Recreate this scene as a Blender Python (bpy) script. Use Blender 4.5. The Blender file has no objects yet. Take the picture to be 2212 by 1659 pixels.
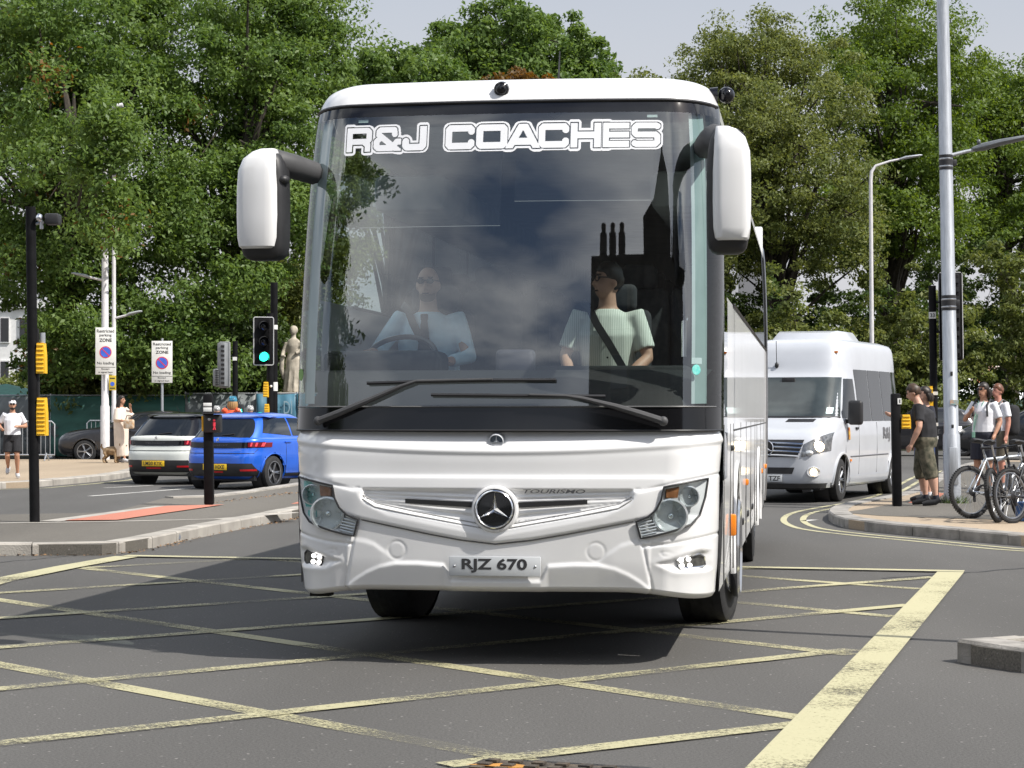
import bpy, bmesh, math, random
import numpy as np
from mathutils import Vector, Matrix
rad = math.radians
RND = random.Random(11)
sc = bpy.context.scene
col = sc.collection

# ------------------------------------------------------------------ camera, sky, sun, exposure
HC = 1.45            # eye height of the photographer
F = 4600.0           # focal length in units of the 2212 pixel wide photograph
cam_d = bpy.data.cameras.new('camera')
cam = bpy.data.objects.new('camera', cam_d)
col.objects.link(cam)
cam.location = (0, 0, HC)
cam.rotation_euler = (rad(90), 0, 0)
cam_d.sensor_width = 36.0
cam_d.lens = 36.0 * F / 2212.0
cam_d.shift_y = 60.5 / 2212.0
cam_d.clip_start = 0.1
cam_d.clip_end = 3000
sc.camera = cam
sc.render.resolution_x, sc.render.resolution_y = 1024, 768

SUN_DIR = Vector((0.88, -0.48, 0)).normalized() * math.cos(rad(50)) + Vector((0, 0, math.sin(rad(50))))
world = bpy.data.worlds.new('World')
sc.world = world
world.use_nodes = True
wn, wl = world.node_tree.nodes, world.node_tree.links
wn.clear()
w_out = wn.new('ShaderNodeOutputWorld')
w_bg = wn.new('ShaderNodeBackground')
w_bg.inputs['Strength'].default_value = 0.085
sky = wn.new('ShaderNodeTexSky')
sky.sky_type = 'NISHITA'
sky.sun_disc = False
sky.sun_elevation = rad(50)
sky.sun_rotation = math.atan2(SUN_DIR.x, SUN_DIR.y)
sky.air_density = 1.0
sky.dust_density = 1.6
sky.ozone_density = 1.5
w_tc = wn.new('ShaderNodeTexCoord')
w_sep = wn.new('ShaderNodeSeparateXYZ')
wl.new(w_tc.outputs['Generated'], w_sep.inputs[0])
# project the view direction on a cloud layer: (x, y) / (z + 0.12)
w_add = wn.new('ShaderNodeMath'); w_add.operation = 'ADD'; w_add.inputs[1].default_value = 0.14
w_max = wn.new('ShaderNodeMath'); w_max.operation = 'MAXIMUM'; w_max.inputs[1].default_value = 0.02
wl.new(w_sep.outputs['Z'], w_max.inputs[0]); wl.new(w_max.outputs[0], w_add.inputs[0])
w_div = wn.new('ShaderNodeVectorMath'); w_div.operation = 'DIVIDE'
w_cmb = wn.new('ShaderNodeCombineXYZ')
for k in ('X', 'Y', 'Z'):
    wl.new(w_add.outputs[0], w_cmb.inputs[k])
wl.new(w_tc.outputs['Generated'], w_div.inputs[0]); wl.new(w_cmb.outputs[0], w_div.inputs[1])
w_no = wn.new('ShaderNodeTexNoise')
w_no.inputs['Scale'].default_value = 1.55
w_no.inputs['Detail'].default_value = 5
w_no.inputs['Roughness'].default_value = 0.48
w_no.inputs['Distortion'].default_value = 0.25
wl.new(w_div.outputs[0], w_no.inputs['Vector'])
w_rp = wn.new('ShaderNodeValToRGB')
w_rp.color_ramp.elements[0].position = 0.42
w_rp.color_ramp.elements[0].color = (0, 0, 0, 1)
w_rp.color_ramp.elements[1].position = 0.62
w_rp.color_ramp.elements[1].color = (1, 1, 1, 1)
wl.new(w_no.outputs['Fac'], w_rp.inputs[0])
# haze bank near the horizon
w_hz = wn.new('ShaderNodeMapRange')
w_hz.inputs['From Min'].default_value = 0.10
w_hz.inputs['From Max'].default_value = 0.42
w_hz.inputs['To Min'].default_value = 0.97
w_hz.inputs['To Max'].default_value = 0.0
wl.new(w_sep.outputs['Z'], w_hz.inputs['Value'])
w_mh = wn.new('ShaderNodeMix'); w_mh.data_type = 'RGBA'
wl.new(w_hz.outputs[0], w_mh.inputs['Factor'])
wl.new(sky.outputs[0], w_mh.inputs['A'])
w_mh.inputs['B'].default_value = (5.2, 5.22, 5.5, 1)
w_mc = wn.new('ShaderNodeMix'); w_mc.data_type = 'RGBA'
w_cf = wn.new('ShaderNodeMath'); w_cf.operation = 'MULTIPLY'; w_cf.inputs[1].default_value = 0.85
w_up = wn.new('ShaderNodeMapRange')
w_up.inputs['From Min'].default_value = 0.20; w_up.inputs['From Max'].default_value = 0.34
wl.new(w_sep.outputs['Z'], w_up.inputs['Value'])
w_cu = wn.new('ShaderNodeMath'); w_cu.operation = 'MULTIPLY'
wl.new(w_rp.outputs[0], w_cu.inputs[0]); wl.new(w_up.outputs[0], w_cu.inputs[1])
wl.new(w_cu.outputs[0], w_cf.inputs[0])
wl.new(w_cf.outputs[0], w_mc.inputs['Factor'])
wl.new(w_mh.outputs['Result'], w_mc.inputs['A'])
w_mc.inputs['B'].default_value = (14.2, 14.5, 14.6, 1)
wl.new(w_mc.outputs['Result'], w_bg.inputs['Color'])
wl.new(w_bg.outputs[0], w_out.inputs[0])

sun_d = bpy.data.lights.new('sun', 'SUN')
sun_d.energy = 4.0
sun_d.angle = rad(0.55)
sun_d.color = (1.0, 0.955, 0.88)
sun = bpy.data.objects.new('sun', sun_d)
col.objects.link(sun)
sun.rotation_euler = (-SUN_DIR).to_track_quat('-Z', 'Y').to_euler()
sun.location = SUN_DIR * 60

sc.view_settings.view_transform = 'Standard'
sc.view_settings.look = 'None'
sc.view_settings.exposure = 0.62
sc.view_settings.gamma = 1.0
sc.view_settings.use_curve_mapping = False
sc.render.engine = 'CYCLES'
sc.cycles.use_denoising = True
sc.cycles.max_bounces = 10
sc.cycles.transparent_max_bounces = 24
sc.cycles.caustics_reflective = False
sc.cycles.caustics_refractive = False

# ------------------------------------------------------------------ helpers
def gp(px, py, z=0.0):
    """ground point seen at a place of the photograph"""
    Y = (HC - z) * F / (py - 890.0)
    return Vector(((px - 1106) / F * Y, Y, z))

def at(px, py, Y):
    return Vector(((px - 1106) / F * Y, Y, HC - (py - 890) / F * Y))

class MB:
    """collects simple solids into one mesh"""
    def __init__(s):
        s.v, s.f, s.m = [], [], []
    def add(s, vs, fs, mi=0, M=None):
        b = len(s.v)
        if M is not None:
            vs = [M @ Vector(p) for p in vs]
        s.v += [tuple(p) for p in vs]
        s.f += [tuple(b + i for i in f) for f in fs]
        s.m += [mi] * len(fs)
        return s
    def box(s, c, d, bev=0.0, seg=2, M=None, mi=0, rz=0.0, R=None):
        if bev > 0:
            bm = bmesh.new()
            bmesh.ops.create_cube(bm, size=1.0)
            bmesh.ops.scale(bm, vec=d, verts=bm.verts)
            bmesh.ops.bevel(bm, geom=bm.edges[:], offset=bev, segments=seg, profile=0.5, affect='EDGES')
            bm.verts.index_update()
            vs = [v.co.copy() for v in bm.verts]
            fs = [[v.index for v in f.verts] for f in bm.faces]
            bm.free()
        else:
            x, y, z = d[0] / 2, d[1] / 2, d[2] / 2
            vs = [Vector(p) for p in ((-x, -y, -z), (x, -y, -z), (x, y, -z), (-x, y, -z), (-x, -y, z), (x, -y, z), (x, y, z), (-x, y, z))]
            fs = [(0, 3, 2, 1), (4, 5, 6, 7), (0, 1, 5, 4), (1, 2, 6, 5), (2, 3, 7, 6), (3, 0, 4, 7)]
        T = Matrix.Translation(c) @ (R if R is not None else Matrix.Rotation(rz, 4, 'Z'))
        vs = [T @ p for p in vs]
        return s.add(vs, fs, mi, M)
    def loft(s, rings, cap=True, closed=True, mi=0, M=None):
        n = len(rings[0]); vs = [p for r in rings for p in r]; fs = []
        for i in range(len(rings) - 1):
            for j in range(n if closed else n - 1):
                k = (j + 1) % n
                fs.append((i * n + j, i * n + k, (i + 1) * n + k, (i + 1) * n + j))
        if cap and closed:
            fs.append(tuple(range(n - 1, -1, -1)))
            b = (len(rings) - 1) * n
            fs.append(tuple(range(b, b + n)))
        return s.add(vs, fs, mi, M)
    def tube(s, pts, r, n=8, cap=True, mi=0, M=None, closed=False):
        pts = [Vector(p) for p in pts]
        rs = list(r) if isinstance(r, (list, tuple)) else [r] * len(pts)
        rings = []; up = None
        L = len(pts)
        for i, p in enumerate(pts):
            if closed:
                t = pts[(i + 1) % L] - pts[i - 1]
            else:
                t = pts[min(i + 1, L - 1)] - pts[max(i - 1, 0)]
            if t.length < 1e-9: t = Vector((0, 0, 1))
            t.normalize()
            if up is None:
                up = Vector((0, 0, 1)) if abs(t.z) < 0.9 else Vector((0, 1, 0))
            a = t.cross(up)
            if a.length < 1e-4: a = t.cross(Vector((1, 0, 0)))
            a.normalize(); b = a.cross(t).normalized(); up = b
            rings.append([p + (a * math.cos(2 * math.pi * k / n) + b * math.sin(2 * math.pi * k / n)) * rs[i] for k in range(n)])
        if closed:
            rings.append(rings[0])
            return s.loft(rings, cap=False, mi=mi, M=M)
        return s.loft(rings, cap=cap, mi=mi, M=M)
    def eloft(s, pts, rx, ry, n=14, mi=0, M=None, right=Vector((1, 0, 0))):
        """rings of ellipses: rx along 'right', ry along the other way"""
        pts = [Vector(p) for p in pts]; rings = []
        for i, p in enumerate(pts):
            t = (pts[min(i + 1, len(pts) - 1)] - pts[max(i - 1, 0)]).normalized()
            a = (right - t * right.dot(t)).normalized(); b = t.cross(a)
            rings.append([p + a * math.cos(2 * math.pi * k / n) * rx[i] + b * math.sin(2 * math.pi * k / n) * ry[i] for k in range(n)])
        return s.loft(rings, mi=mi, M=M)
    def lathe(s, prof, n=20, M=None, mi=0, cap=True):
        """profile of (radius, height) turned about local z"""
        rings = [[Vector((r * math.cos(2 * math.pi * k / n), r * math.sin(2 * math.pi * k / n), z)) for k in range(n)] for r, z in prof]
        return s.loft(rings, cap=cap, mi=mi, M=M)
    def ball(s, c, r, n=14, m=9, mi=0, M=None, R=None):
        if not isinstance(r, (tuple, list)): r = (r, r, r)
        vs, fs = [], []
        R = R or Matrix.Identity(3)
        vs.append(Vector(c) + R @ Vector((0, 0, -r[2])))
        for i in range(1, m):
            th = -math.pi / 2 + math.pi * i / m
            for k in range(n):
                ph = 2 * math.pi * k / n
                vs.append(Vector(c) + R @ Vector((r[0] * math.cos(th) * math.cos(ph), r[1] * math.cos(th) * math.sin(ph), r[2] * math.sin(th))))
        vs.append(Vector(c) + R @ Vector((0, 0, r[2])))
        for k in range(n):
            fs.append((0, 1 + (k + 1) % n, 1 + k))
            for i in range(m - 2):
                a = 1 + i * n; b = a + n
                fs.append((a + k, a + (k + 1) % n, b + (k + 1) % n, b + k))
            a = 1 + (m - 2) * n
            fs.append((a + k, a + (k + 1) % n, len(vs) - 1))
        return s.add(vs, fs, mi, M)
    def prism(s, poly, z0, z1, mi=0, M=None):
        n = len(poly)
        vs = [(p[0], p[1], z0) for p in poly] + [(p[0], p[1], z1) for p in poly]
        fs = [tuple(range(n - 1, -1, -1)), tuple(range(n, 2 * n))] + [(i, (i + 1) % n, n + (i + 1) % n, n + i) for i in range(n)]
        return s.add(vs, fs, mi, M)
    def build(s, name, mats, parent=None, loc=None, rz=None, sharp=38, flat=False, recalc=True):
        me = bpy.data.meshes.new(name)
        me.from_pydata(s.v, [], s.f)
        if not isinstance(mats, (list, tuple)): mats = [mats]
        for m in mats: me.materials.append(m)
        if len(mats) > 1: me.polygons.foreach_set('material_index', s.m)
        if recalc:
            bm = bmesh.new(); bm.from_mesh(me)
            bmesh.ops.recalc_face_normals(bm, faces=bm.faces[:])
            bm.to_mesh(me); bm.free()
        if not flat:
            me.polygons.foreach_set('use_smooth', [True] * len(me.polygons))
            me.set_sharp_from_angle(angle=rad(sharp))
        me.update()
        o = bpy.data.objects.new(name, me)
        col.objects.link(o)
        if parent is not None: o.parent = parent
        if loc is not None: o.location = loc
        if rz is not None: o.rotation_euler = (0, 0, rz)
        return o

def tag(o, label, cat, group=None):
    o['label'] = label; o['category'] = cat
    if group: o['group'] = group
    return o

def thing(name, label, cat, loc=(0, 0, 0), rz=0.0, group=None):
    o = bpy.data.objects.new(name, None)
    o.empty_display_size = 0.2
    col.objects.link(o)
    o.location = loc; o.rotation_euler = (0, 0, rz)
    return tag(o, label, cat, group)

def struct(o):
    o['kind'] = 'structure'
    return o

def fuse(o, voxel=0.014, smooth=4):
    m = o.modifiers.new('fuse', 'REMESH'); m.mode = 'VOXEL'; m.voxel_size = voxel; m.use_smooth_shade = True
    if smooth:
        k = o.modifiers.new('soft', 'SMOOTH'); k.iterations = smooth; k.factor = 0.5
    return o

def text_geo(body, size=1.0, bold=0.0, shear=0.0, align='CENTER', extrude=0.0, width=1.0):
    cu = bpy.data.curves.new('lettering', 'FONT')
    cu.body = body; cu.size = size; cu.offset = bold; cu.shear = shear
    cu.align_x = align; cu.align_y = 'CENTER'; cu.extrude = extrude
    cu.resolution_u = 3
    o = bpy.data.objects.new('lettering', cu); col.objects.link(o)
    dg = bpy.context.evaluated_depsgraph_get()
    me = bpy.data.meshes.new_from_object(o.evaluated_get(dg))
    vs = [(v.co.x * width, v.co.y, v.co.z) for v in me.vertices]
    fs = [tuple(p.vertices) for p in me.polygons]
    bpy.data.objects.remove(o); bpy.data.curves.remove(cu); bpy.data.meshes.remove(me)
    return vs, fs

def fit_text(body, w, h, bold=0.0, shear=0.0):
    """lettering scaled to a box w wide and h high, centred"""
    vs, fs = text_geo(body, 1.0, bold, shear)
    a = np.array(vs); lo, hi = a.min(0), a.max(0)
    a[:, 0] = (a[:, 0] - (lo[0] + hi[0]) / 2) * w / (hi[0] - lo[0])
    a[:, 1] = (a[:, 1] - (lo[1] + hi[1]) / 2) * h / (hi[1] - lo[1])
    return [tuple(p) for p in a], fs
TO_FRONT = Matrix(((1, 0, 0, 0), (0, 0, 1, 0), (0, 1, 0, 0), (0, 0, 0, 1)))   # text plane (x, y) to a wall facing -Y

# ------------------------------------------------------------------ materials
def nodes_of(m):
    m.use_nodes = True
    return m.node_tree.nodes, m.node_tree.links

MATS = {}
def mat(name, c, rough=0.5, metal=0.0, var=0.08, scale=6.0, bump=0.0, bscale=80.0, coat=0.0, emit=0.0, spec=0.5, c2=None, detail=4.0, stretch=None):
    if name in MATS: return MATS[name]
    m = bpy.data.materials.new(name); MATS[name] = m
    n, l = nodes_of(m)
    b = n['Principled BSDF']
    tc = n.new('ShaderNodeTexCoord')
    no = n.new('ShaderNodeTexNoise'); no.inputs['Scale'].default_value = scale; no.inputs['Detail'].default_value = detail
    src = tc.outputs['Object']
    if stretch:
        mp = n.new('ShaderNodeMapping'); mp.inputs['Scale'].default_value = stretch
        l.new(src, mp.inputs[0]); src = mp.outputs[0]
    l.new(src, no.inputs['Vector'])
    mx = n.new('ShaderNodeMix'); mx.data_type = 'RGBA'
    if c2 is None:
        A = tuple(max(0, k * (1 - var)) for k in c) + (1,); B = tuple(min(1, k * (1 + var)) for k in c) + (1,)
    else:
        A = tuple(c) + (1,); B = tuple(c2) + (1,)
    rp = n.new('ShaderNodeMapRange')
    rp.inputs['From Min'].default_value = 0.35; rp.inputs['From Max'].default_value = 0.65
    l.new(no.outputs['Fac'], rp.inputs['Value'])
    l.new(rp.outputs[0], mx.inputs['Factor'])
    mx.inputs['A'].default_value = A; mx.inputs['B'].default_value = B
    l.new(mx.outputs['Result'], b.inputs['Base Color'])
    b.inputs['Roughness'].default_value = rough
    b.inputs['Metallic'].default_value = metal
    b.inputs['Specular IOR Level'].default_value = spec
    if coat:
        b.inputs['Coat Weight'].default_value = coat; b.inputs['Coat Roughness'].default_value = 0.04
    if emit:
        b.inputs['Emission Color'].default_value = tuple(c) + (1,); b.inputs['Emission Strength'].default_value = emit
    if bump:
        bn = n.new('ShaderNodeTexNoise'); bn.inputs['Scale'].default_value = bscale; bn.inputs['Detail'].default_value = 3
        l.new(src, bn.inputs['Vector'])
        bp = n.new('ShaderNodeBump'); bp.inputs['Strength'].default_value = bump; bp.inputs['Distance'].default_value = 0.01
        l.new(bn.outputs['Fac'], bp.inputs['Height']); l.new(bp.outputs[0], b.inputs['Normal'])
    return m

def glass(name, tint=(0.8, 0.88, 0.86), refl=0.085, rough=0.0, fmax=1.0):
    if name in MATS: return MATS[name]
    m = bpy.data.materials.new(name); MATS[name] = m
    n, l = nodes_of(m)
    n.remove(n['Principled BSDF'])
    tr = n.new('ShaderNodeBsdfTransparent'); tr.inputs[0].default_value = tuple(tint) + (1,)
    gl = n.new('ShaderNodeBsdfGlossy'); gl.inputs['Roughness'].default_value = rough
    lw = n.new('ShaderNodeLayerWeight'); lw.inputs['Blend'].default_value = 0.5
    pw = n.new('ShaderNodeMath'); pw.operation = 'POWER'; pw.inputs[1].default_value = 5
    ma = n.new('ShaderNodeMath'); ma.operation = 'MULTIPLY_ADD'; ma.inputs[1].default_value = (1 - refl) * fmax; ma.inputs[2].default_value = refl
    mx = n.new('ShaderNodeMixShader')
    l.new(lw.outputs['Facing'], pw.inputs[0]); l.new(pw.outputs[0], ma.inputs[0]); l.new(ma.outputs[0], mx.inputs[0])
    l.new(tr.outputs[0], mx.inputs[1]); l.new(gl.outputs[0], mx.inputs[2])
    l.new(mx.outputs[0], n['Material Output'].inputs[0])
    return m

def asphalt_mat(name, c, speck=0.35):
    m = bpy.data.materials.new(name); MATS[name] = m
    n, l = nodes_of(m); b = n['Principled BSDF']
    tc = n.new('ShaderNodeTexCoord')
    big = n.new('ShaderNodeTexNoise'); big.inputs['Scale'].default_value = 0.35; big.inputs['Detail'].default_value = 5
    st = n.new('ShaderNodeMapping'); st.inputs['Rotation'].default_value = (0, 0, rad(-8)); st.inputs['Scale'].default_value = (1.0, 0.22, 1)
    l.new(tc.outputs['Object'], st.inputs[0]); l.new(st.outputs[0], big.inputs['Vector'])
    fine = n.new('ShaderNodeTexNoise'); fine.inputs['Scale'].default_value = 75; fine.inputs['Detail'].default_value = 3; fine.inputs['Roughness'].default_value = 0.7
    l.new(tc.outputs['Object'], fine.inputs['Vector'])
    vo = n.new('ShaderNodeTexVoronoi'); vo.inputs['Scale'].default_value = 42
    l.new(tc.outputs['Object'], vo.inputs['Vector'])
    m1 = n.new('ShaderNodeMix'); m1.data_type = 'RGBA'
    m1.inputs['A'].default_value = tuple(k * 0.78 for k in c) + (1,); m1.inputs['B'].default_value = tuple(k * 1.22 for k in c) + (1,)
    r1 = n.new('ShaderNodeMapRange'); r1.inputs['From Min'].default_value = 0.3; r1.inputs['From Max'].default_value = 0.7
    l.new(big.outputs['Fac'], r1.inputs['Value']); l.new(r1.outputs[0], m1.inputs['Factor'])
    m2 = n.new('ShaderNodeMix'); m2.data_type = 'RGBA'; m2.blend_type = 'OVERLAY'
    m2.inputs['Factor'].default_value = speck
    l.new(m1.outputs['Result'], m2.inputs['A'])
    r2 = n.new('ShaderNodeMapRange'); r2.inputs['From Min'].default_value = 0.3; r2.inputs['From Max'].default_value = 0.72
    l.new(fine.outputs['Fac'], r2.inputs['Value'])
    l.new(r2.outputs[0], m2.inputs['B'])
    # pale chippings
    r3 = n.new('ShaderNodeMapRange'); r3.inputs['From Min'].default_value = 0.965; r3.inputs['From Max'].default_value = 0.985
    sp = n.new('ShaderNodeSeparateColor'); l.new(vo.outputs['Color'], sp.inputs[0]); l.new(sp.outputs[0], r3.inputs['Value'])
    r4 = n.new('ShaderNodeMapRange'); r4.inputs['From Min'].default_value = 0.34; r4.inputs['From Max'].default_value = 0.22
    l.new(vo.outputs['Distance'], r4.inputs['Value'])
    mu = n.new('ShaderNodeMath'); mu.operation = 'MULTIPLY'; l.new(r3.outputs[0], mu.inputs[0]); l.new(r4.outputs[0], mu.inputs[1])
    m3 = n.new('ShaderNodeMix'); m3.data_type = 'RGBA'
    l.new(mu.outputs[0], m3.inputs['Factor']); l.new(m2.outputs['Result'], m3.inputs['A']); m3.inputs['B'].default_value = (0.26, 0.25, 0.235, 1)
    l.new(m3.outputs['Result'], b.inputs['Base Color'])
    b.inputs['Roughness'].default_value = 0.86
    b.inputs['Specular IOR Level'].default_value = 0.3
    bp = n.new('ShaderNodeBump'); bp.inputs['Strength'].default_value = 0.55; bp.inputs['Distance'].default_value = 0.006
    l.new(fine.outputs['Fac'], bp.inputs['Height']); l.new(bp.outputs[0], b.inputs['Normal'])
    return m

def paint_mat(name, c, wear=0.45):
    """worn road paint: holes in it let the asphalt below show"""
    m = bpy.data.materials.new(name); MATS[name] = m
    n, l = nodes_of(m); b = n['Principled BSDF']
    tc = n.new('ShaderNodeTexCoord')
    a = n.new('ShaderNodeTexNoise'); a.inputs['Scale'].default_value = 55; a.inputs['Detail'].default_value = 4; a.inputs['Roughness'].default_value = 0.75
    g = n.new('ShaderNodeTexNoise'); g.inputs['Scale'].default_value = 0.9; g.inputs['Detail'].default_value = 5
    l.new(tc.outputs['Object'], a.inputs['Vector']); l.new(tc.outputs['Object'], g.inputs['Vector'])
    sm = n.new('ShaderNodeMath'); sm.operation = 'MULTIPLY_ADD'; sm.inputs[1].default_value = 1.0
    r = n.new('ShaderNodeMapRange'); r.inputs['From Min'].default_value = 0.3; r.inputs['From Max'].default_value = 0.7
    r.inputs['To Min'].default_value = -0.22; r.inputs['To Max'].default_value = 0.22
    l.new(g.outputs['Fac'], r.inputs['Value']); l.new(a.outputs['Fac'], sm.inputs[0]); l.new(r.outputs[0], sm.inputs[2])
    t = n.new('ShaderNodeMapRange'); t.inputs['From Min'].default_value = wear - 0.13; t.inputs['From Max'].default_value = wear + 0.07
    t.inputs['To Min'].default_value = 0.06; t.inputs['To Max'].default_value = 1.0
    l.new(sm.outputs[0], t.inputs['Value'])
    l.new(t.outputs[0], b.inputs['Alpha'])
    mx = n.new('ShaderNodeMix'); mx.data_type = 'RGBA'
    mx.inputs['A'].default_value = tuple(k * 0.72 for k in c) + (1,); mx.inputs['B'].default_value = tuple(c) + (1,)
    l.new(a.outputs['Fac'], mx.inputs['Factor']); l.new(mx.outputs['Result'], b.inputs['Base Color'])
    b.inputs['Roughness'].default_value = 0.7
    return m

def leaf_mat(name, c, c2, trans=0.42):
    m = bpy.data.materials.new(name); MATS[name] = m
    n, l = nodes_of(m); b = n['Principled BSDF']
    at_ = n.new('ShaderNodeAttribute'); at_.attribute_name = 'hue'
    mx = n.new('ShaderNodeMix'); mx.data_type = 'RGBA'
    mx.inputs['A'].default_value = tuple(c) + (1,); mx.inputs['B'].default_value = tuple(c2) + (1,)
    l.new(at_.outputs['Fac'], mx.inputs['Factor'])
    l.new(mx.outputs['Result'], b.inputs['Base Color'])
    b.inputs['Roughness'].default_value = 0.5
    b.inputs['Specular IOR Level'].default_value = 0.32
    tr = n.new('ShaderNodeBsdfTranslucent')
    hs = n.new('ShaderNodeHueSaturation'); hs.inputs['Hue'].default_value = 0.485; hs.inputs['Saturation'].default_value = 1.15; hs.inputs['Value'].default_value = 1.5
    l.new(mx.outputs['Result'], hs.inputs['Color']); l.new(hs.outputs[0], tr.inputs[0])
    ms = n.new('ShaderNodeMixShader'); ms.inputs[0].default_value = trans
    l.new(b.outputs[0], ms.inputs[1]); l.new(tr.outputs[0], ms.inputs[2]); l.new(ms.outputs[0], n['Material Output'].inputs[0])
    return m

M_WHITE = mat('white_paint', (0.745, 0.745, 0.75), rough=0.32, var=0.03, scale=2.2, coat=0.6, detail=8)
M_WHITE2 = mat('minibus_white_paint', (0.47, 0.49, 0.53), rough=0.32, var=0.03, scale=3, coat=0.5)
M_BLACKP = mat('black_plastic', (0.018, 0.018, 0.02), rough=0.5, var=0.2)
M_GREYP = mat('grey_plastic', (0.055, 0.055, 0.058), rough=0.6, var=0.15)
M_GLOSSB = mat('black_gloss', (0.008, 0.008, 0.01), rough=0.08, var=0.2)
M_RUBBER = mat('rubber', (0.018, 0.018, 0.019), rough=0.82, var=0.25, scale=20, bump=0.2)
M_CHROME = mat('chrome', (0.75, 0.76, 0.78), rough=0.12, metal=1.0, var=0.04)
M_ALLOY = mat('alloy', (0.45, 0.46, 0.48), rough=0.3, metal=1.0, var=0.08)
M_DARKMET = mat('dark_metal', (0.03, 0.03, 0.033), rough=0.45, metal=0.6, var=0.2)
M_BLACKPOLE = mat('black_pole_paint', (0.007, 0.007, 0.008), spec=0.12, rough=0.6, var=0.25, scale=9)
M_GALV = mat('galvanised_steel', (0.42, 0.44, 0.47), rough=0.42, metal=0.55, var=0.12, scale=7, stretch=(6, 6, 0.6))
M_WHITEPOLE = mat('pale_pole_paint', (0.60, 0.59, 0.60), rough=0.5, var=0.12, scale=8, stretch=(4, 4, 0.7))
M_AMBER = mat('amber_lens', (0.75, 0.22, 0.02), rough=0.15, var=0.1)
M_REDL = mat('red_lens', (0.45, 0.015, 0.02), rough=0.15, var=0.15, scale=30)
M_YELBOX = mat('yellow_plastic', (0.80, 0.45, 0.015), rough=0.45, var=0.08)
M_SIGNW = mat('sign_white', (0.72, 0.72, 0.70), rough=0.45, var=0.05, scale=4)
M_SIGNK = mat('sign_black', (0.02, 0.02, 0.02), rough=0.5)
M_SIGNR = mat('sign_red', (0.62, 0.04, 0.07), rough=0.45)
M_SIGNB = mat('sign_blue', (0.05, 0.13, 0.60), rough=0.45)
M_PLATEW = mat('plate_white', (0.50, 0.52, 0.54), rough=0.35, var=0.05)
M_PLATEY = mat('plate_yellow', (0.78, 0.50, 0.02), rough=0.35, var=0.05)
M_SKIN = mat('skin_light', (0.50, 0.29, 0.21), rough=0.55, var=0.08, scale=14)
M_SKIN2 = mat('skin_tanned', (0.42, 0.22, 0.14), rough=0.55, var=0.08, scale=14)
M_HAIRD = mat('hair_dark', (0.018, 0.012, 0.009), rough=0.5, var=0.4, scale=40, stretch=(1, 1, 0.2))
M_HAIRB = mat('hair_brown', (0.05, 0.028, 0.016), rough=0.5, var=0.4, scale=40, stretch=(1, 1, 0.2))
M_HAIRR = mat('hair_ginger', (0.13, 0.05, 0.025), rough=0.5, var=0.4, scale=40)
M_TEEW = mat('white_cotton', (0.72, 0.73, 0.77), rough=0.85, var=0.06, scale=9, bump=0.5, bscale=14)
M_TEEK = mat('black_cotton', (0.016, 0.016, 0.019), rough=0.9, var=0.25, scale=9, bump=0.5, bscale=14)
M_NAVY = mat('navy_cotton', (0.016, 0.018, 0.03), rough=0.85, var=0.2, bump=0.5, bscale=14)
M_KHAKI = mat('khaki_cotton', (0.10, 0.085, 0.062), rough=0.85, var=0.2, bump=0.5, bscale=14)
M_CAMO = mat('camouflage_cotton', (0.035, 0.037, 0.022), rough=0.9, c2=(0.13, 0.115, 0.08), scale=13, detail=2, bump=0.5, bscale=14)
M_TRAINER = mat('dark_trainers', (0.02, 0.02, 0.022), rough=0.7)
M_TRAINERW = mat('pale_trainers', (0.45, 0.45, 0.46), rough=0.7)
M_LENSD = mat('dark_lenses', (0.01, 0.01, 0.012), rough=0.08)
M_STONE = mat('pale_stone', (0.48, 0.43, 0.35), rough=0.85, c2=(0.30, 0.265, 0.215), scale=3.5, bump=0.5, bscale=25, detail=6)
M_CONC = mat('kerb_concrete', (0.40, 0.375, 0.335), rough=0.85, c2=(0.27, 0.25, 0.225), scale=2.3, bump=0.5, bscale=60, detail=7)
M_KERBD = mat('kerb_granite', (0.34, 0.32, 0.295), rough=0.85, c2=(0.19, 0.18, 0.165), scale=5, bump=0.6, bscale=50, detail=7)
G_SCREEN = glass('windscreen_glass', (0.92, 0.96, 0.95), 0.175, rough=0.012)
G_CORNER = glass('corner_screen_glass', (0.60, 0.70, 0.68), 0.10)
G_DARK = glass('tinted_glass', (0.02, 0.024, 0.024), 0.07, fmax=0.45)
G_CAR = glass('car_glass', (0.16, 0.18, 0.18), 0.08)
G_CLEAR = glass('lens_glass', (0.93, 0.96, 0.96), 0.06)
# ------------------------------------------------------------------ ground, road, markings, kerbs
M_ASPH = asphalt_mat('asphalt', (0.090, 0.087, 0.083))
M_FOOT = asphalt_mat('footway_asphalt', (0.125, 0.115, 0.10))
M_BUFF = asphalt_mat('buff_surfacing', (0.34, 0.27, 0.195), 0.25)
M_PINK = asphalt_mat('pink_blister_paving', (0.42, 0.165, 0.115), 0.2)
M_SOIL = mat('park_grass', (0.035, 0.045, 0.018), rough=0.95, c2=(0.07, 0.062, 0.035), scale=0.7, bump=0.6, bscale=20)
M_YEL = paint_mat('yellow_road_paint', (0.45, 0.42, 0.255), 0.51)
M_YEL2 = paint_mat('fresh_yellow_road_paint', (0.49, 0.46, 0.285), 0.39)
M_WHT = paint_mat('white_road_paint', (0.62, 0.61, 0.58), 0.42)

def sheet(name, poly, z, m, parent=None):
    mb = MB(); mb.add([(p[0], p[1], z) for p in poly], [tuple(range(len(poly)))])
    return mb.build(name, m, parent, flat=True)

road = struct(sheet('road', [(-320, -200), (320, -200), (320, 600), (-320, 600)], 0.0, M_ASPH))

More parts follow.
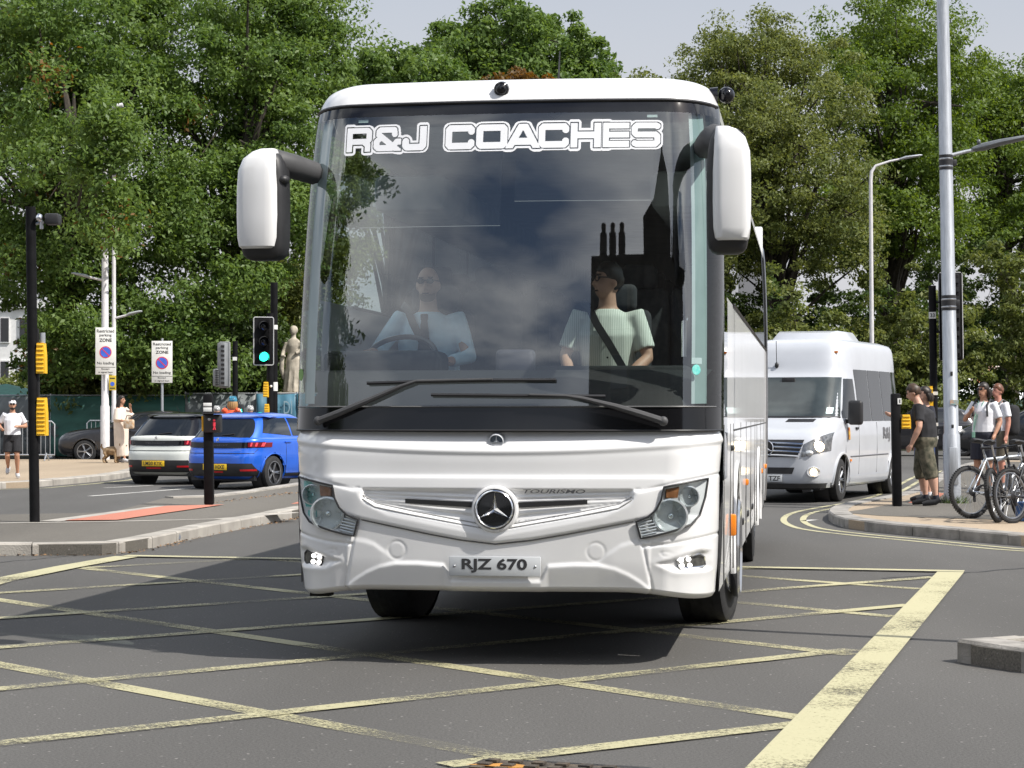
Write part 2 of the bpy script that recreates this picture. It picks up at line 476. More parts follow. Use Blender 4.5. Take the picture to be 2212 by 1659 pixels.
def strip(name, pts, w, z, m, parent=None, off=0.0):
    """painted line of width w along ground points"""
    P = [Vector((p[0], p[1], 0)) for p in pts]
    L, R_ = [], []
    for i, p in enumerate(P):
        t = (P[min(i + 1, len(P) - 1)] - P[max(i - 1, 0)]).normalized()
        nrm = Vector((-t.y, t.x, 0))
        L.append(p + nrm * (off + w / 2)); R_.append(p + nrm * (off - w / 2))
    vs = [(a.x, a.y, z) for a in L] + [(a.x, a.y, z) for a in R_]
    k = len(P)
    mb = MB(); mb.add(vs, [(i, i + 1, k + i + 1, k + i) for i in range(k - 1)])
    return mb.build(name, m, parent or road, flat=True)

def lerp_line(a, b, n=2):
    return [a + (b - a) * (i / n) for i in range(n + 1)]

# yellow box junction: two families of diagonals and the frame
for a, b in (((181, 1228), (1840, 1415)), ((-60, 1288), (1740, 1553)), ((-70, 1424), (1140, 1646)), ((589, 1209), (1932, 1333)), ((1274, 1221), (1988, 1273))):
    strip('box_diagonal', lerp_line(gp(*a), gp(*b)), 0.145, 0.004, M_YEL)
for a, b in (((181, 1228), (550, 1208)), ((-60, 1286), (1069, 1217)), ((-60, 1341), (1633, 1228)), ((-60, 1405), (2018, 1248)), ((-60, 1496), (1967, 1308)), ((-60, 1615), (1842, 1405)), ((960, 1656), (1745, 1564))):
    strip('box_diagonal', lerp_line(gp(*a), gp(*b)), 0.145, 0.008, M_YEL)
pa, pb = gp(1680, 1659), gp(2050, 1242)
d_ = (pb - pa).normalized()
strip('box_frame', [pa - d_ * 3.0, pa, pb + d_ * 0.25], 0.235, 0.012, M_YEL2)
strip('box_frame', [gp(270, 1203), gp(2083, 1237)], 0.17, 0.016, M_YEL2)
strip('box_frame', [gp(-120, 1290), gp(0, 1256), gp(149, 1226), gp(275, 1204)], 0.26, 0.012, M_YEL2)

# traffic island on the left with kerb stones
def prism_of(name, poly, z0, z1, m, parent=None):
    mb = MB(); mb.prism(poly, z0, z1)
    return mb.build(name, m, parent, flat=True)

def resample(pts, step):
    P = [Vector((p[0], p[1], 0)) for p in pts]
    out = [P[0]]; acc = 0.0
    for a, b in zip(P[:-1], P[1:]):
        L = (b - a).length; d = step - acc
        while d <= L:
            out.append(a + (b - a) * (d / L)); d += step
        acc = L - (d - step)
    out.append(P[-1])
    return out

def smooth_line(pts, it=2):
    P = [Vector((p[0], p[1], 0)) for p in pts]
    for _ in range(it):
        Q = [P[0]]
        for a, b in zip(P[:-1], P[1:]):
            Q += [a * 0.75 + b * 0.25, a * 0.25 + b * 0.75]
        Q.append(P[-1]); P = Q
    return P

def kerb_run(parent, pts, m, w=0.16, h=0.125, step=0.915, side=1):
    """individual kerb stones along a line; side=+1 puts the stone left of the travel direction"""
    P = resample(pts, step)
    N = []
    for i in range(len(P)):
        t = (P[min(i + 1, len(P) - 1)] - P[max(i - 1, 0)]).normalized()
        N.append(Vector((-t.y, t.x, 0)) * side)
    for i in range(len(P) - 1):
        a, b = P[i], P[i + 1]
        if (b - a).length < 0.1: continue
        t = (b - a).normalized() * 0.006
        a, b = a + t, b - t
        j = RND.uniform(-0.004, 0.004); hh = h + RND.uniform(-0.004, 0.004)
        prof = [(-0.022 + j, -0.05), (-0.022 + j, hh - 0.018), (-0.004 + j, hh), (w, hh), (w, -0.05)]
        r0 = [a + N[i] * o + Vector((0, 0, z)) for o, z in prof]
        r1 = [b + N[i + 1] * o + Vector((0, 0, z)) for o, z in prof]
        mb = MB(); mb.loft([r0, r1])
        mb.build('kerb_stone', m, parent, flat=True)

isl_front = [(-14.0, 21.6), gp(-60, 1200), gp(220, 1200), gp(299, 1190), gp(432, 1160), gp(645, 1118), (-1.9, 38.0), (-0.9, 47.0)]
isl_far = [(-2.6, 49.0), gp(645, 1057), gp(452, 1089), gp(356, 1091)]
isl_cross = [gp(240, 1125), gp(-60, 1131), (-16.0, 28.2)]
island = struct(prism_of('traffic_island', [(p[0], p[1]) for p in isl_front + isl_far + isl_cross], -0.05, 0.112, M_FOOT))
kerb_run(island, smooth_line(isl_front), M_CONC, w=0.2)
kerb_run(island, smooth_line(isl_far, 1), M_CONC, w=0.25, h=0.135)
strip('flush_edging', [gp(-80, 1130, .12), gp(220, 1126, .12), gp(472, 1120, .12), gp(640, 1106, .12)], 0.17, 0.116, M_CONC, island)
strip('flush_edging', [gp(105, 1126, .12), gp(355, 1093, .12)], 0.28, 0.120, M_CONC, island)
pk = sheet('blister_paving', [gp(140, 1124.5, .12), gp(252, 1123.5, .12), gp(485, 1090, .12), gp(360, 1093, .12)], 0.124, M_PINK, island)
pk2 = sheet('blister_paving', [gp(628, 1088, .12), gp(690, 1084, .12), gp(690, 1078, .12), gp(640, 1084, .12)], 0.116, M_PINK, island)

# fallen leaves and litter gathered in the gutter
M_LITTER = mat('dead_leaves', (0.30, 0.17, 0.075), rough=0.8, c2=(0.13, 0.08, 0.045), scale=40)
mb = MB(); mb2 = MB()
def scatter(mbx, pts, n, spread, z, s0, s1):
    P = resample(pts, 0.05)
    for _ in range(n):
        p = RND.choice(P); q = p + Vector((RND.gauss(0, spread), RND.gauss(0, spread), z))
        a = RND.uniform(0, 6.28); s = RND.uniform(s0, s1)
        u = Vector((math.cos(a), math.sin(a), RND.uniform(-.3, .3))) * s; v = Vector((-math.sin(a), math.cos(a), RND.uniform(0, .5))) * s * 0.6
        mbx.add([q - u, q - v, q + u, q + v * 0.7 + Vector((0, 0, s * .3))], [(0, 1, 2, 3)])
gut = [Vector((p[0] - 0.0, p[1], 0)) for p in isl_front[1:6]]
gut = [g + Vector((0.03, -0.12, 0)) for g in gut]
scatter(mb, gut, 420, 0.06, 0.012, 0.006, 0.022)
scatter(mb, [gp(460, 1087, .12), gp(640, 1064, .12)], 130, 0.08, 0.13, 0.008, 0.022)
lit = mb.build('leaf_litter', M_LITTER, None, flat=True, recalc=False); lit['kind'] = 'stuff'

can = thing('drink_can', 'crushed orange drink can lying in the gutter by the island kerb', 'can', gp(374, 1171, 0.0))
mb = MB(); Mc = Matrix.Translation((0, 0, 0.05)) @ Matrix.Rotation(rad(78), 4, 'Y') @ Matrix.Rotation(0.4, 4, 'X')
mb.lathe([(0.03, -0.075), (0.05, -0.065), (0.05, -0.03), (0.043, 0.0), (0.049, 0.03), (0.05, 0.06), (0.035, 0.075)], 12, Mc)
mb.build('can_body', mat('orange_can', (0.55, 0.12, 0.05), rough=0.3, metal=0.3, c2=(0.5, 0.32, 0.25), scale=22), can)
mb = MB(); mb.lathe([(0.0, 0.074), (0.034, 0.076), (0.034, 0.08)], 12, Mc); mb.build('can_lid', M_ALLOY, can)

# right-hand pavement
rp_kerb = [(14.0, 21.2), gp(2330, 1190), gp(2212, 1180), gp(2080, 1167), gp(1944, 1155), gp(1860, 1146), gp(1818, 1139), gp(1789, 1125), gp(1800, 1110), gp(1850, 1099), gp(1931, 1085), gp(1985, 1068), (10.2, 50.0), (13.0, 59.0)]
rp_line = smooth_line(rp_kerb, 2)
rp_inner = [(26, 59), (26, 21)]
pave_r = struct(prism_of('pavement', [(p[0], p[1]) for p in rp_line] + rp_inner, -0.05, 0.112, M_BUFF))
kerb_run(pave_r, rp_line, M_KERBD, w=0.24, side=-1)
sheet('footway_surface', [gp(1815, 1106, .12), gp(1900, 1113, .12), gp(2060, 1119, .12), gp(2212, 1124, .12), gp(2330, 1128, .12), (16, 26.5), (16, 57), (13, 57), (9.9, 49.0), gp(1992, 1070, .12), gp(1938, 1087, .12), gp(1862, 1100, .12)], 0.116, M_FOOT, pave_r)
sheet('blister_paving', [gp(1962, 1086, .12), gp(2010, 1088, .12), gp(2040, 1066, .12), gp(2004, 1060, .12)], 0.120, M_PINK, pave_r)
for o in (0.36, 0.62):
    strip('double_yellow_line', rp_line[6:-4], 0.085, 0.004, M_YEL2, off=o)

# small kerbed island at the right edge
si = [(2.60, 12.36), (2.66, 12.16), (2.83, 11.86), (3.2, 11.55), (5.2, 10.6)]
nose = struct(prism_of('kerbed_nose', si + [(6.4, 13.9), (3.05, 12.62), (2.80, 12.52)], -0.05, 0.112, M_FOOT))
kerb_run(nose, si, M_KERBD, w=0.22, h=0.13, side=1, step=0.62)
kerb_run(nose, [(6.4, 13.9), (3.05, 12.62), (2.80, 12.52), (2.60, 12.36)], M_CONC, w=0.12, h=0.125, side=1)
mb = MB(); scatter(mb, [(3.1, 12.2), (3.4, 12.0)], 60, 0.06, 0.125, 0.015, 0.04)
o = mb.build('moss_tuft', mat('moss', (0.10, 0.085, 0.03), rough=0.9), None, flat=True, recalc=False); o['kind'] = 'stuff'

# manhole cover with yellow paint over it
mh = thing('manhole_cover', 'paint-smeared iron manhole cover in the road at the bottom edge', 'manhole', gp(1165, 1672))
mb = MB(); mb.box((0, 0, -0.018), (0.78, 0.55, 0.05), bev=0.006); mb.build('frame', M_DARKMET, mh, rz=-0.35)
mb = MB(); mb.box((0, 0, -0.006), (0.64, 0.42, 0.036), bev=0.004)
for i in range(6):
    for j in range(4): mb.box((-0.25 + i * 0.1, -0.14 + j * 0.093, 0.02), (0.05, 0.05, 0.01))
mb.build('lid', mat('worn_iron', (0.05, 0.045, 0.042), rough=0.6, metal=0.4, c2=(0.13, 0.10, 0.07), scale=18), mh, rz=-0.35)
sheet('paint_smear', [(-0.33, -0.12), (-0.1, 0.0), (0.28, -0.02), (0.34, -0.1), (0.05, -0.16), (-0.2, -0.2)], 0.020, M_YEL2, mh)
sheet('rust_stain', [(-0.3, 0.13), (-0.12, 0.16), (0.0, 0.06), (-0.1, 0.04)], 0.018, mat('rust_primer', (0.42, 0.20, 0.04), rough=0.8), mh)
strip('tarmac_seam', [gp(1010, 1659), gp(1075, 1648)], 0.03, 0.004, mat('bitumen_seam', (0.02, 0.02, 0.02), rough=0.5))

for a, b, w in (((1900, 1250), (2300, 1222), .03), ((0, 1215), (330, 1185), .02)):
    P = [gp(*a).lerp(gp(*b), k / 24) + Vector((RND.gauss(0, .015), RND.gauss(0, .04), 0)) for k in range(25)]
    strip('tarmac_seam', P, w, 0.003, MATS['bitumen_seam'])
# far left pavement, its kerb, and the lane lines on the far carriageway
fk = [(-30, 36.6), (-14, 38.2), gp(0, 1059), gp(216, 1040), gp(277, 1031), (-8.9, 52), (-9.3, 58.6)]
fkl = smooth_line(fk, 1)
pave_l = struct(prism_of('far_pavement', [(p[0], p[1]) for p in fkl] + [(-9.6, 60.2), (-40, 60.2), (-40, 36)], -0.05, 0.112, M_BUFF))
kerb_run(pave_l, fkl, M_CONC, w=0.3, side=1)
strip('double_yellow_line', fkl[:-2], 0.09, 0.004, M_YEL2, off=-0.42)
strip('lane_line', [gp(194, 1072), gp(400, 1056)], 0.12, 0.004, M_WHT)
strip('lane_line', [gp(227, 1054), gp(328, 1049)], 0.12, 0.004, M_WHT)
for a, b in (((60, 1114), (92, 1113)), ((150, 1113), (178, 1112)), ((268, 1112), (292, 1111)), ((1735, 1166 - 40), (1760, 1125 - 2))):
    strip('road_stud_mark', [gp(*a), gp(*b)], 0.12, 0.004, M_WHT)
for a, b in (((2085, 1004), (2130, 1001)), ((2040, 1030), (2075, 1027)), ((2060, 1048), (2100, 1046))):
    strip('lane_line', [gp(*a), gp(*b)], 0.14, 0.004, M_WHT)
park = struct(sheet('park_ground', [(-120, 66.5), (4, 66.5), (10, 80), (40, 78), (140, 78), (140, 330), (-120, 330)], 0.02, M_SOIL))
# ------------------------------------------------------------------ the white coach
COACH_LOC, COACH_YAW = Vector((-0.098, 12.07, 0)), rad(-8)
coach = thing('coach', 'large white touring coach with bold white lettering across its windscreen', 'coach', COACH_LOC, COACH_YAW)
ZK = [.30, .45, .62, .95, 1.20, 1.34, 1.8, 2.4, 3.0, 3.27, 3.37, 3.43, 3.46]
WK = [1.235, 1.245, 1.258, 1.268, 1.27, 1.27, 1.27, 1.264, 1.246, 1.226, 1.195, 1.14, 1.05]
YK = [.05, .03, .01, 0, .02, .05, .115, .225, .365, .445, .51, .63, .84]

def pchip(xk, yk):
    xk, yk = np.array(xk, float), np.array(yk, float)
    h = np.diff(xk); dlt = np.diff(yk) / h
    m = np.zeros(len(xk)); m[0], m[-1] = dlt[0], dlt[-1]
    for i in range(1, len(xk) - 1):
        if dlt[i - 1] * dlt[i] > 0:
            w1, w2 = 2 * h[i] + h[i - 1], h[i] + 2 * h[i - 1]
            m[i] = (w1 + w2) / (w1 / dlt[i - 1] + w2 / dlt[i])
    def f(x):
        x = np.clip(np.asarray(x, float), xk[0], xk[-1])
        i = np.clip(np.searchsorted(xk, x) - 1, 0, len(xk) - 2)
        t = (x - xk[i]) / h[i]
        return (yk[i] * (1 + 2 * t) * (1 - t) ** 2 + m[i] * h[i] * t * (1 - t) ** 2 + yk[i + 1] * t * t * (3 - 2 * t) + m[i + 1] * h[i] * t * t * (t - 1))
    return f
fW, fY = pchip(ZK, WK), pchip(ZK, YK)
CR, CD, BUL = 0.30, 0.42, 0.10

def fpt(x, z, off=0.0):
    """point of the coach's front skin at width x and height z, moved outward by off"""
    W, y0 = float(fW(z)), float(fY(z)); ax = abs(x)
    y = y0 + BUL * (ax / W) ** 2
    sl = 2 * BUL * ax / W ** 2
    if ax > W - CR:
        s = min(0.9995, (ax - (W - CR)) / CR)
        c = math.sqrt(1 - s * s)
        y += CD * (1 - c); sl += CD * s / c / CR
    n = Vector((sl * (1 if x >= 0 else -1), -1, 0)).normalized()
    dz = float(fY(z + .02) - fY(z - .02)) / .04
    n = Vector((n.x, n.y, -dz * n.y * 1.0)).normalized()
    return Vector((x, y, z)) + n * off

COLS = [('l', -1 + 2 * i / 380) for i in range(381)]
ARC = [math.sin(rad(a)) for a in np.linspace(0, 90, 38)[1:]]
COLP = [('a', -s) for s in reversed(ARC)] + COLS + [('a', s) for s in ARC]
def colx(c, z):
    W = float(fW(z))
    return c[1] * (W - CR) if c[0] == 'l' else math.copysign(W - CR + CR * abs(c[1]), c[1])

def inpoly(x, z, poly):
    r = False; n = len(poly)
    for i in range(n):
        (x1, z1), (x2, z2) = poly[i], poly[(i + 1) % n]
        if (z1 > z) != (z2 > z) and x < (x2 - x1) * (z - z1) / (z2 - z1) + x1: r = not r
    return r
def pdist(x, z, pts, closed=False):
    d = 9.0; n = len(pts)
    for i in range(n if closed else n - 1):
        (x1, z1), (x2, z2) = pts[i], pts[(i + 1) % n]
        vx, vz = x2 - x1, z2 - z1
        t = max(0, min(1, ((x - x1) * vx + (z - z1) * vz) / (vx * vx + vz * vz + 1e-12)))
        d = min(d, math.hypot(x - x1 - vx * t, z - z1 - vz * t))
    return d
def sst(a, b, x):
    t = max(0.0, min(1.0, (x - a) / (b - a))); return t * t * (3 - 2 * t)
def ip(x, pts): return float(np.interp(x, [p[0] for p in pts], [p[1] for p in pts]))

HEAD = [(1.195, 1.072), (1.07, 1.050), (.955, 1.027), (.94, .955), (.912, .90), (.865, .858), (.80, .832), (.825, .738), (.89, .75), (.965, .768), (1.04, .79), (1.105, .815), (1.15, .865), (1.18, .967)]
FOG = [(1.035, .612), (1.175, .640), (1.20, .622), (1.205, .575), (1.19, .563), (1.055, .560)]
FOGP = [(.90, .592), (1.17, .668), (1.225, .655), (1.232, .548), (1.20, .538), (1.02, .540)]
GB = [(0, .785), (.083, .789), (.48, .86), (.70, .904), (.775, .95), (.79, 1.03)]
ST = [(0, .765), (.33, .825), (.62, .882), (.765, .948), (.80, 1.0), (.83, 1.03)]
SB = [(0, .700), (.2, .722), (.4, .757), (.62, .80), (.80, .836), (.95, .88), (1.3, .98)]
CH = [(0, .493), (.258, .493), (.30, .582), (.45, .592), (.585, .590), (.68, .568), (.755, .535), (.82, .495), (.875, .45), (1.3, .2)]
AR = [(.56, .60), (.62, .640), (.66, .665), (.71, .70), (.76, .716), (.84, .728)]
SEAMS = [[(1.118, 1.36), (1.062, 1.057)], [(.80, .84), (.838, .69), (.888, .44)], [(.838, .69), (1.0, .705), (1.27, .748)], [(.80, 1.012), (.83, 1.008), (1.06, 1.057), (1.27, 1.092)]]
def relief(x, z):
    ax = abs(x); h = 0.0
    zc = 1.229 + .045 * (ax / 1.1) ** 2
    h -= .42 * .006 * math.log1p(math.exp(min(40, (z - zc) / .006)))
    if z <= zc:
        h -= sst(zc, zc - .03, z) * .012
        h -= .010 * sst(zc - .02, 1.09, z)
    # ledge over the grille
    h += .009 * sst(1.098, 1.072, z) * sst(1.02, .95, ax)
    zs = 1.01 + max(0, ax - .80) * .18
    if z < zs:
        ing = ax < .79 and z < 1.03 and z > ip(ax, GB)
        if ing:
            g = ip(ax, GB)
            e = min((1.03 - z) / .012, (z - g) / .024, (.79 - ax) / .035)
            h -= .028 * sst(0, 1, e)
            t = ax / .79
            lines = [g, .844 + t * .10, .897 + t * .045, .930 + t * .033, .952 + t * .03, .980 + t * .026, 1.03]
            for a, b in zip(lines[:-1], lines[1:]):
                if a <= z < b:
                    q = (z - a) / (b - a)
                    h += .016 * (1 - q) * sst(0, .25, q)
        else:
            sb = ip(ax, SB)
            if ax < .98 and z >= sb:
                st = ip(ax, ST) if ax < .80 else zs
                h += (.010 * sst(sb - .002, sb + .016, z) - .002 * sst(st - .02, sb, z) + .005 * sst(st, st - .03, z)) * sst(.96, .79, ax)
    elif z < 1.06 and ax < .79:
        h += .0
    sbv = ip(ax, SB)
    if z < sbv and ax < .875:
        ch = ip(ax, CH)
        h += .014 * sst(ch + .010, ch - .016, z) - max(0, ch - z) * .13
        if ax > .56:
            a = ip(ax, AR)
            h += .006 * sst(a + .012, a - .022, z) * sst(.56, .68, ax) * (1 - sst(ch + .012, ch - .018, z))
        d = abs(math.hypot(ax - .573, z - .66) - .05)
        h -= .004 * math.exp(-(d / .0045) ** 2)
    if ax > .86 and z < .74:
        if inpoly(ax, z, FOGP):
            h -= .018 * sst(0, .03, pdist(ax, z, FOGP, True))
        else:
            h += .003 * math.exp(-(pdist(ax, z, FOGP, True) / .025) ** 2)
        d = pdist(ax, z, [(.935, .655), (.985, .66), (1.0, .65), (.975, .632), (.95, .637), (.935, .655)])
        h -= .004 * math.exp(-(d / .004) ** 2)
    if ax > .76:
        for s in SEAMS:
            if s[0][0] - .05 > ax and s[-1][0] - .05 > ax: continue
            h -= .010 * math.exp(-(pdist(ax, z, s) / .0055) ** 2)
    # badge dish
    d = math.hypot(x, z - 1.294)
    h -= .012 * sst(.060, .045, d)
    return h
def zlow(ax): return .455 - .05 * sst(.75, 1.25, ax)

NR = 190
vs, fs = [], []
grid = []
for r in range(NR + 1):
    row = []
    for c in COLP:
        z = .45 + (1.343 - .45) * r / NR
        x = colx(c, z)
        zl = zlow(abs(x)); z = zl + (1.343 - zl) * r / NR
        x = colx(c, z)
        row.append((x, z))
    grid.append(row)
NCOL = len(COLP)
half = NCOL // 2
HH = np.array([[relief(*grid[r][k]) for k in range(half, NCOL)] for r in range(NR + 1)])
for _ in range(2):                                    # soften the steps of the pressed panel
    Q = np.pad(HH, 1, mode='edge')
    HH = (Q[1:-1, :-2] + 2 * Q[1:-1, 1:-1] + Q[1:-1, 2:]) / 4
    Q = np.pad(HH, 1, mode='edge')
    HH = (Q[:-2, 1:-1] + 2 * Q[1:-1, 1:-1] + Q[2:, 1:-1]) / 4
HH = np.concatenate([HH[:, :0:-1], HH], axis=1)
for r in range(NR + 1):
    for k in range(NCOL):
        x, z = grid[r][k]
        vs.append(fpt(x, z, float(HH[r, k])))
HEADC = [(p[0] - .004, p[1]) for p in HEAD]
for r in range(NR):
    for k in range(NCOL - 1):
        x = (abs(grid[r][k][0]) + abs(grid[r][k + 1][0])) / 2; z = (grid[r][k][1] + grid[r + 1][k][1]) / 2
        if x > .78 and (inpoly(x, z, HEAD) or inpoly(x, z, FOG)): continue
        a = r * NCOL + k
        fs.append((a, a + 1, a + NCOL + 1, a + NCOL))
# return edge under the bumper
b0 = len(vs)
for k in range(NCOL):
    p = Vector(vs[k]); vs.append(Vector((p.x * .985, p.y + .05, p.z - .03)))
for k in range(NCOL):
    p = Vector(vs[k]); vs.append(Vector((p.x * .93, p.y + .30, p.z - .02)))
for k in range(NCOL - 1):
    fs.append((k, b0 + k, b0 + k + 1, k + 1)); fs.append((b0 + k, b0 + NCOL + k, b0 + NCOL + k + 1, b0 + k + 1))
mb = MB(); mb.add(vs, fs)
front = mb.build('front_panel', M_WHITE, coach, sharp=60)

def coarse(z0, z1, nz, cols=None, off=0.0, xr=None):
    cs = [('a', -s) for s in reversed([math.sin(rad(a)) for a in np.linspace(0, 90, 13)[1:]])] + [('l', -1 + i / 12) for i in range(25)] + [('a', math.sin(rad(a))) for a in np.linspace(0, 90, 13)[1:]]
    rows = []
    for i in range(nz + 1):
        z = z0 + (z1 - z0) * i / nz
        rows.append([fpt(colx(c, z), z, off) for c in cs])
    return rows
def grid_mb(rows, sel=None):
    n = len(rows[0]); mb = MB(); fs = []
    for i in range(len(rows) - 1):
        for j in range(n - 1):
            if sel is None or sel(i, j): fs.append((i * n + j, i * n + j + 1, (i + 1) * n + j + 1, (i + 1) * n + j))
    mb.add([p for r in rows for p in r], fs)
    return mb
# fine dark gaps between the panels, plus the shadow line over the grille
M_GAPSHADE = mat('gap_shade_dark', (0.10, 0.10, 0.10), rough=0.8)
def gap(pts, r=.0032, off=-.002):
    P = []
    for (x1, z1), (x2, z2) in zip(pts[:-1], pts[1:]):
        k = max(2, int(math.hypot(x2 - x1, z2 - z1) / .03))
        P += [(x1 + (x2 - x1) * q / k, z1 + (z2 - z1) * q / k) for q in range(k)]
    P.append(pts[-1])
    mb = MB(); mb.tube([fpt(x, z, relief(x, z) + off) for x, z in P], r, 5)
    return mb.build('gap_shade_line', M_GAPSHADE, coach)
for sg in (-1, 1):
    for s in SEAMS: gap([(sg * x, min(z, 1.335)) for x, z in s if abs(x) < 1.262])
gap([(-x, z) for x, z in reversed(SB[:5])] + SB[1:5], .0045, .0)  # dark line drawn along the lower edge of the lip
gap([(-.78, 1.031), (.78, 1.031)], .006, -.012)  # shadow along the grille top, put in as a dark strip
M_GAP2 = mat('panel_line_grey', (0.34, 0.34, 0.34), rough=0.7)
for dz in (.004, .024):
    o = gap([(-x, z + dz) for x, z in reversed(GB[:5])] + [(x, z + dz) for x, z in GB[1:5]], .0035, .0045); o.data.materials[0] = M_GAP2
# windscreen, its black bands and rim
ws = grid_mb(coarse(1.475, 3.20, 36), lambda i, j: 7 <= j < 40).build('windscreen', G_SCREEN, coach, sharp=80)
frit = grid_mb(coarse(1.346, 1.475, 3)).build('windscreen_lower_band', mat('black_screen_band', (0.006, 0.006, 0.007), rough=0.12, var=0.1), coach, sharp=80)
grid_mb(coarse(3.20, 3.275, 3)).build('windscreen_upper_band', M_GLOSSB, coach, sharp=80)
grid_mb(coarse(1.475, 3.20, 36), lambda i, j: j < 7).build('corner_glass', G_CORNER, coach, sharp=80)
grid_mb(coarse(1.475, 3.20, 36), lambda i, j: j >= 40).build('corner_glass', G_CORNER, coach, sharp=80)
mb = MB()
mb.tube([fpt(x, 1.480, .004) for x in np.linspace(-1.23, 1.23, 60)], .0045, 5)
mb.build('band_trim', mat('trim_grey', (0.12, 0.12, 0.12), rough=0.4), coach)
mb = MB(); mb.tube([fpt(x, 1.3445, .002) for x in np.linspace(-1.262, 1.262, 70)], .006, 5); mb.build('screen_seal', M_BLACKP, coach)
mb = MB(); mb.tube([fpt(x, 3.272, .004) for x in np.linspace(-1.215, 1.215, 60)], .010, 5); mb.build('screen_seal', M_BLACKP, coach)
# roof dome
dome_rows = coarse(3.282, 3.46, 12)
dome = grid_mb(dome_rows).build('roof_dome', M_WHITE, coach, sharp=80)
LEN = 12.4
top = dome_rows[-1]; n = len(top)
rows = [top]
for q in (.02, .06, .15, .4, .7, 1.0):
    rows.append([Vector((p.x, p.y + (LEN - p.y) * q, 3.46 + .035 * min(1, q * 8) * (1 - (p.x / 1.05) ** 2))) for p in top])
grid_mb(rows).build('roof', M_WHITE, coach, sharp=80)
mb = MB(); mb.box((0, 6.2, 3.53), (1.7, 2.6, .16), bev=.05, seg=3); mb.build('air_conditioning_pod', M_WHITE, coach)

# side walls
def side(sgn):
    zs = [.40, .46, .55, .65, .75, .85, .95, 1.05, 1.2, 1.35, 1.6, 1.9, 2.13, 2.15, 2.3, 2.6, 2.9, 3.15, 3.2, 3.28, 3.33, 3.37, 3.40, 3.43, 3.45, 3.46]
    def pt(y, z):
        W = float(fW(z)); y0 = float(fY(z)) + BUL + CD
        return Vector((sgn * W, y0 + (LEN - y0) * y, z))
    ys = sorted(set([round(i / 118, 5) for i in range(119)]))
    rows = [[pt(y, z) for y in ys] for z in zs]
    n = len(ys)
    def kind(i, j):
        zc = (zs[i] + zs[i + 1]) / 2; yc = (rows[i][j].y + rows[i][j + 1].y) / 2
        for yw in (2.85, 8.94):
            if (yc - yw) ** 2 + (zc - .50) ** 2 < .59 ** 2: return 'hole'
        if 2.15 < zc < 3.2 and yc > 1.12: return 'win'
        if yc < 1.12 and 1.0 < zc < 3.2: return 'door'
        pass
        return 'body'
    K = {(i, j): kind(i, j) for i in range(len(zs) - 1) for j in range(n - 1)}
    grid_mb(rows, lambda i, j: K[i, j] == 'body').build('side_panel', M_WHITE, coach, sharp=80)
    grid_mb(rows, lambda i, j: K[i, j] == 'door').build('door_glass', G_CORNER, coach, sharp=80)
    # panes
    cuts = [1.1, 3.2, 4.9, 6.6, 8.3, 10.0, 11.7, 13.0]
    for a, b in zip(cuts[:-1], cuts[1:]):
        grid_mb(rows, lambda i, j: K[i, j] == 'win' and a <= (rows[i][j].y + rows[i][j + 1].y) / 2 < b).build('side_window', G_CORNER if a < 2 else G_DARK, coach, sharp=80)
    mb = MB()
    for a in cuts[1:-1]: mb.box((sgn * 1.225, a, 2.66), (.012, .05, .9))
    mb.tube([pt((yy) / 12, 2.15) + Vector((sgn * .004, 0, 0)) for yy in np.linspace(1.4, 12, 20)], .012, 5)
    mb.build('window_rubber', M_BLACKP, coach)
    # panel joints of the luggage flaps, handles and lamps
    mb = MB()
    for yy in (.62, 1.62, 2.12, 3.6, 4.9, 6.2, 7.5, 8.2, 9.7, 10.9): mb.box((sgn * float(fW(.95)), yy, .9), (.008, .014, .95))
    mb.box((sgn * 1.268, 7.2, 1.33), (.008, 10.2, .012))
    mb.build('flap_joint', mat('joint_dark', (0.05, 0.05, 0.05), rough=0.7), coach)
    for yy in (4.3, 5.6, 6.9, 10.3):
        mb = MB(); mb.box((sgn * 1.262, yy, .62), (.02, .16, .05), bev=.008); mb.build('flap_handle', M_BLACKP, coach)
    for yy, zz in ((1.9, .72), (4.9, .9), (9.9, .85), (11.8, .85)):
        mb = MB(); mb.box((sgn * 1.272, yy, zz), (.035, .11, .05) if yy > 2 else (.05, .07, .14), bev=.012); mb.build('side_marker', M_AMBER, coach)
    mb = MB(); mb.box((sgn * 1.275, 1.75, 1.22), (.03, .20, .035), bev=.01); mb.build('door_handle', M_BLACKP, coach)
    for yw in (2.85, 8.94):
        mb = MB()
        mb.tube([(sgn * 1.262, yw + .60 * math.cos(a), .50 + .60 * math.sin(a)) for a in np.linspace(-.2, math.pi + .2, 26)], .022, 6)
        mb.build('wheel_arch_trim', M_WHITE, coach)
side(1); side(-1)
for sgn in (-1, 1):
    mb = MB(); mb.tube([(sgn * (float(fW(z)) + .004), LEN - .02, z) for z in np.linspace(.45, 3.42, 24)], .016, 6); mb.build('rear_corner_trim', M_ALLOY, coach)
mb = MB(); mb.box((0, LEN - .03, 2.0), (2.46, .06, 3.1), bev=.02); mb.build('rear_panel', M_WHITE, coach)
mb = MB()
mb.box((0, 7.0, .62), (2.3, 10.4, .45)); mb.box((0, .95, .60), (1.9, 1.1, .30)); mb.box((0, 2.85, .5), (.3, .3, .3)); mb.tube([(-1.0, 2.85, .5), (1.0, 2.85, .5)], .09, 8)
mb.box((-1.13, .55, .395), (.12, .12, .09)); mb.box((0, .55, .42), (1.9, .35, .03))
mb.build('underbody', mat('underbody_black', (0.01, 0.01, 0.01), rough=0.9), coach)

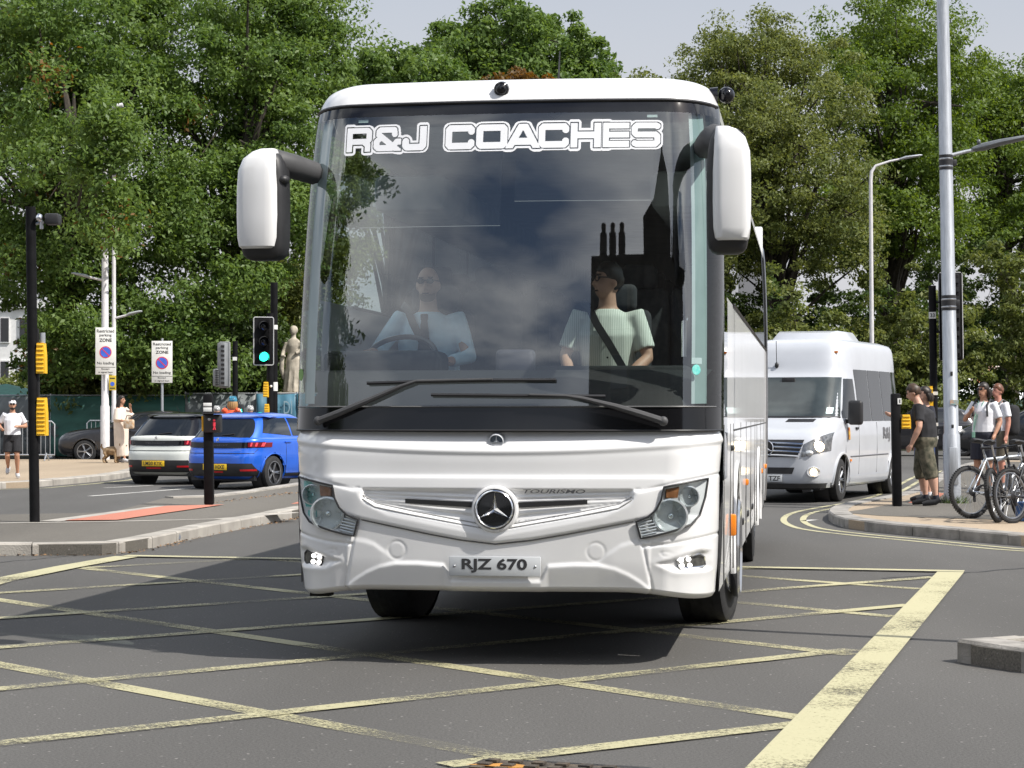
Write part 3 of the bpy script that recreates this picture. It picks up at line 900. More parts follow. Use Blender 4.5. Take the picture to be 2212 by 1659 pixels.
def wheel(parent, c, r, w, rim_r, ang=0.0, out=1, spokes=10, chrome=M_ALLOY, name='wheel', tread=True):
    """tyre + rim; axle along local x"""
    root = bpy.data.objects.new(name, None); col.objects.link(root); root.parent = parent
    root.location = c; root.rotation_euler = (0, 0, ang)
    A = Matrix.Rotation(rad(90), 4, 'Y')
    mb = MB(); h = w / 2
    mb.lathe([(rim_r, -h * .9), (rim_r * 1.04, -h), (r * .90, -h), (r * .975, -h * .86), (r, -h * .62), (r, h * .62), (r * .975, h * .86), (r * .90, h), (rim_r * 1.04, h), (rim_r, h * .9)], 40, A, cap=False)
    if tread:
        for k in (-.38, -.13, .13, .38): mb.lathe([(r * 1.001, w * k - .006), (r * 1.012, w * k - .09 * w), (r * 1.001, w * k + .09 * w)], 40, A, cap=False)
    mb.build('tyre', M_RUBBER, root)
    mb = MB()
    mb.lathe([(rim_r * 1.02, out * h * .92), (rim_r * .97, out * h * .97), (rim_r * .93, out * h * .6), (rim_r * .2, out * h * .35), (.001, out * h * .4)], 32, A, mi=1, cap=False)
    for i in range(spokes):
        a = 2 * math.pi * i / spokes
        for da in (-.09, .09):
            mb.tube([(out * h * .62, rim_r * .14 * math.cos(a), rim_r * .14 * math.sin(a)), (out * h * .78, rim_r * .92 * math.cos(a + da), rim_r * .92 * math.sin(a + da))], [rim_r * .075, rim_r * .055], 5)
    mb.lathe([(.001, out * h * .84), (rim_r * .2, out * h * .80), (rim_r * .22, out * h * .4)], 16, A, cap=False)
    mb.lathe([(rim_r * 1.03, out * h * .90), (rim_r * 1.03, out * h * 1.02), (rim_r * .95, out * h * 1.02), (rim_r * .95, out * h * .86)], 32, A, cap=False)
    mb.build('rim', [chrome, M_DARKMET], root)
    return root
for sgn in (-1, 1):
    wheel(coach, (sgn * 1.075, 2.9, .51), .51, .31, .30, rad(-7), out=sgn, chrome=M_CHROME)
    wheel(coach, (sgn * 1.06, 8.94, .51), .51, .33, .30, 0, out=sgn, chrome=M_CHROME)
mb = MB(); mb.lathe([(.30, .13), (.335, .16), (.345, .19), (.32, .205), (.29, .19)], 36, Matrix.Translation((1.09, 2.87, .51)) @ Matrix.Rotation(rad(90), 4, 'Y'), cap=False)
mb.build('wheel_trim_ring', M_CHROME, coach)

# headlights
M_REFL = mat('lamp_reflector', (0.66, 0.68, 0.70), rough=0.3, metal=0.45, var=0.15, scale=30)
M_HOUS = mat('lamp_housing', (0.58, 0.59, 0.60), rough=0.4, metal=0.1, var=0.1)
M_TEAL = mat('lamp_teal_reflection', (0.10, 0.42, 0.42), rough=0.25, metal=0.6, var=0.1)
M_LED = mat('white_led', (1.0, 0.97, 0.93), emit=2.0)
def headlight(sgn):
    root = bpy.data.objects.new('headlight', None); col.objects.link(root); root.parent = coach
    P = [(sgn * x, z) for x, z in HEAD]
    c = (sum(p[0] for p in HEAD) / len(HEAD) * sgn, sum(p[1] for p in HEAD) / len(HEAD))
    def fan(off_c, off_e, nr=6, sub=6):
        ring = []
        for i in range(len(P)):
            a, b = P[i], P[(i + 1) % len(P)]
            for k in range(sub): ring.append((a[0] + (b[0] - a[0]) * k / sub, a[1] + (b[1] - a[1]) * k / sub))
        rows = []
        for q in range(1, nr + 1):
            t = q / nr
            rows.append([fpt(c[0] + (p[0] - c[0]) * t, c[1] + (p[1] - c[1]) * t, off_c + (off_e - off_c) * t ** 4) for p in ring])
        m = len(ring); mb = MB()
        v = [fpt(c[0], c[1], off_c)] + [p for r in rows for p in r]
        f = [(0, 1 + j, 1 + (j + 1) % m) for j in range(m)]
        for i in range(nr - 1):
            f += [(1 + i * m + j, 1 + i * m + (j + 1) % m, 1 + (i + 1) * m + (j + 1) % m, 1 + (i + 1) * m + j) for j in range(m)]
        mb.add(v, f); return mb, ring
    mb, ring = fan(-.050, -.003)
    mb.build('housing', M_HOUS, root)
    mb, _ = fan(.004, .001)
    mb.build('lens', glass('headlamp_cover', (0.96, 0.98, 0.98), 0.03), root, sharp=80)
    mb = MB(); mb.tube([fpt(p[0], p[1], .001) for p in ring], .006, 6, closed=True); mb.build('seal', M_BLACKP, root)
    def dish(x, z, r, ry=None, teal=False):
        p = fpt(sgn * x, z, -.020)
        Mx = Matrix.Translation(p) @ Matrix.Rotation(rad(90) , 4, 'X') @ Matrix.Rotation(rad(0), 4, 'Y')
        mb = MB()
        mb.lathe([(r * 1.08, -.004), (r * 1.08, .008), (r * .97, .010), (r * .93, .0), (r * .80, -.025), (r * .55, -.045), (r * .25, -.055), (.001, -.055)], 28, Mx, cap=False)
        for k in range(9):
            a = 2 * math.pi * k / 9
            mb.tube([Mx @ Vector((r * .30 * math.cos(a), r * .30 * math.sin(a), -.050)), Mx @ Vector((r * .86 * math.cos(a), r * .86 * math.sin(a), -.012))], .0035, 4)
        mb.build('reflector', M_REFL, root)
        mb = MB(); mb.ball(Mx @ Vector((0, 0, -.03)), r * .22, 10, 7); mb.build('bulb', mat('bulb_glass', (0.75, 0.78, 0.8), rough=0.1, metal=0.8), root)
        mb = MB()
        mb.lathe([(r * 1.0, .010), (r * .6, .020), (.001, .024)], 24, Mx, cap=False)
        mb.build('inner_lens', G_CLEAR, root, sharp=80)
    dish(1.105, .972, .056); dish(.995, .862, .093)
    if sgn < 0:
        mb = MB()
        for x0, x1, z0, z1 in ((1.10, 1.165, .90, 1.05), (1.06, 1.13, .835, .88)):
            mb.add([fpt(sgn * x, z, -.012) for x, z in ((x0, z0), (x1, z0), (x1, z1), (x0, z1))], [(0, 1, 2, 3)])
        mb.build('teal_reflection', glass('teal_reflection_glass', (0.35, 0.85, 0.82), 0.10), root, flat=True)  # teal reflection in this lamp, put in as tinted panes
    # amber indicator block
    mb = MB()
    for i, (x0, x1, z0, z1) in enumerate(((.965, 1.04, .963, 1.03),)):
        mb.loft([[fpt(sgn * x, z, -.03) for x, z in ((x0, z0), (x1, z0), (x1 + .01, z1 + .003), (x0, z1 - .012))], [fpt(sgn * x, z, -.012) for x, z in ((x0 + .004, z0 + .004), (x1 - .004, z0 + .004), (x1 + .004, z1 - .004), (x0 + .004, z1 - .016))]])
    mb.build('indicator', mat('amber_brown_lens', (0.24, 0.11, 0.05), rough=0.2, c2=(0.16, 0.07, 0.03), scale=25), root)
    # bright fins towards the grille
    mb = MB()
    for k in range(6):
        z = .753 + k * .0165
        mb.tube([fpt(sgn * (.832 - k * .004), z, -.012), fpt(sgn * (.925 - k * .006 - abs(k - 2) * .006), z + .018, -.014)], .0055, 6)
    mb.build('fin', mat('fin_silver', (0.66, 0.68, 0.70), rough=0.3, metal=0.3), root)
    return root
headlight(1); headlight(-1)
def foglight(sgn):
    root = bpy.data.objects.new('fog_light', None); col.objects.link(root); root.parent = coach
    mb = MB()
    a = [fpt(sgn * x, z, -.034) for x, z in FOG]; b = [fpt(sgn * x, z, -.060) for x, z in FOG]
    mb.loft([a, b]); mb.build('housing', mat('fog_housing', (0.16, 0.16, 0.15), rough=0.3, metal=0.7, var=0.3, scale=30), root)
    mb = MB(); mb.tube(a, .006, 5, closed=True); mb.build('bezel', M_CHROME if sgn > 0 else M_BLACKP, root)
    for x, z in ((1.062, .608), (1.105, .613), (1.066, .577), (1.112, .578)):
        mb = MB(); p = fpt(sgn * x, z, -.026); mb.ball(p, (.0145, .008, .0135), 12, 7); mb.build('lamp', M_LED, root)
foglight(1); foglight(-1)

# grille slots, badges, plate
for sgn in (-1, 1):
    mb = MB(); N_ = 14
    up, dn = [], []
    for i in range(N_ + 1):
        x = .125 + (.525 - .125) * i / N_; t = x / .79
        up.append(fpt(sgn * x, .932 + t * .033, -.020)); dn.append(fpt(sgn * (x - .0), .899 + t * .045, -.020))
    mb.add(up + dn, [(i, i + 1, N_ + 2 + i, N_ + 1 + i) for i in range(N_)])
    mb.build('grille_slot', mat('slot_black', (0.012, 0.012, 0.013), rough=0.6), coach)
def star_badge(parent, c, r, tilt=0.0):
    root = bpy.data.objects.new('badge', None); col.objects.link(root); root.parent = parent
    Mx = Matrix.Translation(c) @ Matrix.Rotation(rad(90) - tilt, 4, 'X')
    mb = MB(); mb.lathe([(r * .86, .0), (r * .88, .012), (r * .94, .018), (r, .012), (r, -.012)], 40, Mx, cap=False); mb.build('ring', M_CHROME, root)
    mb = MB(); mb.lathe([(r * .9, -.004), (.001, .002)], 40, Mx, cap=False); mb.build('disc', mat('badge_black', (0.012, 0.014, 0.016), rough=0.1), root)
    mb = MB()
    pts = []
    for k in range(6):
        a = math.pi / 2 + k * math.pi / 3
        rr = r * .86 if k % 2 == 0 else r * .155
        pts.append(Vector((rr * math.cos(a), rr * math.sin(a), .004)))
    cpt = Vector((0, 0, .022))
    mb.add(pts + [cpt], [(i, (i + 1) % 6, 6) for i in range(6)], M=Mx)
    mb.build('star', M_CHROME, root, flat=True)
    return root
mb = MB(); cc = fpt(0, .899, 0)
mb.lathe([(.136, -.05), (.134, -.008), (.126, .006), (.116, .008), (.110, -.01)], 44, Matrix.Translation(cc) @ Matrix.Rotation(rad(90), 4, 'X'), cap=False)
mb.build('badge_mount', M_WHITE, coach)
star_badge(coach, cc + Vector((0, -.006, 0)), .110)
sb_ = star_badge(coach, fpt(0, 1.294, -.030), .042, -.3)
for ch in sb_.children:
    ch.data.materials[0] = mat('badge_silver', (0.55, 0.57, 0.60), rough=0.3)
    if ch.name.startswith('disc'): ch.data.materials[0] = mat('badge_slate', (0.10, 0.13, 0.17), rough=0.25)

def warp_text(name, body, x0, x1, z0, z1, m, parent, off, bold=.02, shear=0.0, surf=fpt):
    v, f = fit_text(body, x1 - x0, z1 - z0, bold, shear)
    mb = MB(); cx, cz = (x0 + x1) / 2, (z0 + z1) / 2
    mb.add([surf(cx + p[0], cz + p[1], off) for p in v], f)
    return mb.build(name, m, parent, flat=True, recalc=False)
warp_text('model_lettering', 'TOURISMO', .165, .515, .990, 1.012, mat('lettering_chrome', (0.10, 0.10, 0.105), rough=0.3, metal=0.6), coach, .022, .012, .25)

plate = MB(); plate.box((0, 0, 0), (.525, .012, .112), bev=.004)
pc = fpt(0, .576, .010)
po = plate.build('number_plate', M_PLATEW, coach, loc=pc)
v, f = fit_text('RJZ 670', .375, .082, .030)
mb = MB(); mb.add(v, f, M=Matrix.Translation((-.002, -.0075, .004)) @ TO_FRONT); mb.build('plate_lettering', mat('plate_ink', (0.03, 0.03, 0.033), rough=0.5), po, flat=True, recalc=False)
for sx in (-1, 1):
    mb = MB(); mb.ball((sx * .232, -.006, .0), (.008, .004, .008), 8, 5); mb.build('screw', M_ALLOY, po)

# lettering across the windscreen: outlined wide letters cut from white film
def letter_film():
    U = .000937; H, h = 155.0, 21.5
    def L(w, k):
        a, b, c, d = h, w - h, h * .93, H - h * .93
        ch = 12
        if k == 'C': return [[(b, 42), (b, c + ch), (b - ch, c), (a + ch, c), (a, c + ch), (a, d - ch), (a + ch, d), (b - ch, d), (b, d - ch), (b, 113)]]
        if k == 'O': return [[(b, c + ch), (b - ch, c), (a + ch, c), (a, c + ch), (a, d - ch), (a + ch, d), (b - ch, d), (b, d - ch), (b, c + ch)]]
        if k == 'A': return [[(14, H + 12), (w / 2 - 14, c), (w / 2 + 14, c), (w - 14, H + 12)], [(55, 112), (w - 55, 112)]]
        if k == 'H': return [[(a, -30), (a, H + 30)], [(b, -30), (b, H + 30)], [(a, 77), (b, 77)]]
        if k == 'E': return [[(a, -30), (a, H + 30)], [(a, c), (w + 30, c)], [(a, d), (w + 30, d)], [(a, 77), (w + 20, 77)]]
        if k == 'S': return [[(b, 24), (b - 8, c), (a + ch, c), (a, c + ch), (a, 66), (a + ch, 77), (b - ch, 77), (b, 89), (b, d - ch), (b - ch, d), (a + 8, d), (a, 131)]]
        if k == 'J': return [[(b, -30), (b, d - ch), (b - ch, d), (a + ch, d), (a, d - ch), (a, 96)]]
        if k == 'R': return [[(a, H + 30), (a, -30)], [(a, c), (b - ch, c), (b, c + ch), (b, 76), (b - ch, 90), (a, 90)], [(b - 34, 92), (b - 8, 112), (b - 8, H + 30)]]
        if k == '&': return [[(b - 22, 48), (b - 26, c), (a + 24, c), (a + 14, c + 10), (a + 14, 50), (b + 14, H + 6)], [(a + 26, 70), (a, 92), (a, d - 10), (a + 12, d), (b - 36, d), (b - 8, 96), (b + 16, 96)]]
    rows = [('R', 78, 170), ('&', 255, 182), ('J', 445, 155), ('C', 722, 186), ('O', 918, 197), ('A', 1105, 215), ('C', 1310, 190), ('H', 1510, 188), ('E', 1708, 164), ('S', 1885, 182)]
    X0, X1 = 40, 2100; step = 2.6
    xs = np.arange(X0, X1, step); ys = np.arange(-34, H + 34, step)
    GX, GY = np.meshgrid(xs, ys)
    D = np.full(GX.shape, 1e3)
    for k, x0, w in rows:
        dl = np.full(GX.shape, 1e3)
        for poly in L(w, k):
            for (ax_, ay), (bx_, by) in zip(poly[:-1], poly[1:]):
                vx, vy = bx_ - ax_, by - ay
                t = np.clip(((GX - x0 - ax_) * vx + (GY - ay) * vy) / (vx * vx + vy * vy + 1e-9), 0, 1)
                dl = np.minimum(dl, np.hypot(GX - x0 - ax_ - vx * t, GY - ay - vy * t))
        dl -= (18.5 if k in 'SE&R' else h)
        qx, qy = np.abs(GX - x0 - w / 2) - w / 2, np.abs(GY - H / 2) - H / 2
        bx = np.minimum(np.maximum(qx, qy), 0) + np.hypot(np.maximum(qx, 0), np.maximum(qy, 0))
        dl = np.minimum(np.maximum(dl, bx), 0) + np.hypot(np.maximum(dl, 0), np.maximum(bx, 0))
        D = np.minimum(D, dl)
    M1 = D < 0
    M2 = (D > 7.5) & (D < 22)
    # counters of the letters stay open: the outline keeps to the outside
    mb = MB(); Z0 = 3.062
    def w(i, j):
        return fpt((xs[0] + j * step - 1072) * U - .022, Z0 - (ys[0] + i * step - H / 2) * U * 1.02, .0035)
    out = np.zeros(D.shape, bool)
    stack = [(0, 0)]; free = D > 7.5
    out[0, :] = free[0, :]; out[-1, :] = free[-1, :]
    for _ in range(400):
        nw = out.copy()
        nw[1:] |= out[:-1]; nw[:-1] |= out[1:]; nw[:, 1:] |= out[:, :-1]; nw[:, :-1] |= out[:, 1:]
        nw &= free
        if (nw == out).all(): break
        out = nw
    M2 &= out
    for Mk in (M1, M2):
        for i in range(D.shape[0]):
            j = 0; row = Mk[i]; n_ = len(row)
            while j < n_:
                if row[j]:
                    e = j
                    while e < n_ and row[e] and e - j < 24: e += 1
                    mb.add([w(i, j), w(i, e), w(i + 1, e), w(i + 1, j)], [(0, 1, 2, 3)])
                    j = e
                else: j += 1
    return mb.build('windscreen_lettering', mat('white_film', (0.78, 0.79, 0.82), rough=0.5, var=0.02), coach, flat=True, recalc=False)
letter_film()

# wipers
def wiper(pts_arm, blade, name='wiper'):
    root = bpy.data.objects.new(name, None); col.objects.link(root); root.parent = coach
    mb = MB()
    P = [fpt(x, z, .042) for x, z in pts_arm]
    mb.tube(P, [.021, .020, .017, .012, .009, .008][:len(P)], 8)
    mb.ball(P[0], (.028, .022, .028), 12, 8)
    mb.build('arm', M_GREYP, root)
    mb = MB(); mb.tube([fpt(x, z, .03) for x, z in blade], .011, 6); mb.tube([fpt(x, z, .016) for x, z in blade], .006, 5); mb.build('blade', M_BLACKP, root)
wiper([(-1.03, 1.392), (-.90, 1.445), (-.72, 1.52), (-.55, 1.592), (-.46, 1.622), (-.02, 1.63)], [(-.755, 1.612), (-.4, 1.622), (0, 1.628), (.34, 1.628)])
wiper([(.945, 1.392), (.83, 1.43), (.68, 1.475), (.50, 1.52), (.40, 1.536), (.19, 1.542)], [(-.375, 1.545), (0, 1.541), (.3, 1.538), (.62, 1.535)])

# mirrors
def mirror(cx, cy, cz, w, hgt, armpts, tilt, sgn):
    root = bpy.data.objects.new('mirror', None); col.objects.link(root); root.parent = coach
    R_ = Matrix.Rotation(tilt, 4, 'Z')
    def sect(z, sx, sy, dy=0.0, dx=0.0, front_only=False):
        pts = []
        for k in range(24):
            a = 2 * math.pi * k / 24
            ca, sa = math.cos(a), math.sin(a)
            e = .55
            x = math.copysign(abs(ca) ** e, ca) * sx + dx; y = math.copysign(abs(sa) ** e, sa) * sy + dy
            if front_only and y > .0: y = 0.0 + y * .15
            pts.append(Vector((cx, cy, cz)) + (R_ @ Vector((x, y, z))))
        return pts
    hz = hgt / 2
    prof = [(-1.0, .55), (-.97, .74), (-.9, .9), (-.75, .98), (-.4, 1), (.2, 1), (.6, .97), (.8, .88), (.92, .72), (.99, .45), (1.0, .3)]
    mb = MB(); mb.loft([sect(hz * t, w / 2 * s, .105 * s, .02) for t, s in prof]); mb.build('shell', M_BLACKP, root)
    mb = MB()
    cap = [(-.80, .78), (-.76, .9), (-.6, .97), (-.2, 1), (.3, .99), (.62, .94), (.84, .80), (.97, .55), (1.02, .36)]
    lean = [0, 0, 0, 0, 0, 0, .01, .03, .05]
    mb.loft([sect(hz * t, w / 2 * .93 * s, .118 * s, -.01, -sgn * (-.018) + (-sgn) * l) for (t, s), l in zip(cap, lean)])
    mb.build('cap', M_WHITE, root)
    mb = MB(); mb.box((0, 0, 0), (w * .8, .01, hgt * .8), bev=.004, M=Matrix.Translation((cx, cy, cz)) @ R_ @ Matrix.Translation((0, .124, 0))); mb.build('mirror_glass', M_CHROME, root)
    mb = MB(); mb.tube(armpts, [.078, .078, .074, .07, .062][:len(armpts)], 10); mb.build('arm', M_GREYP, root)
    return root
mirror(-1.385, .17, 2.655, .275, .64, [(-1.38, .19, 2.88), (-1.32, .22, 2.91), (-1.25, .36, 2.90), (-1.17, .52, 2.88)], rad(-6), -1)
mb = MB(); mb.ball((-1.26, .14, 2.80), (.035, .05, .03), 10, 7); mb.build('mirror_camera', M_BLACKP, coach)
mirror(1.318, -.03, 2.68, .235, .70, [(1.28, .0, 2.96), (1.24, .05, 2.99), (1.2, .25, 2.99), (1.16, .55, 3.0)], rad(4), 1)

# cameras, aerial, stickers
for x, z, o, r in ((-.03, 3.345, .0, .040),):
    mb = MB(); p = fpt(x, z, .012); mb.ball(p, r, 18, 12); mb.lathe([(r * 1.12, -.02), (r * 1.12, .012), (r * .95, .02)], 20, Matrix.Translation(p) @ Matrix.Rotation(rad(105), 4, 'X')); mb.build('front_camera', M_GLOSSB, coach)
mb = MB(); mb.ball((1.27, .95, 3.36), .05, 16, 10); mb.lathe([(.045, 0), (.05, .05)], 14, Matrix.Translation((1.17, .95, 3.36)) @ Matrix.Rotation(rad(90), 4, 'Y')); mb.build('side_camera', M_GLOSSB, coach)
mb = MB(); mb.ball((1.285, 3.2, 2.75), .035, 12, 8); mb.tube([(1.2, 3.2, 2.75), (1.285, 3.2, 2.75)], .02, 8); mb.build('side_camera', M_GREYP, coach)
mb = MB(); mb.tube([(.03, 2.6, 3.48), (.03, 2.75, 3.56), (.03, 2.9, 3.98)], [.02, .010, .004], 6); mb.ball((.03, 2.58, 3.50), (.05, .09, .03), 10, 6); mb.build('aerial', M_BLACKP, coach)
mb = MB(); mb.lathe([(.03, .0), (.028, .002), (.0, .002)], 20, Matrix.Translation(fpt(1.125, 1.69, .003)) @ Matrix.Rotation(rad(38), 4, 'Z') @ Matrix.Rotation(rad(90), 4, 'X')); mb.build('round_sticker', mat('teal_sticker', (0.10, 0.55, 0.50), rough=0.5, c2=(0.25, 0.65, 0.6), scale=60), coach)
mb = MB(); mb.add([fpt(1.10, 1.725, .002), fpt(1.155, 1.725, .002), fpt(1.155, 1.76, .002), fpt(1.10, 1.76, .002)], [(0, 1, 2, 3)]); mb.build('permit_holder', mat('pale_film', (0.3, 0.4, 0.4), rough=0.3), coach, flat=True)
mb = MB(); mb.lathe([(.036, .0), (.034, .002), (.0, .002)], 20, Matrix.Translation(fpt(-1.205, 1.67, .003)) @ Matrix.Rotation(rad(-55), 4, 'Z') @ Matrix.Rotation(rad(90), 4, 'X')); mb.build('round_sticker', mat('green_sticker', (0.18, 0.35, 0.08), rough=0.5), coach)
for x in (-.86, .86):
    mb = MB(); mb.add([fpt(x - .03, 3.172, -.012), fpt(x + .03, 3.172, -.012), fpt(x + .03, 3.19, -.012), fpt(x - .03, 3.19, -.012)], [(0, 1, 2, 3)]); mb.build('sensor_patch', mat('pale_patch', (0.4, 0.5, 0.48), rough=0.4), coach, flat=True)

# interior
M_DASH = mat('dashboard_dark', (0.011, 0.012, 0.013), rough=0.75, var=0.2, bump=0.2)
M_SEAT = mat('seat_fabric', (0.025, 0.027, 0.032), rough=0.9, c2=(0.045, 0.045, 0.05), scale=22)
M_TRIM = mat('interior_trim', (0.50, 0.52, 0.52), rough=0.7, var=0.1)
mb = MB()
def shelf(x0, x1, zt, y1):
    xs_ = np.linspace(x0, x1, 14)
    a = [fpt(x, 1.48, -.03) for x in xs_]; b = [fpt(x, zt - .13, -.10) for x in xs_]; c = [Vector((x, .62, zt)) for x in xs_]; d = [Vector((x, y1, zt)) for x in xs_]; e = [Vector((x, y1 + .05, 1.0)) for x in xs_]
    grid = [a, b, c, d, e]; n = len(xs_)
    mb.add([p for r in grid for p in r], [(i * n + j, i * n + j + 1, (i + 1) * n + j + 1, (i + 1) * n + j) for i in range(4) for j in range(n - 1)])
shelf(-1.2, 1.2, 1.70, 1.15)
mb.box((-.82, .98, 1.745), (.72, .42, .16), bev=.05, seg=3)
mb.box((.55, 1.05, 1.70), (1.0, .35, .06), bev=.025)
mb.build('dashboard', M_DASH, coach)
mb = MB(); mb.box((.02, .72, 1.72), (.235, .10, .21), bev=.03, seg=3); mb.build('dash_monitor', mat('monitor_case', (0.05, 0.05, 0.07), rough=0.5), coach)
mb = MB(); mb.box((0, 6.6, 1.02), (2.4, 10.6, .08)); mb.box((0, 1.2, .9), (2.3, 1.6, .06)); mb.build('floor', mat('floor_dark', (0.03, 0.03, 0.035), rough=0.8), coach)
mb = MB(); mb.box((0, 6.9, 3.27), (2.3, 10.6, .04)); mb.box((-.95, 7.2, 2.95), (.5, 9.6, .25), bev=.05); mb.box((.95, 7.2, 2.95), (.5, 9.6, .25), bev=.05); mb.build('ceiling', M_TRIM, coach)
def arc_pt(x, z, inn): return fpt(x, z, -inn)
for sgn in (-1, 1):
    mb = MB(); rings = []
    for z in np.linspace(1.5, 3.2, 10):
        W = float(fW(z)); xo = W - .03
        a = fpt(sgn * (W - .075), z, -.02); b = fpt(sgn * (W - .150), z, -.03)
        rings.append([a, b, b + Vector((sgn * .03, .10, 0)), a + Vector((0, .08, 0))])
    mb.loft(rings); mb.build('windscreen_pillar', mat('pillar_trim', (0.42, 0.47, 0.48), rough=0.6, var=0.06), coach)
def seat(x, y, zf=1.05, w=.46, hgt=.75):
    root = bpy.data.objects.new('seat', None); col.objects.link(root); root.parent = coach; root.location = (x, y, zf)
    mb = MB(); mb.box((0, 0, .40), (w, .46, .14), bev=.05, seg=3); mb.box((0, .02, .18), (w * .6, .34, .34)); mb.build('cushion', M_SEAT, root)
    mb = MB(); mb.box((0, .27, .40 + hgt / 2), (w, .13, hgt), bev=.05, seg=3); mb.box((0, .25, .48 + hgt), (w * .62, .10, .18), bev=.04, seg=3); mb.build('backrest', M_SEAT, root)
    return root
seat(-.76, 2.12, 1.02, .52, .72); seat(.46, 2.12, 1.02, .50, .72)
sx = seat(.93, 4.1, 1.25, .42, .7)
first = True
for yy in np.arange(3.3, 11.5, .85):
    for xx in (-.98, -.54, .54, .98):
        if abs(yy - 4.15) < .01 and xx == .98: continue
        r = sx.copy(); col.objects.link(r); r.location = (xx, yy, 1.25)
        for ch in sx.children:
            c2_ = ch.copy(); col.objects.link(c2_); c2_.parent = r
sw = bpy.data.objects.new('steering_wheel', None); col.objects.link(sw); sw.parent = coach
SWC = Vector((-.83, 1.50, 1.80)); SWR = Matrix.Translation(SWC) @ Matrix.Rotation(rad(38), 4, 'X')
mb = MB(); mb.tube([SWR @ Vector((.225 * math.cos(a), .225 * math.sin(a), 0)) for a in np.linspace(0, 2 * math.pi, 40)[:-1]], .017, 8, closed=True); mb.build('rim', mat('wheel_rim_leather', (0.05, 0.05, 0.055), rough=0.3), sw)
mb = MB(); mb.tube([SWR @ Vector((-.21, 0, 0)), SWR @ Vector((0, 0, -.03)), SWR @ Vector((.21, 0, 0))], .02, 6); mb.tube([SWR @ Vector((0, 0, -.03)), SWR @ Vector((0, -.2, 0))], .02, 6); mb.lathe([(.07, -.05), (.07, -.01), (.03, 0)], 16, SWR); mb.build('spokes', M_BLACKP, sw)
mb = MB(); mb.tube([SWR @ Vector((0, 0, -.03)), Vector((-.83, 1.0, 1.35))], .04, 8); mb.build('column', M_BLACKP, sw)
# roller blinds behind the top of the screen
M_BLIND = glass('blind_film', (0.62, 0.65, 0.68), 0.02, 0.3)
for x0, x1, zb in ((-.88, -.02, 2.555), (.06, .88, 2.70)):
    xs_ = np.linspace(x0, x1, 10); rws = [[fpt(x, z, -.09) for x in xs_] for z in np.linspace(zb, 3.2, 6)]
    root = grid_mb(rws).build('sun_blind', M_BLIND, coach, sharp=80)
    mb = MB(); mb.tube([fpt(x, zb, -.09) for x in xs_], .003, 5); mb.build('blind_bar', mat('blind_bar', (0.16, 0.17, 0.17), rough=0.5), root)
mb = MB(); mb.tube([(.98, 1.55, 1.80), (.98, 1.55, 2.02), (.98, 1.75, 2.05)], .016, 8); mb.build('grab_rail', M_CHROME, coach)
# ------------------------------------------------------------------ other vehicles
M_CARGLASS = mat('dark_car_glass', (0.012, 0.014, 0.016), rough=0.04, var=0.1, spec=0.8)
M_BLUE = mat('blue_car_paint', (0.012, 0.115, 0.62), rough=0.3, metal=0.25, var=0.05, coat=0.9)
M_CARW = mat('pearl_white_car_paint', (0.60, 0.62, 0.58), rough=0.35, var=0.03, coat=0.8)
M_CARK = mat('charcoal_car_paint', (0.022, 0.022, 0.026), rough=0.28, metal=0.3, var=0.1, coat=0.9)
M_CARK2 = mat('black_car_paint', (0.010, 0.011, 0.014), rough=0.25, metal=0.2, var=0.1, coat=0.9)
M_WARM = mat('lit_headlamp', (1.0, 0.80, 0.50), emit=6.0)

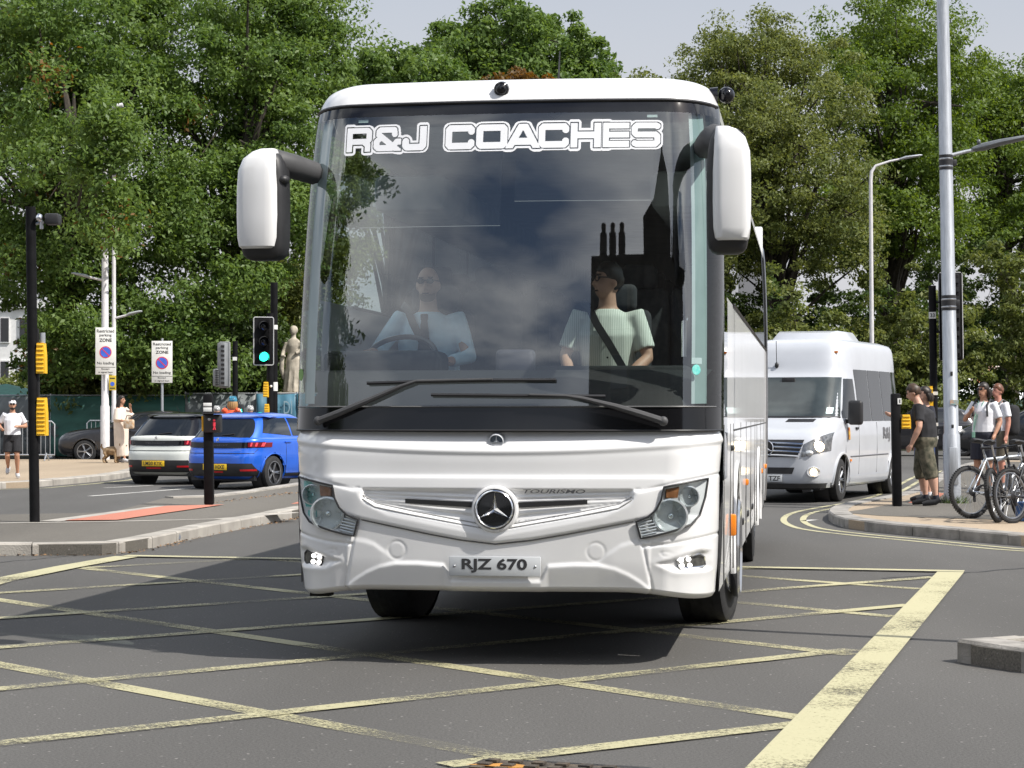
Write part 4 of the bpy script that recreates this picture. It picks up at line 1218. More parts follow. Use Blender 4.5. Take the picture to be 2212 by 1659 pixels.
class Body:
    """shell described by rounded footprints stacked in height; y0 is the end that is modelled in detail"""
    def __init__(s, levels, n=5.0, n1=None):
        z = [l[0] for l in levels]
        s.z0, s.z1 = z[0], z[-1]
        s.y0, s.y1, s.w = pchip(z, [l[1] for l in levels]), pchip(z, [l[2] for l in levels]), pchip(z, [l[3] for l in levels])
        s.n = n; s.zl = z
    def end(s, x, z, off=0.0):
        y0, y1, w = float(s.y0(z)), float(s.y1(z)), float(s.w(z))
        b = (y1 - y0) / 2; u = min(.9999, abs(x) / w)
        q = (1 - u ** s.n) ** (1 / s.n)
        y = (y0 + y1) / 2 - b * q
        sl = b * q ** (1 - s.n) * u ** (s.n - 1) / w
        n = Vector((math.copysign(sl, x), -1, 0)).normalized()
        e = .01; dz = (float(s.y0(z + e)) - float(s.y0(z - e))) / (2 * e)
        n = (n + Vector((0, 0, dz)) * max(0, -n.y)).normalized()
        return Vector((x, y, z)) + n * off
    def side(s, y, z, sgn, off=0.0):
        y0, y1, w = float(s.y0(z)), float(s.y1(z)), float(s.w(z))
        b = (y1 - y0) / 2; u = min(.9999, abs(y - (y0 + y1) / 2) / b)
        return Vector((sgn * (w * (1 - u ** s.n) ** (1 / s.n) + off), y, z))
    def ring(s, z, N=132):
        y0, y1, w = float(s.y0(z)), float(s.y1(z)), float(s.w(z))
        b = (y1 - y0) / 2; out = []
        for k in range(N):
            a = 2 * math.pi * k / N
            ca, sa = math.cos(a), math.sin(a)
            e = 2 / s.n
            out.append(Vector((math.copysign(abs(ca) ** e, ca) * w, (y0 + y1) / 2 + math.copysign(abs(sa) ** e, sa) * b, z)))
        return out
    def mb(s, step=.05, holes=(), N=132):
        nz = max(3, int((s.z1 - s.z0) / step)); zs = [s.z0 + (s.z1 - s.z0) * i / nz for i in range(nz + 1)]
        rings = [s.ring(z, N) for z in zs]
        mb = MB(); fs = []
        for i in range(nz):
            for j in range(N):
                k = (j + 1) % N
                c = (rings[i][j] + rings[i + 1][k]) / 2
                if any((c.y - hy) ** 2 + (c.z - hz) ** 2 < hr * hr and abs(c.x) > .3 * float(s.w(c.z)) and abs(c.x) > float(s.w(c.z)) * .93 for hy, hz, hr in holes): continue
                fs.append((i * N + j, i * N + k, (i + 1) * N + k, (i + 1) * N + j))
        mb.add([p for r in rings for p in r], fs + [tuple(range(nz * N, nz * N + N)), tuple(range(N - 1, -1, -1))])
        return mb
    def patch(s, name, f, m, parent, nu=14, nv=6, off=.005, sharp=80):
        """f(u, v) -> (x, z) on the end face"""
        rows = [[s.end(*f(i / nu, j / nv), off) for i in range(nu + 1)] for j in range(nv + 1)]
        return grid_mb(rows).build(name, m, parent, sharp=sharp)
    def spatch(s, name, f, m, parent, sgn, nu=10, nv=5, off=.006):
        rows = [[s.side(*f(i / nu, j / nv), sgn, off) for i in range(nu + 1)] for j in range(nv + 1)]
        return grid_mb(rows).build(name, m, parent, sharp=80)
def quadf(a, b, c, d):
    """bilinear map: a lower-left, b lower-right, c upper-right, d upper-left"""
    return lambda u, v: ((a[0] * (1 - u) + b[0] * u) * (1 - v) + (d[0] * (1 - u) + c[0] * u) * v, (a[1] * (1 - u) + b[1] * u) * (1 - v) + (d[1] * (1 - u) + c[1] * u) * v)

LOW = [(.20, .16, 3.90, .78), (.30, .03, 4.02, .84), (.45, .0, 4.06, .868), (.62, .005, 4.05, .872), (.70, .045, 4.0, .870), (.80, .075, 3.88, .868), (.90, .085, 3.62, .860), (.965, .11, 3.10, .82), (.99, .16, 2.95, .74)]
TOP = [(.93, .10, 3.05, .80), (1.00, .17, 2.86, .77), (1.12, .30, 2.60, .725), (1.25, .45, 2.33, .665), (1.35, .58, 2.10, .60), (1.40, .70, 1.95, .545), (1.43, .88, 1.75, .46), (1.445, 1.0, 1.5, .30)]
def hatchback(label, paint, roof, loc, yaw, plate_txt, cat='car', group=None, s=1.0, name='hatchback_car', show_rear=True, zs=1.0):
    t = thing(name, label, cat, loc, yaw, group)
    S = lambda L: [(z * zs, a * s, b * s, w) for z, a, b, w in L]
    lo, up = Body(S(LOW), 5.0), Body(S(TOP), 5.0)
    wy = (.70 * s, 3.24 * s); wr = .315 * zs
    lo.mb(.04, [(y, wr, wr * 1.16) for y in wy]).build('body', paint, t, sharp=50)
    up.mb(.04).build('cabin', roof, t, sharp=60)
    mb = MB(); mb.box((0, 2.0 * s, .30 * zs), (1.40, 3.5 * s, .26)); mb.build('underbody', M_BLACKP, t)
    z = lambda k: k * zs
    # windows
    up.patch('rear_window', lambda u, v: ((2 * u - 1) * (.665 - .14 * v - .06 * abs(2 * v - 1) ** 3), z(.985 + .335 * v - .03 * (2 * u - 1) ** 2 * (1 - v))), M_CARGLASS, t, 18, 8)
    for sg in (-1, 1):
        up.spatch('side_window', quadf((.52 * s, z(1.06)), (1.42 * s, z(1.0)), (1.42 * s, z(1.34)), (.72 * s, z(1.33))), M_CARGLASS, t, sg)
        up.spatch('side_window', quadf((1.48 * s, z(1.0)), (2.62 * s, z(1.0)), (2.02 * s, z(1.33)), (1.48 * s, z(1.34))), M_CARGLASS, t, sg)
        mb = MB(); mb.tube([lo.side(y, z(.885), sg, .012) for y in (1.05 * s, 1.25 * s)], .014, 6); mb.tube([lo.side(y, z(.885), sg, .012) for y in (2.0 * s, 2.2 * s)], .014, 6); mb.build('door_handle', paint, t)
        mb = MB()
        for yy in (1.1 * s, 1.98 * s, 2.95 * s): mb.tube([lo.side(yy + .0, z(q), sg, .001) for q in (.32, .5, .7, .9)], .005, 4)
        mb.build('door_gap', M_BLACKP, t)
        mb = MB(); mb.box((sg * .96, 2.45 * s, z(1.02)), (.20, .10, .14), bev=.03, seg=2); mb.box((sg * .86, 2.48 * s, z(.97)), (.12, .05, .05)); mb.build('door_mirror', paint, t)
        for yw in wy:
            mb = MB(); mb.tube([lo.side(yw + wr * 1.15 * math.cos(a), wr + wr * 1.15 * math.sin(a), sg, .0) for a in np.linspace(-.3, math.pi + .3, 22)], .016, 5); mb.build('arch_lip', paint, t)
        for yw in wy:
            mb = MB(); mb.lathe([(.001, 0), (wr * 1.18, 0), (wr * 1.18, .22)], 24, Matrix.Translation((sg * .56, yw, wr)) @ Matrix.Rotation(rad(90) * sg, 4, 'Y'), cap=False); mb.build('wheel_well', M_BLACKP, t)
            wheel(t, (sg * .755, yw, wr), wr, .20, wr * .68, 0, out=sg, spokes=5, tread=False)
        lo.spatch('sill', quadf((1.1 * s, z(.24)), (2.85 * s, z(.24)), (2.85 * s, z(.30)), (1.1 * s, z(.30))), M_BLACKP, t, sg)
    if show_rear:
        # spoiler, black light band, lamps, insert, plate, badge, wiper
        mb = MB(); rows = []
        for v in range(4):
            rows.append([up.end(x, z(1.335 + .012 * v), .02 + .05 * (1, .7, .35, 0)[v]) + Vector((0, 0, .02 * (v > 0))) for x in np.linspace(-.60, .60, 15)])
        mb = grid_mb(rows); mb.build('spoiler', roof, t, sharp=80)
        lo.patch('light_band', lambda u, v: ((2 * u - 1) * .80, z(.775 + .105 * v + .012 * (2 * u - 1) ** 2)), M_GLOSSB, t, 26, 4, .007)
        for sg in (-1, 1):
            root = lo.patch('tail_light', lambda u, v: (sg * (.62 + .215 * u), z(.785 + .085 * v + .012)), mat('tail_lamp_dark_red', (0.16, 0.008, 0.012), rough=0.12), t, 10, 4, .013)
            for k in range(3):
                c = .65 + .06 * k
                lo.patch('light_bar', lambda u, v: (sg * (c + .022 * u + .012 * v), z(.80 + .07 * v + .01)), mat('tail_light_bar', (0.75, 0.07, 0.09), rough=0.2, emit=0.12), root, 2, 3, .017)
            lo.patch('reflector', lambda u, v: (sg * (.52 + .22 * u), z(.355 + .035 * v)), M_REDL, t, 4, 2, .014)
        lo.patch('bumper_insert', lambda u, v: ((2 * u - 1) * (.80 - .10 * v), z(.26 + .235 * v)), M_BLACKP, t, 20, 6, .009)
        lo.patch('fog_lens', lambda u, v: ((2 * u - 1) * .17, z(.325 + .03 * v)), M_REDL, t, 4, 2, .014)
        mb = MB(); mb.box((0, 0, 0), (.52, .012, .112), bev=.003)
        pp = mb.build('number_plate', M_PLATEY, t, loc=lo.end(0, z(.43), .02))
        v, f = fit_text(plate_txt, .44, .078, .02); mb = MB(); mb.add(v, f, M=Matrix.Translation((0, -.008, 0)) @ TO_FRONT); mb.build('plate_lettering', M_SIGNK, pp, flat=True, recalc=False)
        mb = MB(); bp_ = lo.end(0, z(.93), .01)
        mb.add([bp_ + Vector(q) for q in ((-.03, 0, -.035), (.0, -.004, -.015), (.03, 0, -.04), (.022, -.004, .01), (.03, 0, .04), (.0, -.004, .03), (-.025, 0, .02))], [tuple(range(7))]); mb.build('badge', M_CHROME, t, flat=True)
        v, f = fit_text('PEUGEOT', .46, .028, .01); mb = MB(); mb.add([lo.end(p[0], z(.832) + p[1], .010) for p in v], f); mb.build('maker_lettering', mat('dark_lettering', (0.10, 0.10, 0.11), rough=0.4, metal=0.5), t, flat=True, recalc=False)
        for xx, wd in ((-.60, .16), (.60, .18)):
            v, f = fit_text('208' if xx < 0 else 'e-208' , wd * .7, .03, .01)
        mb = MB(); mb.tube([lo.end(x, z(.70 - .02), .004) for x in np.linspace(-.72, .72, 20)], .007, 4); mb.tube([lo.end(sg_ * (.72 + .03 * q), z(.70 + .06 * q), .003) for q in (0, 1) for sg_ in (1,)], .005, 4); mb.tube([lo.end(-(.72 + .03 * q), z(.70 + .06 * q), .003) for q in (0, 1)], .005, 4)
        mb.build('tailgate_gap', M_BLACKP, t)
        mb = MB(); mb.tube([up.end(.02, z(1.0), .015), up.end(.30, z(1.03), .016)], .010, 5); mb.build('rear_wiper', M_BLACKP, t)
        mb = MB(); mb.tube([(0, .95 * s, z(1.44)), (0, .82 * s, z(1.58))], [.008, .003], 5); mb.build('aerial', M_BLACKP, t)
    return t, lo, up

hatchback('metallic blue hatchback seen from behind on the far carriageway', M_BLUE, M_BLUE, (-5.52, 39.6, 0), rad(-26), 'EY73 HXE', group='hatchbacks waiting at the lights')
hatchback('pearl white hatchback with black roof waiting beyond the blue car', M_CARW, M_GLOSSB, (-7.12, 42.3, 0), rad(-24), 'LM20 KYK', group='hatchbacks waiting at the lights')
tk, lo, up = hatchback('dark charcoal car parked side-on behind the lamp posts by the green hoarding', M_CARK, M_CARK, (-8.75, 61.6, 0), rad(90), '', s=1.06, name='dark_car', show_rear=False, zs=1.03)
tk, lo, up = hatchback('black off-road car with lit headlamp passing behind the pedestrians', M_CARK2, M_CARK2, (18.3, 64.6, 0), rad(76), '', s=1.16, name='off_road_car', show_rear=False, zs=1.22)
mb = MB()
for sg in (-1, 1):
    p = Vector((sg * .62, 1.16 * 4.0, .80 * 1.22)); mb.box(p, (.34, .10, .05), bev=.01); mb.box(p + Vector((sg * -.15, 0, -.05)), (.05, .10, .12), bev=.01)
mb.build('headlight', M_LED, tk)
tk, lo, up = hatchback('dark car half hidden behind the black signal pole and the man in black', M_CARK, M_CARK, (15.6, 70.5, 0), rad(84), '', s=1.1, name='dark_car', show_rear=False, zs=1.12)

# ---- white minibus
mini = thing('minibus', 'white minibus with lit headlamps following behind the coach', 'minibus', (4.05, 33.9, 0), rad(-23))
ML = 5.75
LV = [(.24, .10, ML - .1, .93), (.34, .02, ML, .965), (.50, .0, ML, .985), (.75, .01, ML, .993), (.95, .07, ML, .995), (1.05, .14, ML, .995), (1.12, .24, ML, .993), (1.20, .44, ML, .988), (1.28, .66, ML, .98), (1.36, .80, ML, .97), (1.60, 1.00, ML - .02, .945), (2.0, 1.34, ML - .04, .90), (2.08, 1.42, ML - .05, .89), (2.35, 1.54, ML - .08, .87), (2.54, 1.64, ML - .12, .845), (2.63, 1.76, ML - .2, .79), (2.67, 2.0, ML - .4, .66)]
bo = Body(LV, 6.5)
MW = (1.02, 4.66); mwr = .35
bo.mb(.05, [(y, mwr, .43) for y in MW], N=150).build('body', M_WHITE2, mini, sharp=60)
mb = MB(); mb.box((0, 2.9, .36), (1.6, 5.2, .3)); mb.build('underbody', M_BLACKP, mini)
mb = MB(); rings = []
for y, w, h in ((2.15, .42, .02), (2.25, .50, .13), (2.55, .56, .17), (3.6, .56, .17), (3.9, .48, .02)):
    rings.append([Vector((sx_ * w * q, y, 2.655 + hh)) for sx_, q, hh in ((-1, 1.12, 0), (-1, .9, h), (1, .9, h), (1, 1.12, 0))])
mb.loft(rings); mb.build('air_conditioning_pod', M_WHITE2, mini, sharp=30)
M_MWS = mat('minibus_screen_glass', (0.045, 0.055, 0.055), rough=0.05, var=0.3, scale=2, spec=0.9)
bo.patch('windscreen', lambda u, v: ((2 * u - 1) * (.90 - .085 * v), 1.37 + .65 * v), M_MWS, mini, 24, 12, .006)
mb = MB(); mb.tube([bo.end(x, 1.365, .008) for x in np.linspace(-.9, .9, 16)], .014, 5); mb.build('screen_seal', M_BLACKP, mini)
bo.patch('permit_sticker', lambda u, v: (.72 + .09 * u, 1.42 + .10 * v), mat('pale_blue_sticker', (0.42, 0.62, 0.62), rough=0.4), mini, 2, 2, .010)
mb = MB(); c = bo.end(0, 1.96, .012); mb.box(c, (.22, .03, .10), bev=.01); mb.build('sensor_box', M_BLACKP, mini)
# grille
gr = bo.patch('grille', lambda u, v: ((2 * u - 1) * (.50 + .09 * v), .735 + .27 * v), M_BLACKP, mini, 16, 6, .010)
for k in range(4):
    zz = .765 + .062 * k; w = .51 + .09 * (zz - .735) / .27
    mb = MB(); mb.tube([bo.end(x, zz - .02 * (abs(x) / w) ** 2, .024) for x in np.linspace(-w, w, 17)], .016, 6); mb.build('grille_bar', M_CHROME if k else M_WHITE2, gr)
star_badge(mini, bo.end(0, .86, .05), .125)
bo.patch('bonnet_vent', lambda u, v: (.12 + .46 * u + .03 * v, 1.285 + .05 * v), M_BLACKP, mini, 6, 2, .006)
bo.patch('lower_grille', lambda u, v: ((2 * u - 1) * (.42 + .04 * v), .47 + .10 * v), M_BLACKP, mini, 14, 3, .008)
bo.patch('bumper_skirt', lambda u, v: ((2 * u - 1) * (.90 + .03 * v), .245 + .075 * v), M_GREYP, mini, 24, 3, .010)
for sg in (-1, 1):
    h = bo.patch('headlight', lambda u, v: (sg * (.56 + .37 * u + .03 * v * (1 - u)), .735 + .10 * u + (.20 + .09 * u) * v), M_HOUS, mini, 10, 8, .010)
    mb = MB(); p = bo.end(sg * .80, .90, -.0); mb.ball(p, (.10, .06, .085), 14, 9); mb.build('lit_lamp', M_WARM, h)
    mb = MB(); p = bo.end(sg * .68, .80, .0); mb.ball(p, (.07, .045, .045), 12, 8); mb.build('reflector', M_REFL, h)
    h.data.materials[0] = mat('headlamp_grey', (0.22, 0.22, 0.22), rough=0.15, metal=0.7, var=0.3, scale=18)
    mb = MB(); p = bo.end(sg * .74, .50, .004); mb.ball(p, (.065, .03, .06), 12, 8); f_ = mb.build('fog_light', mat('lit_fog', (1.0, 0.74, 0.42), emit=3.0), mini)
    mb = MB(); mb.tube([bo.end(sg * (.74 + .085 * math.cos(a)), .50 + .075 * math.sin(a), .008) for a in np.linspace(0, 6.28, 18)[:-1]], .012, 5, closed=True); mb.build('bezel', M_WHITE2, f_)
    # cab door window, passenger windows
    bo.spatch('door_window', quadf((1.22, 1.36), (2.02, 1.30), (2.02, 2.0), (1.62, 2.0)), M_CARGLASS, mini, sg)
    for a, b in ((2.14, 3.0), (3.04, 3.9), (3.94, 4.75), (4.79, 5.5)):
        bo.spatch('side_window', quadf((a, 1.30), (b, 1.30), (b, 2.16), (a, 2.16)), M_CARGLASS, mini, sg, nu=6, nv=8)
    mb = MB(); mb.box((sg * 1.13, 1.28, 1.44), (.24, .13, .40), bev=.05, seg=3); mb.box((sg * 1.0, 1.36, 1.30), (.16, .06, .07)); mb.build('door_mirror', M_BLACKP, mini)
    for yw in MW:
        mb = MB(); mb.lathe([(.001, 0), (.44, 0), (.44, .25)], 24, Matrix.Translation((sg * .60, yw, mwr)) @ Matrix.Rotation(rad(90) * sg, 4, 'Y'), cap=False); mb.build('wheel_well', M_BLACKP, mini)
        wheel(mini, (sg * .85, yw, mwr), mwr, .23, .215, 0, out=sg, spokes=8, chrome=M_ALLOY, tread=False)
    for yw in MW:
        mb = MB(); mb.tube([bo.side(yw + .435 * math.cos(a), mwr + .435 * math.sin(a), sg, .004) for a in np.linspace(-.15, math.pi + .15, 22)], .022, 5); mb.build('arch_lip', M_WHITE2, mini)
    mb = MB()
    for yy in (1.20, 2.08, 3.35): mb.tube([bo.side(yy, q, sg, .001) for q in (.42, .8, 1.2, 1.28)], .006, 4)
    mb.tube([bo.side(yy, .72 + .0 * yy, sg, .001) for yy in np.linspace(1.5, 4.2, 12)], .012, 4)
    mb.build('door_gap', mat('joint_grey', (0.12, 0.12, 0.13), rough=0.6), mini)
    bo.spatch('skirt', quadf((1.5, .27), (4.2, .27), (4.2, .40), (1.5, .40)), M_WHITE2, mini, sg, off=.02)
    mb = MB(); mb.box(bo.side(1.92, 1.18, sg, .01), (.03, .16, .04), bev=.008); mb.build('door_handle', M_BLACKP, mini)
    bo.spatch('warning_label', quadf((1.34, 1.0), (1.46, 1.0), (1.46, 1.20), (1.34, 1.20)), mat('yellow_label', (0.6, 0.42, 0.04), c2=(0.35, 0.04, 0.02), scale=14, rough=0.5), mini, sg, off=.008)
    mb = MB(); mb.box(bo.side(1.50, .66, sg, .008), (.02, .07, .04)); mb.build('side_marker', M_AMBER, mini)
mb = MB(); mb.ball(bo.end(-.25, 2.22, .02), (.035, .03, .05), 10, 7); a_ = bo.end(-.25, 2.22, .02); mb.tube([a_, a_ + Vector((0, -.03, .40))], .006, 5); mb.build('aerial', M_BLACKP, mini)
v, f = fit_text('R&J', .52, .26, .03); mb = MB(); mb.add([bo.side(4.05 + p[0], 1.06 + p[1], 1, .008) for p in v], f); mb.build('side_lettering', mat('grey_film', (0.13, 0.13, 0.14), rough=0.5), mini, flat=True, recalc=False)
mb = MB(); mb.box((0, 0, 0), (.52, .012, .112), bev=.003)
pp = mb.build('number_plate', M_PLATEW, mini, loc=bo.end(0, .40, .02))
v, f = fit_text('TZF', .19, .078, .02); mb = MB(); mb.add(v, f, M=Matrix.Translation((.135, -.008, 0)) @ TO_FRONT); mb.build('plate_lettering', M_SIGNK, pp, flat=True, recalc=False)
mb = MB()
for x in (-.7, .7): mb.box(bo.end(x, 2.44, .01), (.06, .03, .03))
mb.build('marker_light', M_AMBER, mini)
# ------------------------------------------------------------------ people (front of a figure looks along local -Y)
V = Vector
def person(label, loc, rz, skin=None, J=None, s=1.0, shirt=None, sleeve=.55, shorts=None, short_len=.9, hair=None, hair_len=0.0, shoes=None, socks=None,
           head_yaw=0.0, head_pitch=0.0, stout=1.0, glasses=None, beard=None, legs=True, group=None, cap=None, voxel=.013, tie=False, trousers_w=1.25):
    skin = skin or M_SKIN
    t = thing('person', label, 'person', loc, rz, group)
    t.scale = (s, s, s)
    P = dict(pel=V((0, 0, .93)), wai=V((0, .0, 1.08)), che=V((0, .0, 1.30)), nek=V((0, .01, 1.475)), hed=V((0, -.01, 1.635)),
             shL=V((.175, .01, 1.42)), elL=V((.235, .03, 1.14)), wrL=V((.245, -.03, .90)), shR=V((-.175, .01, 1.42)), elR=V((-.235, .03, 1.14)), wrR=V((-.245, -.03, .90)),
             hiL=V((.09, 0, .90)), knL=V((.10, -.02, .50)), anL=V((.105, .02, .085)), toL=V((.125, -.15, .03)), hiR=V((-.09, 0, .90)), knR=V((-.10, -.02, .50)), anR=V((-.105, .02, .085)), toR=V((-.125, -.15, .03)))
    for k, v in (J or {}).items(): P[k] = V(v)
    st = stout
    spine = [P['pel'] + V((0, 0, -.05)), P['pel'] + V((0, 0, .03)), P['wai'], P['che'], P['nek'] + V((0, 0, -.055)), P['nek'], (P['nek'] + P['hed']) / 2, P['hed']]
    rx = [.145 * st, .155 * st, .145 * st, .168 * (st + 1) / 2, .125, .062, .055, .05]; ry = [.10 * st, .115 * st, .11 * st, .112 * st, .085, .06, .056, .05]
    shr = (P['shL'] - P['shR']); shr.z *= .3; right = shr.normalized()
    mb = MB(); mb.eloft(spine, rx, ry, right=right)
    Hm = Matrix.Translation(P['hed']) @ Matrix.Rotation(head_yaw, 4, 'Z') @ Matrix.Rotation(head_pitch, 4, 'X')
    mb.ball((0, .008, .02), (.074, .094, .105), 16, 11, M=Hm); mb.ball((0, -.030, -.045), (.055, .062, .062), 12, 8, M=Hm)
    mb.tube([(0, -.088, .022), (0, -.112, -.018), (0, -.094, -.03)], [.010, .016, .010], 7, M=Hm)
    for e in (-1, 1): mb.ball((e * .074, .012, .0), (.012, .022, .032), 8, 6, M=Hm)
    arm = [.056, .052, .042, .038, .041, .027]
    for sd in 'LR':
        a, b, c = P['sh' + sd], P['el' + sd], P['wr' + sd]
        pts = [a, a.lerp(b, .3), a.lerp(b, .85), b, b.lerp(c, .3), c]
        k = (st + 1) / 2
        mb.tube([a + (P['che'] - a) * .25] + pts, [.05 * k] + [r * k for r in arm], 10)
        d = (c - b).normalized(); f = d.cross(V((0, 1, 0)));
        if f.length < .2: f = d.cross(V((1, 0, 0)))
        f.normalize(); g = f.cross(d).normalized()
        pc = c + d * .05
        mb.tube([c, c + d * .03, c + d * .085], [.026, .036, .030], 10)
        for q, L in ((-.026, .062), (-.009, .078), (.009, .072), (.025, .055)):
            r0 = c + d * .075 + g * q; mb.tube([r0, r0 + d * L * .5 + f * .006, r0 + d * L * .85 + f * .026], [.0105, .010, .008], 6)
        mb.tube([c + d * .03 - g * .02, c + d * .065 - g * .048 + f * .01, c + d * .095 - g * .052 + f * .02], [.013, .011, .008], 6)
        if legs:
            h, kn, an, to = P['hi' + sd], P['kn' + sd], P['an' + sd], P['to' + sd]
            mb.tube([h + V((0, 0, .03)), h.lerp(kn, .25), h.lerp(kn, .8), kn, kn.lerp(an, .3) + V((0, .014, 0)), kn.lerp(an, .8), an], [.085 * st, .083 * st, .060 * st, .054 * st, .055 * st, .037, .035], 12)
            mb.tube([an + V((0, 0, -.02)), an.lerp(to, .5) + V((0, 0, .0)), to], [.035, .034, .024], 9)
    o = mb.build('body', skin, t); fuse(o, voxel)
    # face
    fm = MB()
    for e in (-1, 1): fm.ball((e * .031, -.083, .028), (.013, .008, .009), 8, 6, M=Hm)
    for e in (-1, 1): fm.tube([(e * .016, -.092, .050), (e * .048, -.080, .050)], .005, 5, M=Hm)
    fm.tube([(-.022, -.090, -.055), (0, -.095, -.056), (.022, -.090, -.055)], .005, 5, M=Hm)
    fm.build('face_features', mat('face_dark', (0.06, 0.028, 0.022), rough=0.5), t)
    if hair:
        hb = MB(); bm = bmesh.new(); bmesh.ops.create_uvsphere(bm, u_segments=22, v_segments=14, radius=1.0)
        bm.verts.index_update(); vs = []
        for v in bm.verts:
            p = V((v.co.x * .086, v.co.y * .106 + .012, v.co.z * .116 + .028))
            # pull the front and the underside back inside the head
            if p.y < -.02 and p.z < .07: p = V((p.x * .85, max(p.y, -.045), p.z * .9 + .004))
            if p.z < .012 and p.y < .022: p = V((p.x * .78, p.y, p.z))
            if p.z < -.01: p = V((p.x * .92, p.y * .92, max(p.z, -.05)))
            p += V((RND.uniform(-1, 1), RND.uniform(-1, 1), RND.uniform(-1, 1))) * .005
            vs.append(p)
        hb.add(vs, [[v.index for v in f.verts] for f in bm.faces], M=Hm); bm.free()
        if hair_len > 0:
            for k in range(9):
                a = math.pi * (k / 8) ; x = .080 * math.cos(a); y = .085 * math.sin(a) + .015
                p0 = V((x, y, .02)); hb.tube([p0, p0 + V((x * .25, .02, -hair_len * .5)), p0 + V((x * .15, .015, -hair_len))], [.034, .034, .016], 7, M=Hm)
        hb.build('hair', hair, t, sharp=70)
    if beard:
        b = MB(); b.ball((0, -.030, -.070), (.058, .060, .042), 12, 8, M=Hm); b.build('beard', beard, t)
    if cap:
        b = MB(); b.ball((0, .01, .052), (.084, .104, .078), 16, 10, M=Hm); b.tube([(-.05, -.08, .07), (-.03, -.15, .055), (.03, -.15, .055), (.05, -.08, .07)], .012, 6, M=Hm); b.build('cap', cap, t)
    if glasses:
        b = MB()
        for e in (-1, 1):
            b.ball((e * .032, -.097, .026), (.026, .006, .020), 12, 7, M=Hm); b.tube([(e * .055, -.090, .032), (e * .080, .01, .03)], .004, 5, M=Hm)
        b.tube([(-.01, -.1, .03), (.01, -.1, .03)], .004, 5, M=Hm)
        b.build('glasses', glasses, t)
    if shirt:
        b = MB()
        sp = [P['pel'] + V((0, 0, -.07)), P['pel'] + V((0, 0, .03)), P['wai'], P['che'], P['nek'] + V((0, 0, -.06)), P['nek'] + V((0, 0, -.012))]
        b.eloft(sp, [.172 * st, .175 * st, .17 * st, .19 * (st + 1) / 2, .15, .075], [.125 * st, .135 * st, .133 * st, .132 * st, .10, .07], right=right)
        for sd in 'LR':
            a, e, c = P['sh' + sd], P['el' + sd], P['wr' + sd]
            k = (st + 1) / 2
            if sleeve <= 1: pts = [a + (P['che'] - a) * .3, a, a.lerp(e, sleeve * .5), a.lerp(e, sleeve)]; rr = [.062 * k, .066 * k, .062 * k, .063 * k]
            else: pts = [a + (P['che'] - a) * .3, a, a.lerp(e, .5), e, e.lerp(c, sleeve - 1)]; rr = [.065, .070, .060, .053, .042]
            b.tube(pts, rr, 12)
        o = b.build('shirt', shirt, t); fuse(o, voxel, 3)
    if shorts:
        b = MB()
        b.eloft([P['pel'] + V((0, 0, .12)), P['pel'], P['pel'] + V((0, 0, -.10))], [.163 * st, .182 * st, .165 * st], [.122 * st, .142 * st, .125 * st], right=right)
        for sd in 'LR':
            h, kn, an = P['hi' + sd], P['kn' + sd], P['an' + sd]
            q = trousers_w
            if short_len <= 1: pts = [h + V((0, 0, .02)), h.lerp(kn, .4), h.lerp(kn, short_len)]; rr = [.092 * st * q * .9, .088 * st * q, .082 * st * q]
            else: pts = [h + V((0, 0, .02)), h.lerp(kn, .4), kn, kn.lerp(an, short_len - 1)]; rr = [.092 * st * q * .9, .088 * st * q, .078 * st * q, .070 * st * q]
            b.tube(pts, rr, 12)
        o = b.build('shorts', shorts, t); fuse(o, voxel, 3)
    if legs and shoes:
        for sd in 'LR':
            an, to = P['an' + sd], P['to' + sd]
            d = (to - an); b = MB()
            b.tube([an + V((0, 0, .02)) - V((d.x, d.y, 0)) * .25, an.lerp(to, .15) + V((0, 0, -.015)), an.lerp(to, .65), to + V((d.x, d.y, 0)) * .18], [.046, .050, .045, .028], 10)
            b.build('shoe', shoes, t)
            if socks:
                b = MB(); b.tube([an + V((0, 0, -.01)), an + (P['kn' + sd] - an) * .16], [.042, .046], 10); b.build('sock', socks, t)
    return t, P, Hm

# coach driver and the courier beside him (seated; coach space turned into world space)
CM = Matrix.Translation(COACH_LOC) @ Matrix.Rotation(COACH_YAW, 4, 'Z')
M_BLUESHIRT = mat('pale_blue_shirt', (0.60, 0.77, 0.90), rough=0.8, var=0.08, scale=7, bump=0.6, bscale=12)
def stripe_mat(name, a, b, sc_=22):
    m = bpy.data.materials.new(name); n, l = nodes_of(m); p = n['Principled BSDF']
    tc = n.new('ShaderNodeTexCoord'); wv = n.new('ShaderNodeTexWave'); wv.wave_type = 'BANDS'; wv.bands_direction = 'X'
    wv.inputs['Scale'].default_value = sc_; wv.inputs['Distortion'].default_value = 0.4; wv.inputs['Detail'].default_value = 1
    l.new(tc.outputs['Object'], wv.inputs['Vector'])
    mx = n.new('ShaderNodeMix'); mx.data_type = 'RGBA'; mx.inputs['A'].default_value = tuple(a) + (1,); mx.inputs['B'].default_value = tuple(b) + (1,)
    l.new(wv.outputs['Fac'], mx.inputs['Factor']); l.new(mx.outputs['Result'], p.inputs['Base Color']); p.inputs['Roughness'].default_value = 0.85
    return m
M_STRIPE = stripe_mat('striped_shirt_cloth', (0.52, 0.56, 0.50), (0.74, 0.76, 0.70))
sit = dict(pel=(0, .05, .10), wai=(0, .03, .26), che=(0, -.01, .48), nek=(0, -.01, .655), hed=(0, -.03, .815), shL=(.19, 0, .595), shR=(-.19, 0, .595),
           hiL=(.10, .0, .08), hiR=(-.10, 0, .08), knL=(.13, -.44, .12), knR=(-.13, -.44, .12), anL=(.13, -.46, -.30), anR=(-.13, -.46, -.30), toL=(.14, -.66, -.35), toR=(-.14, -.66, -.35))
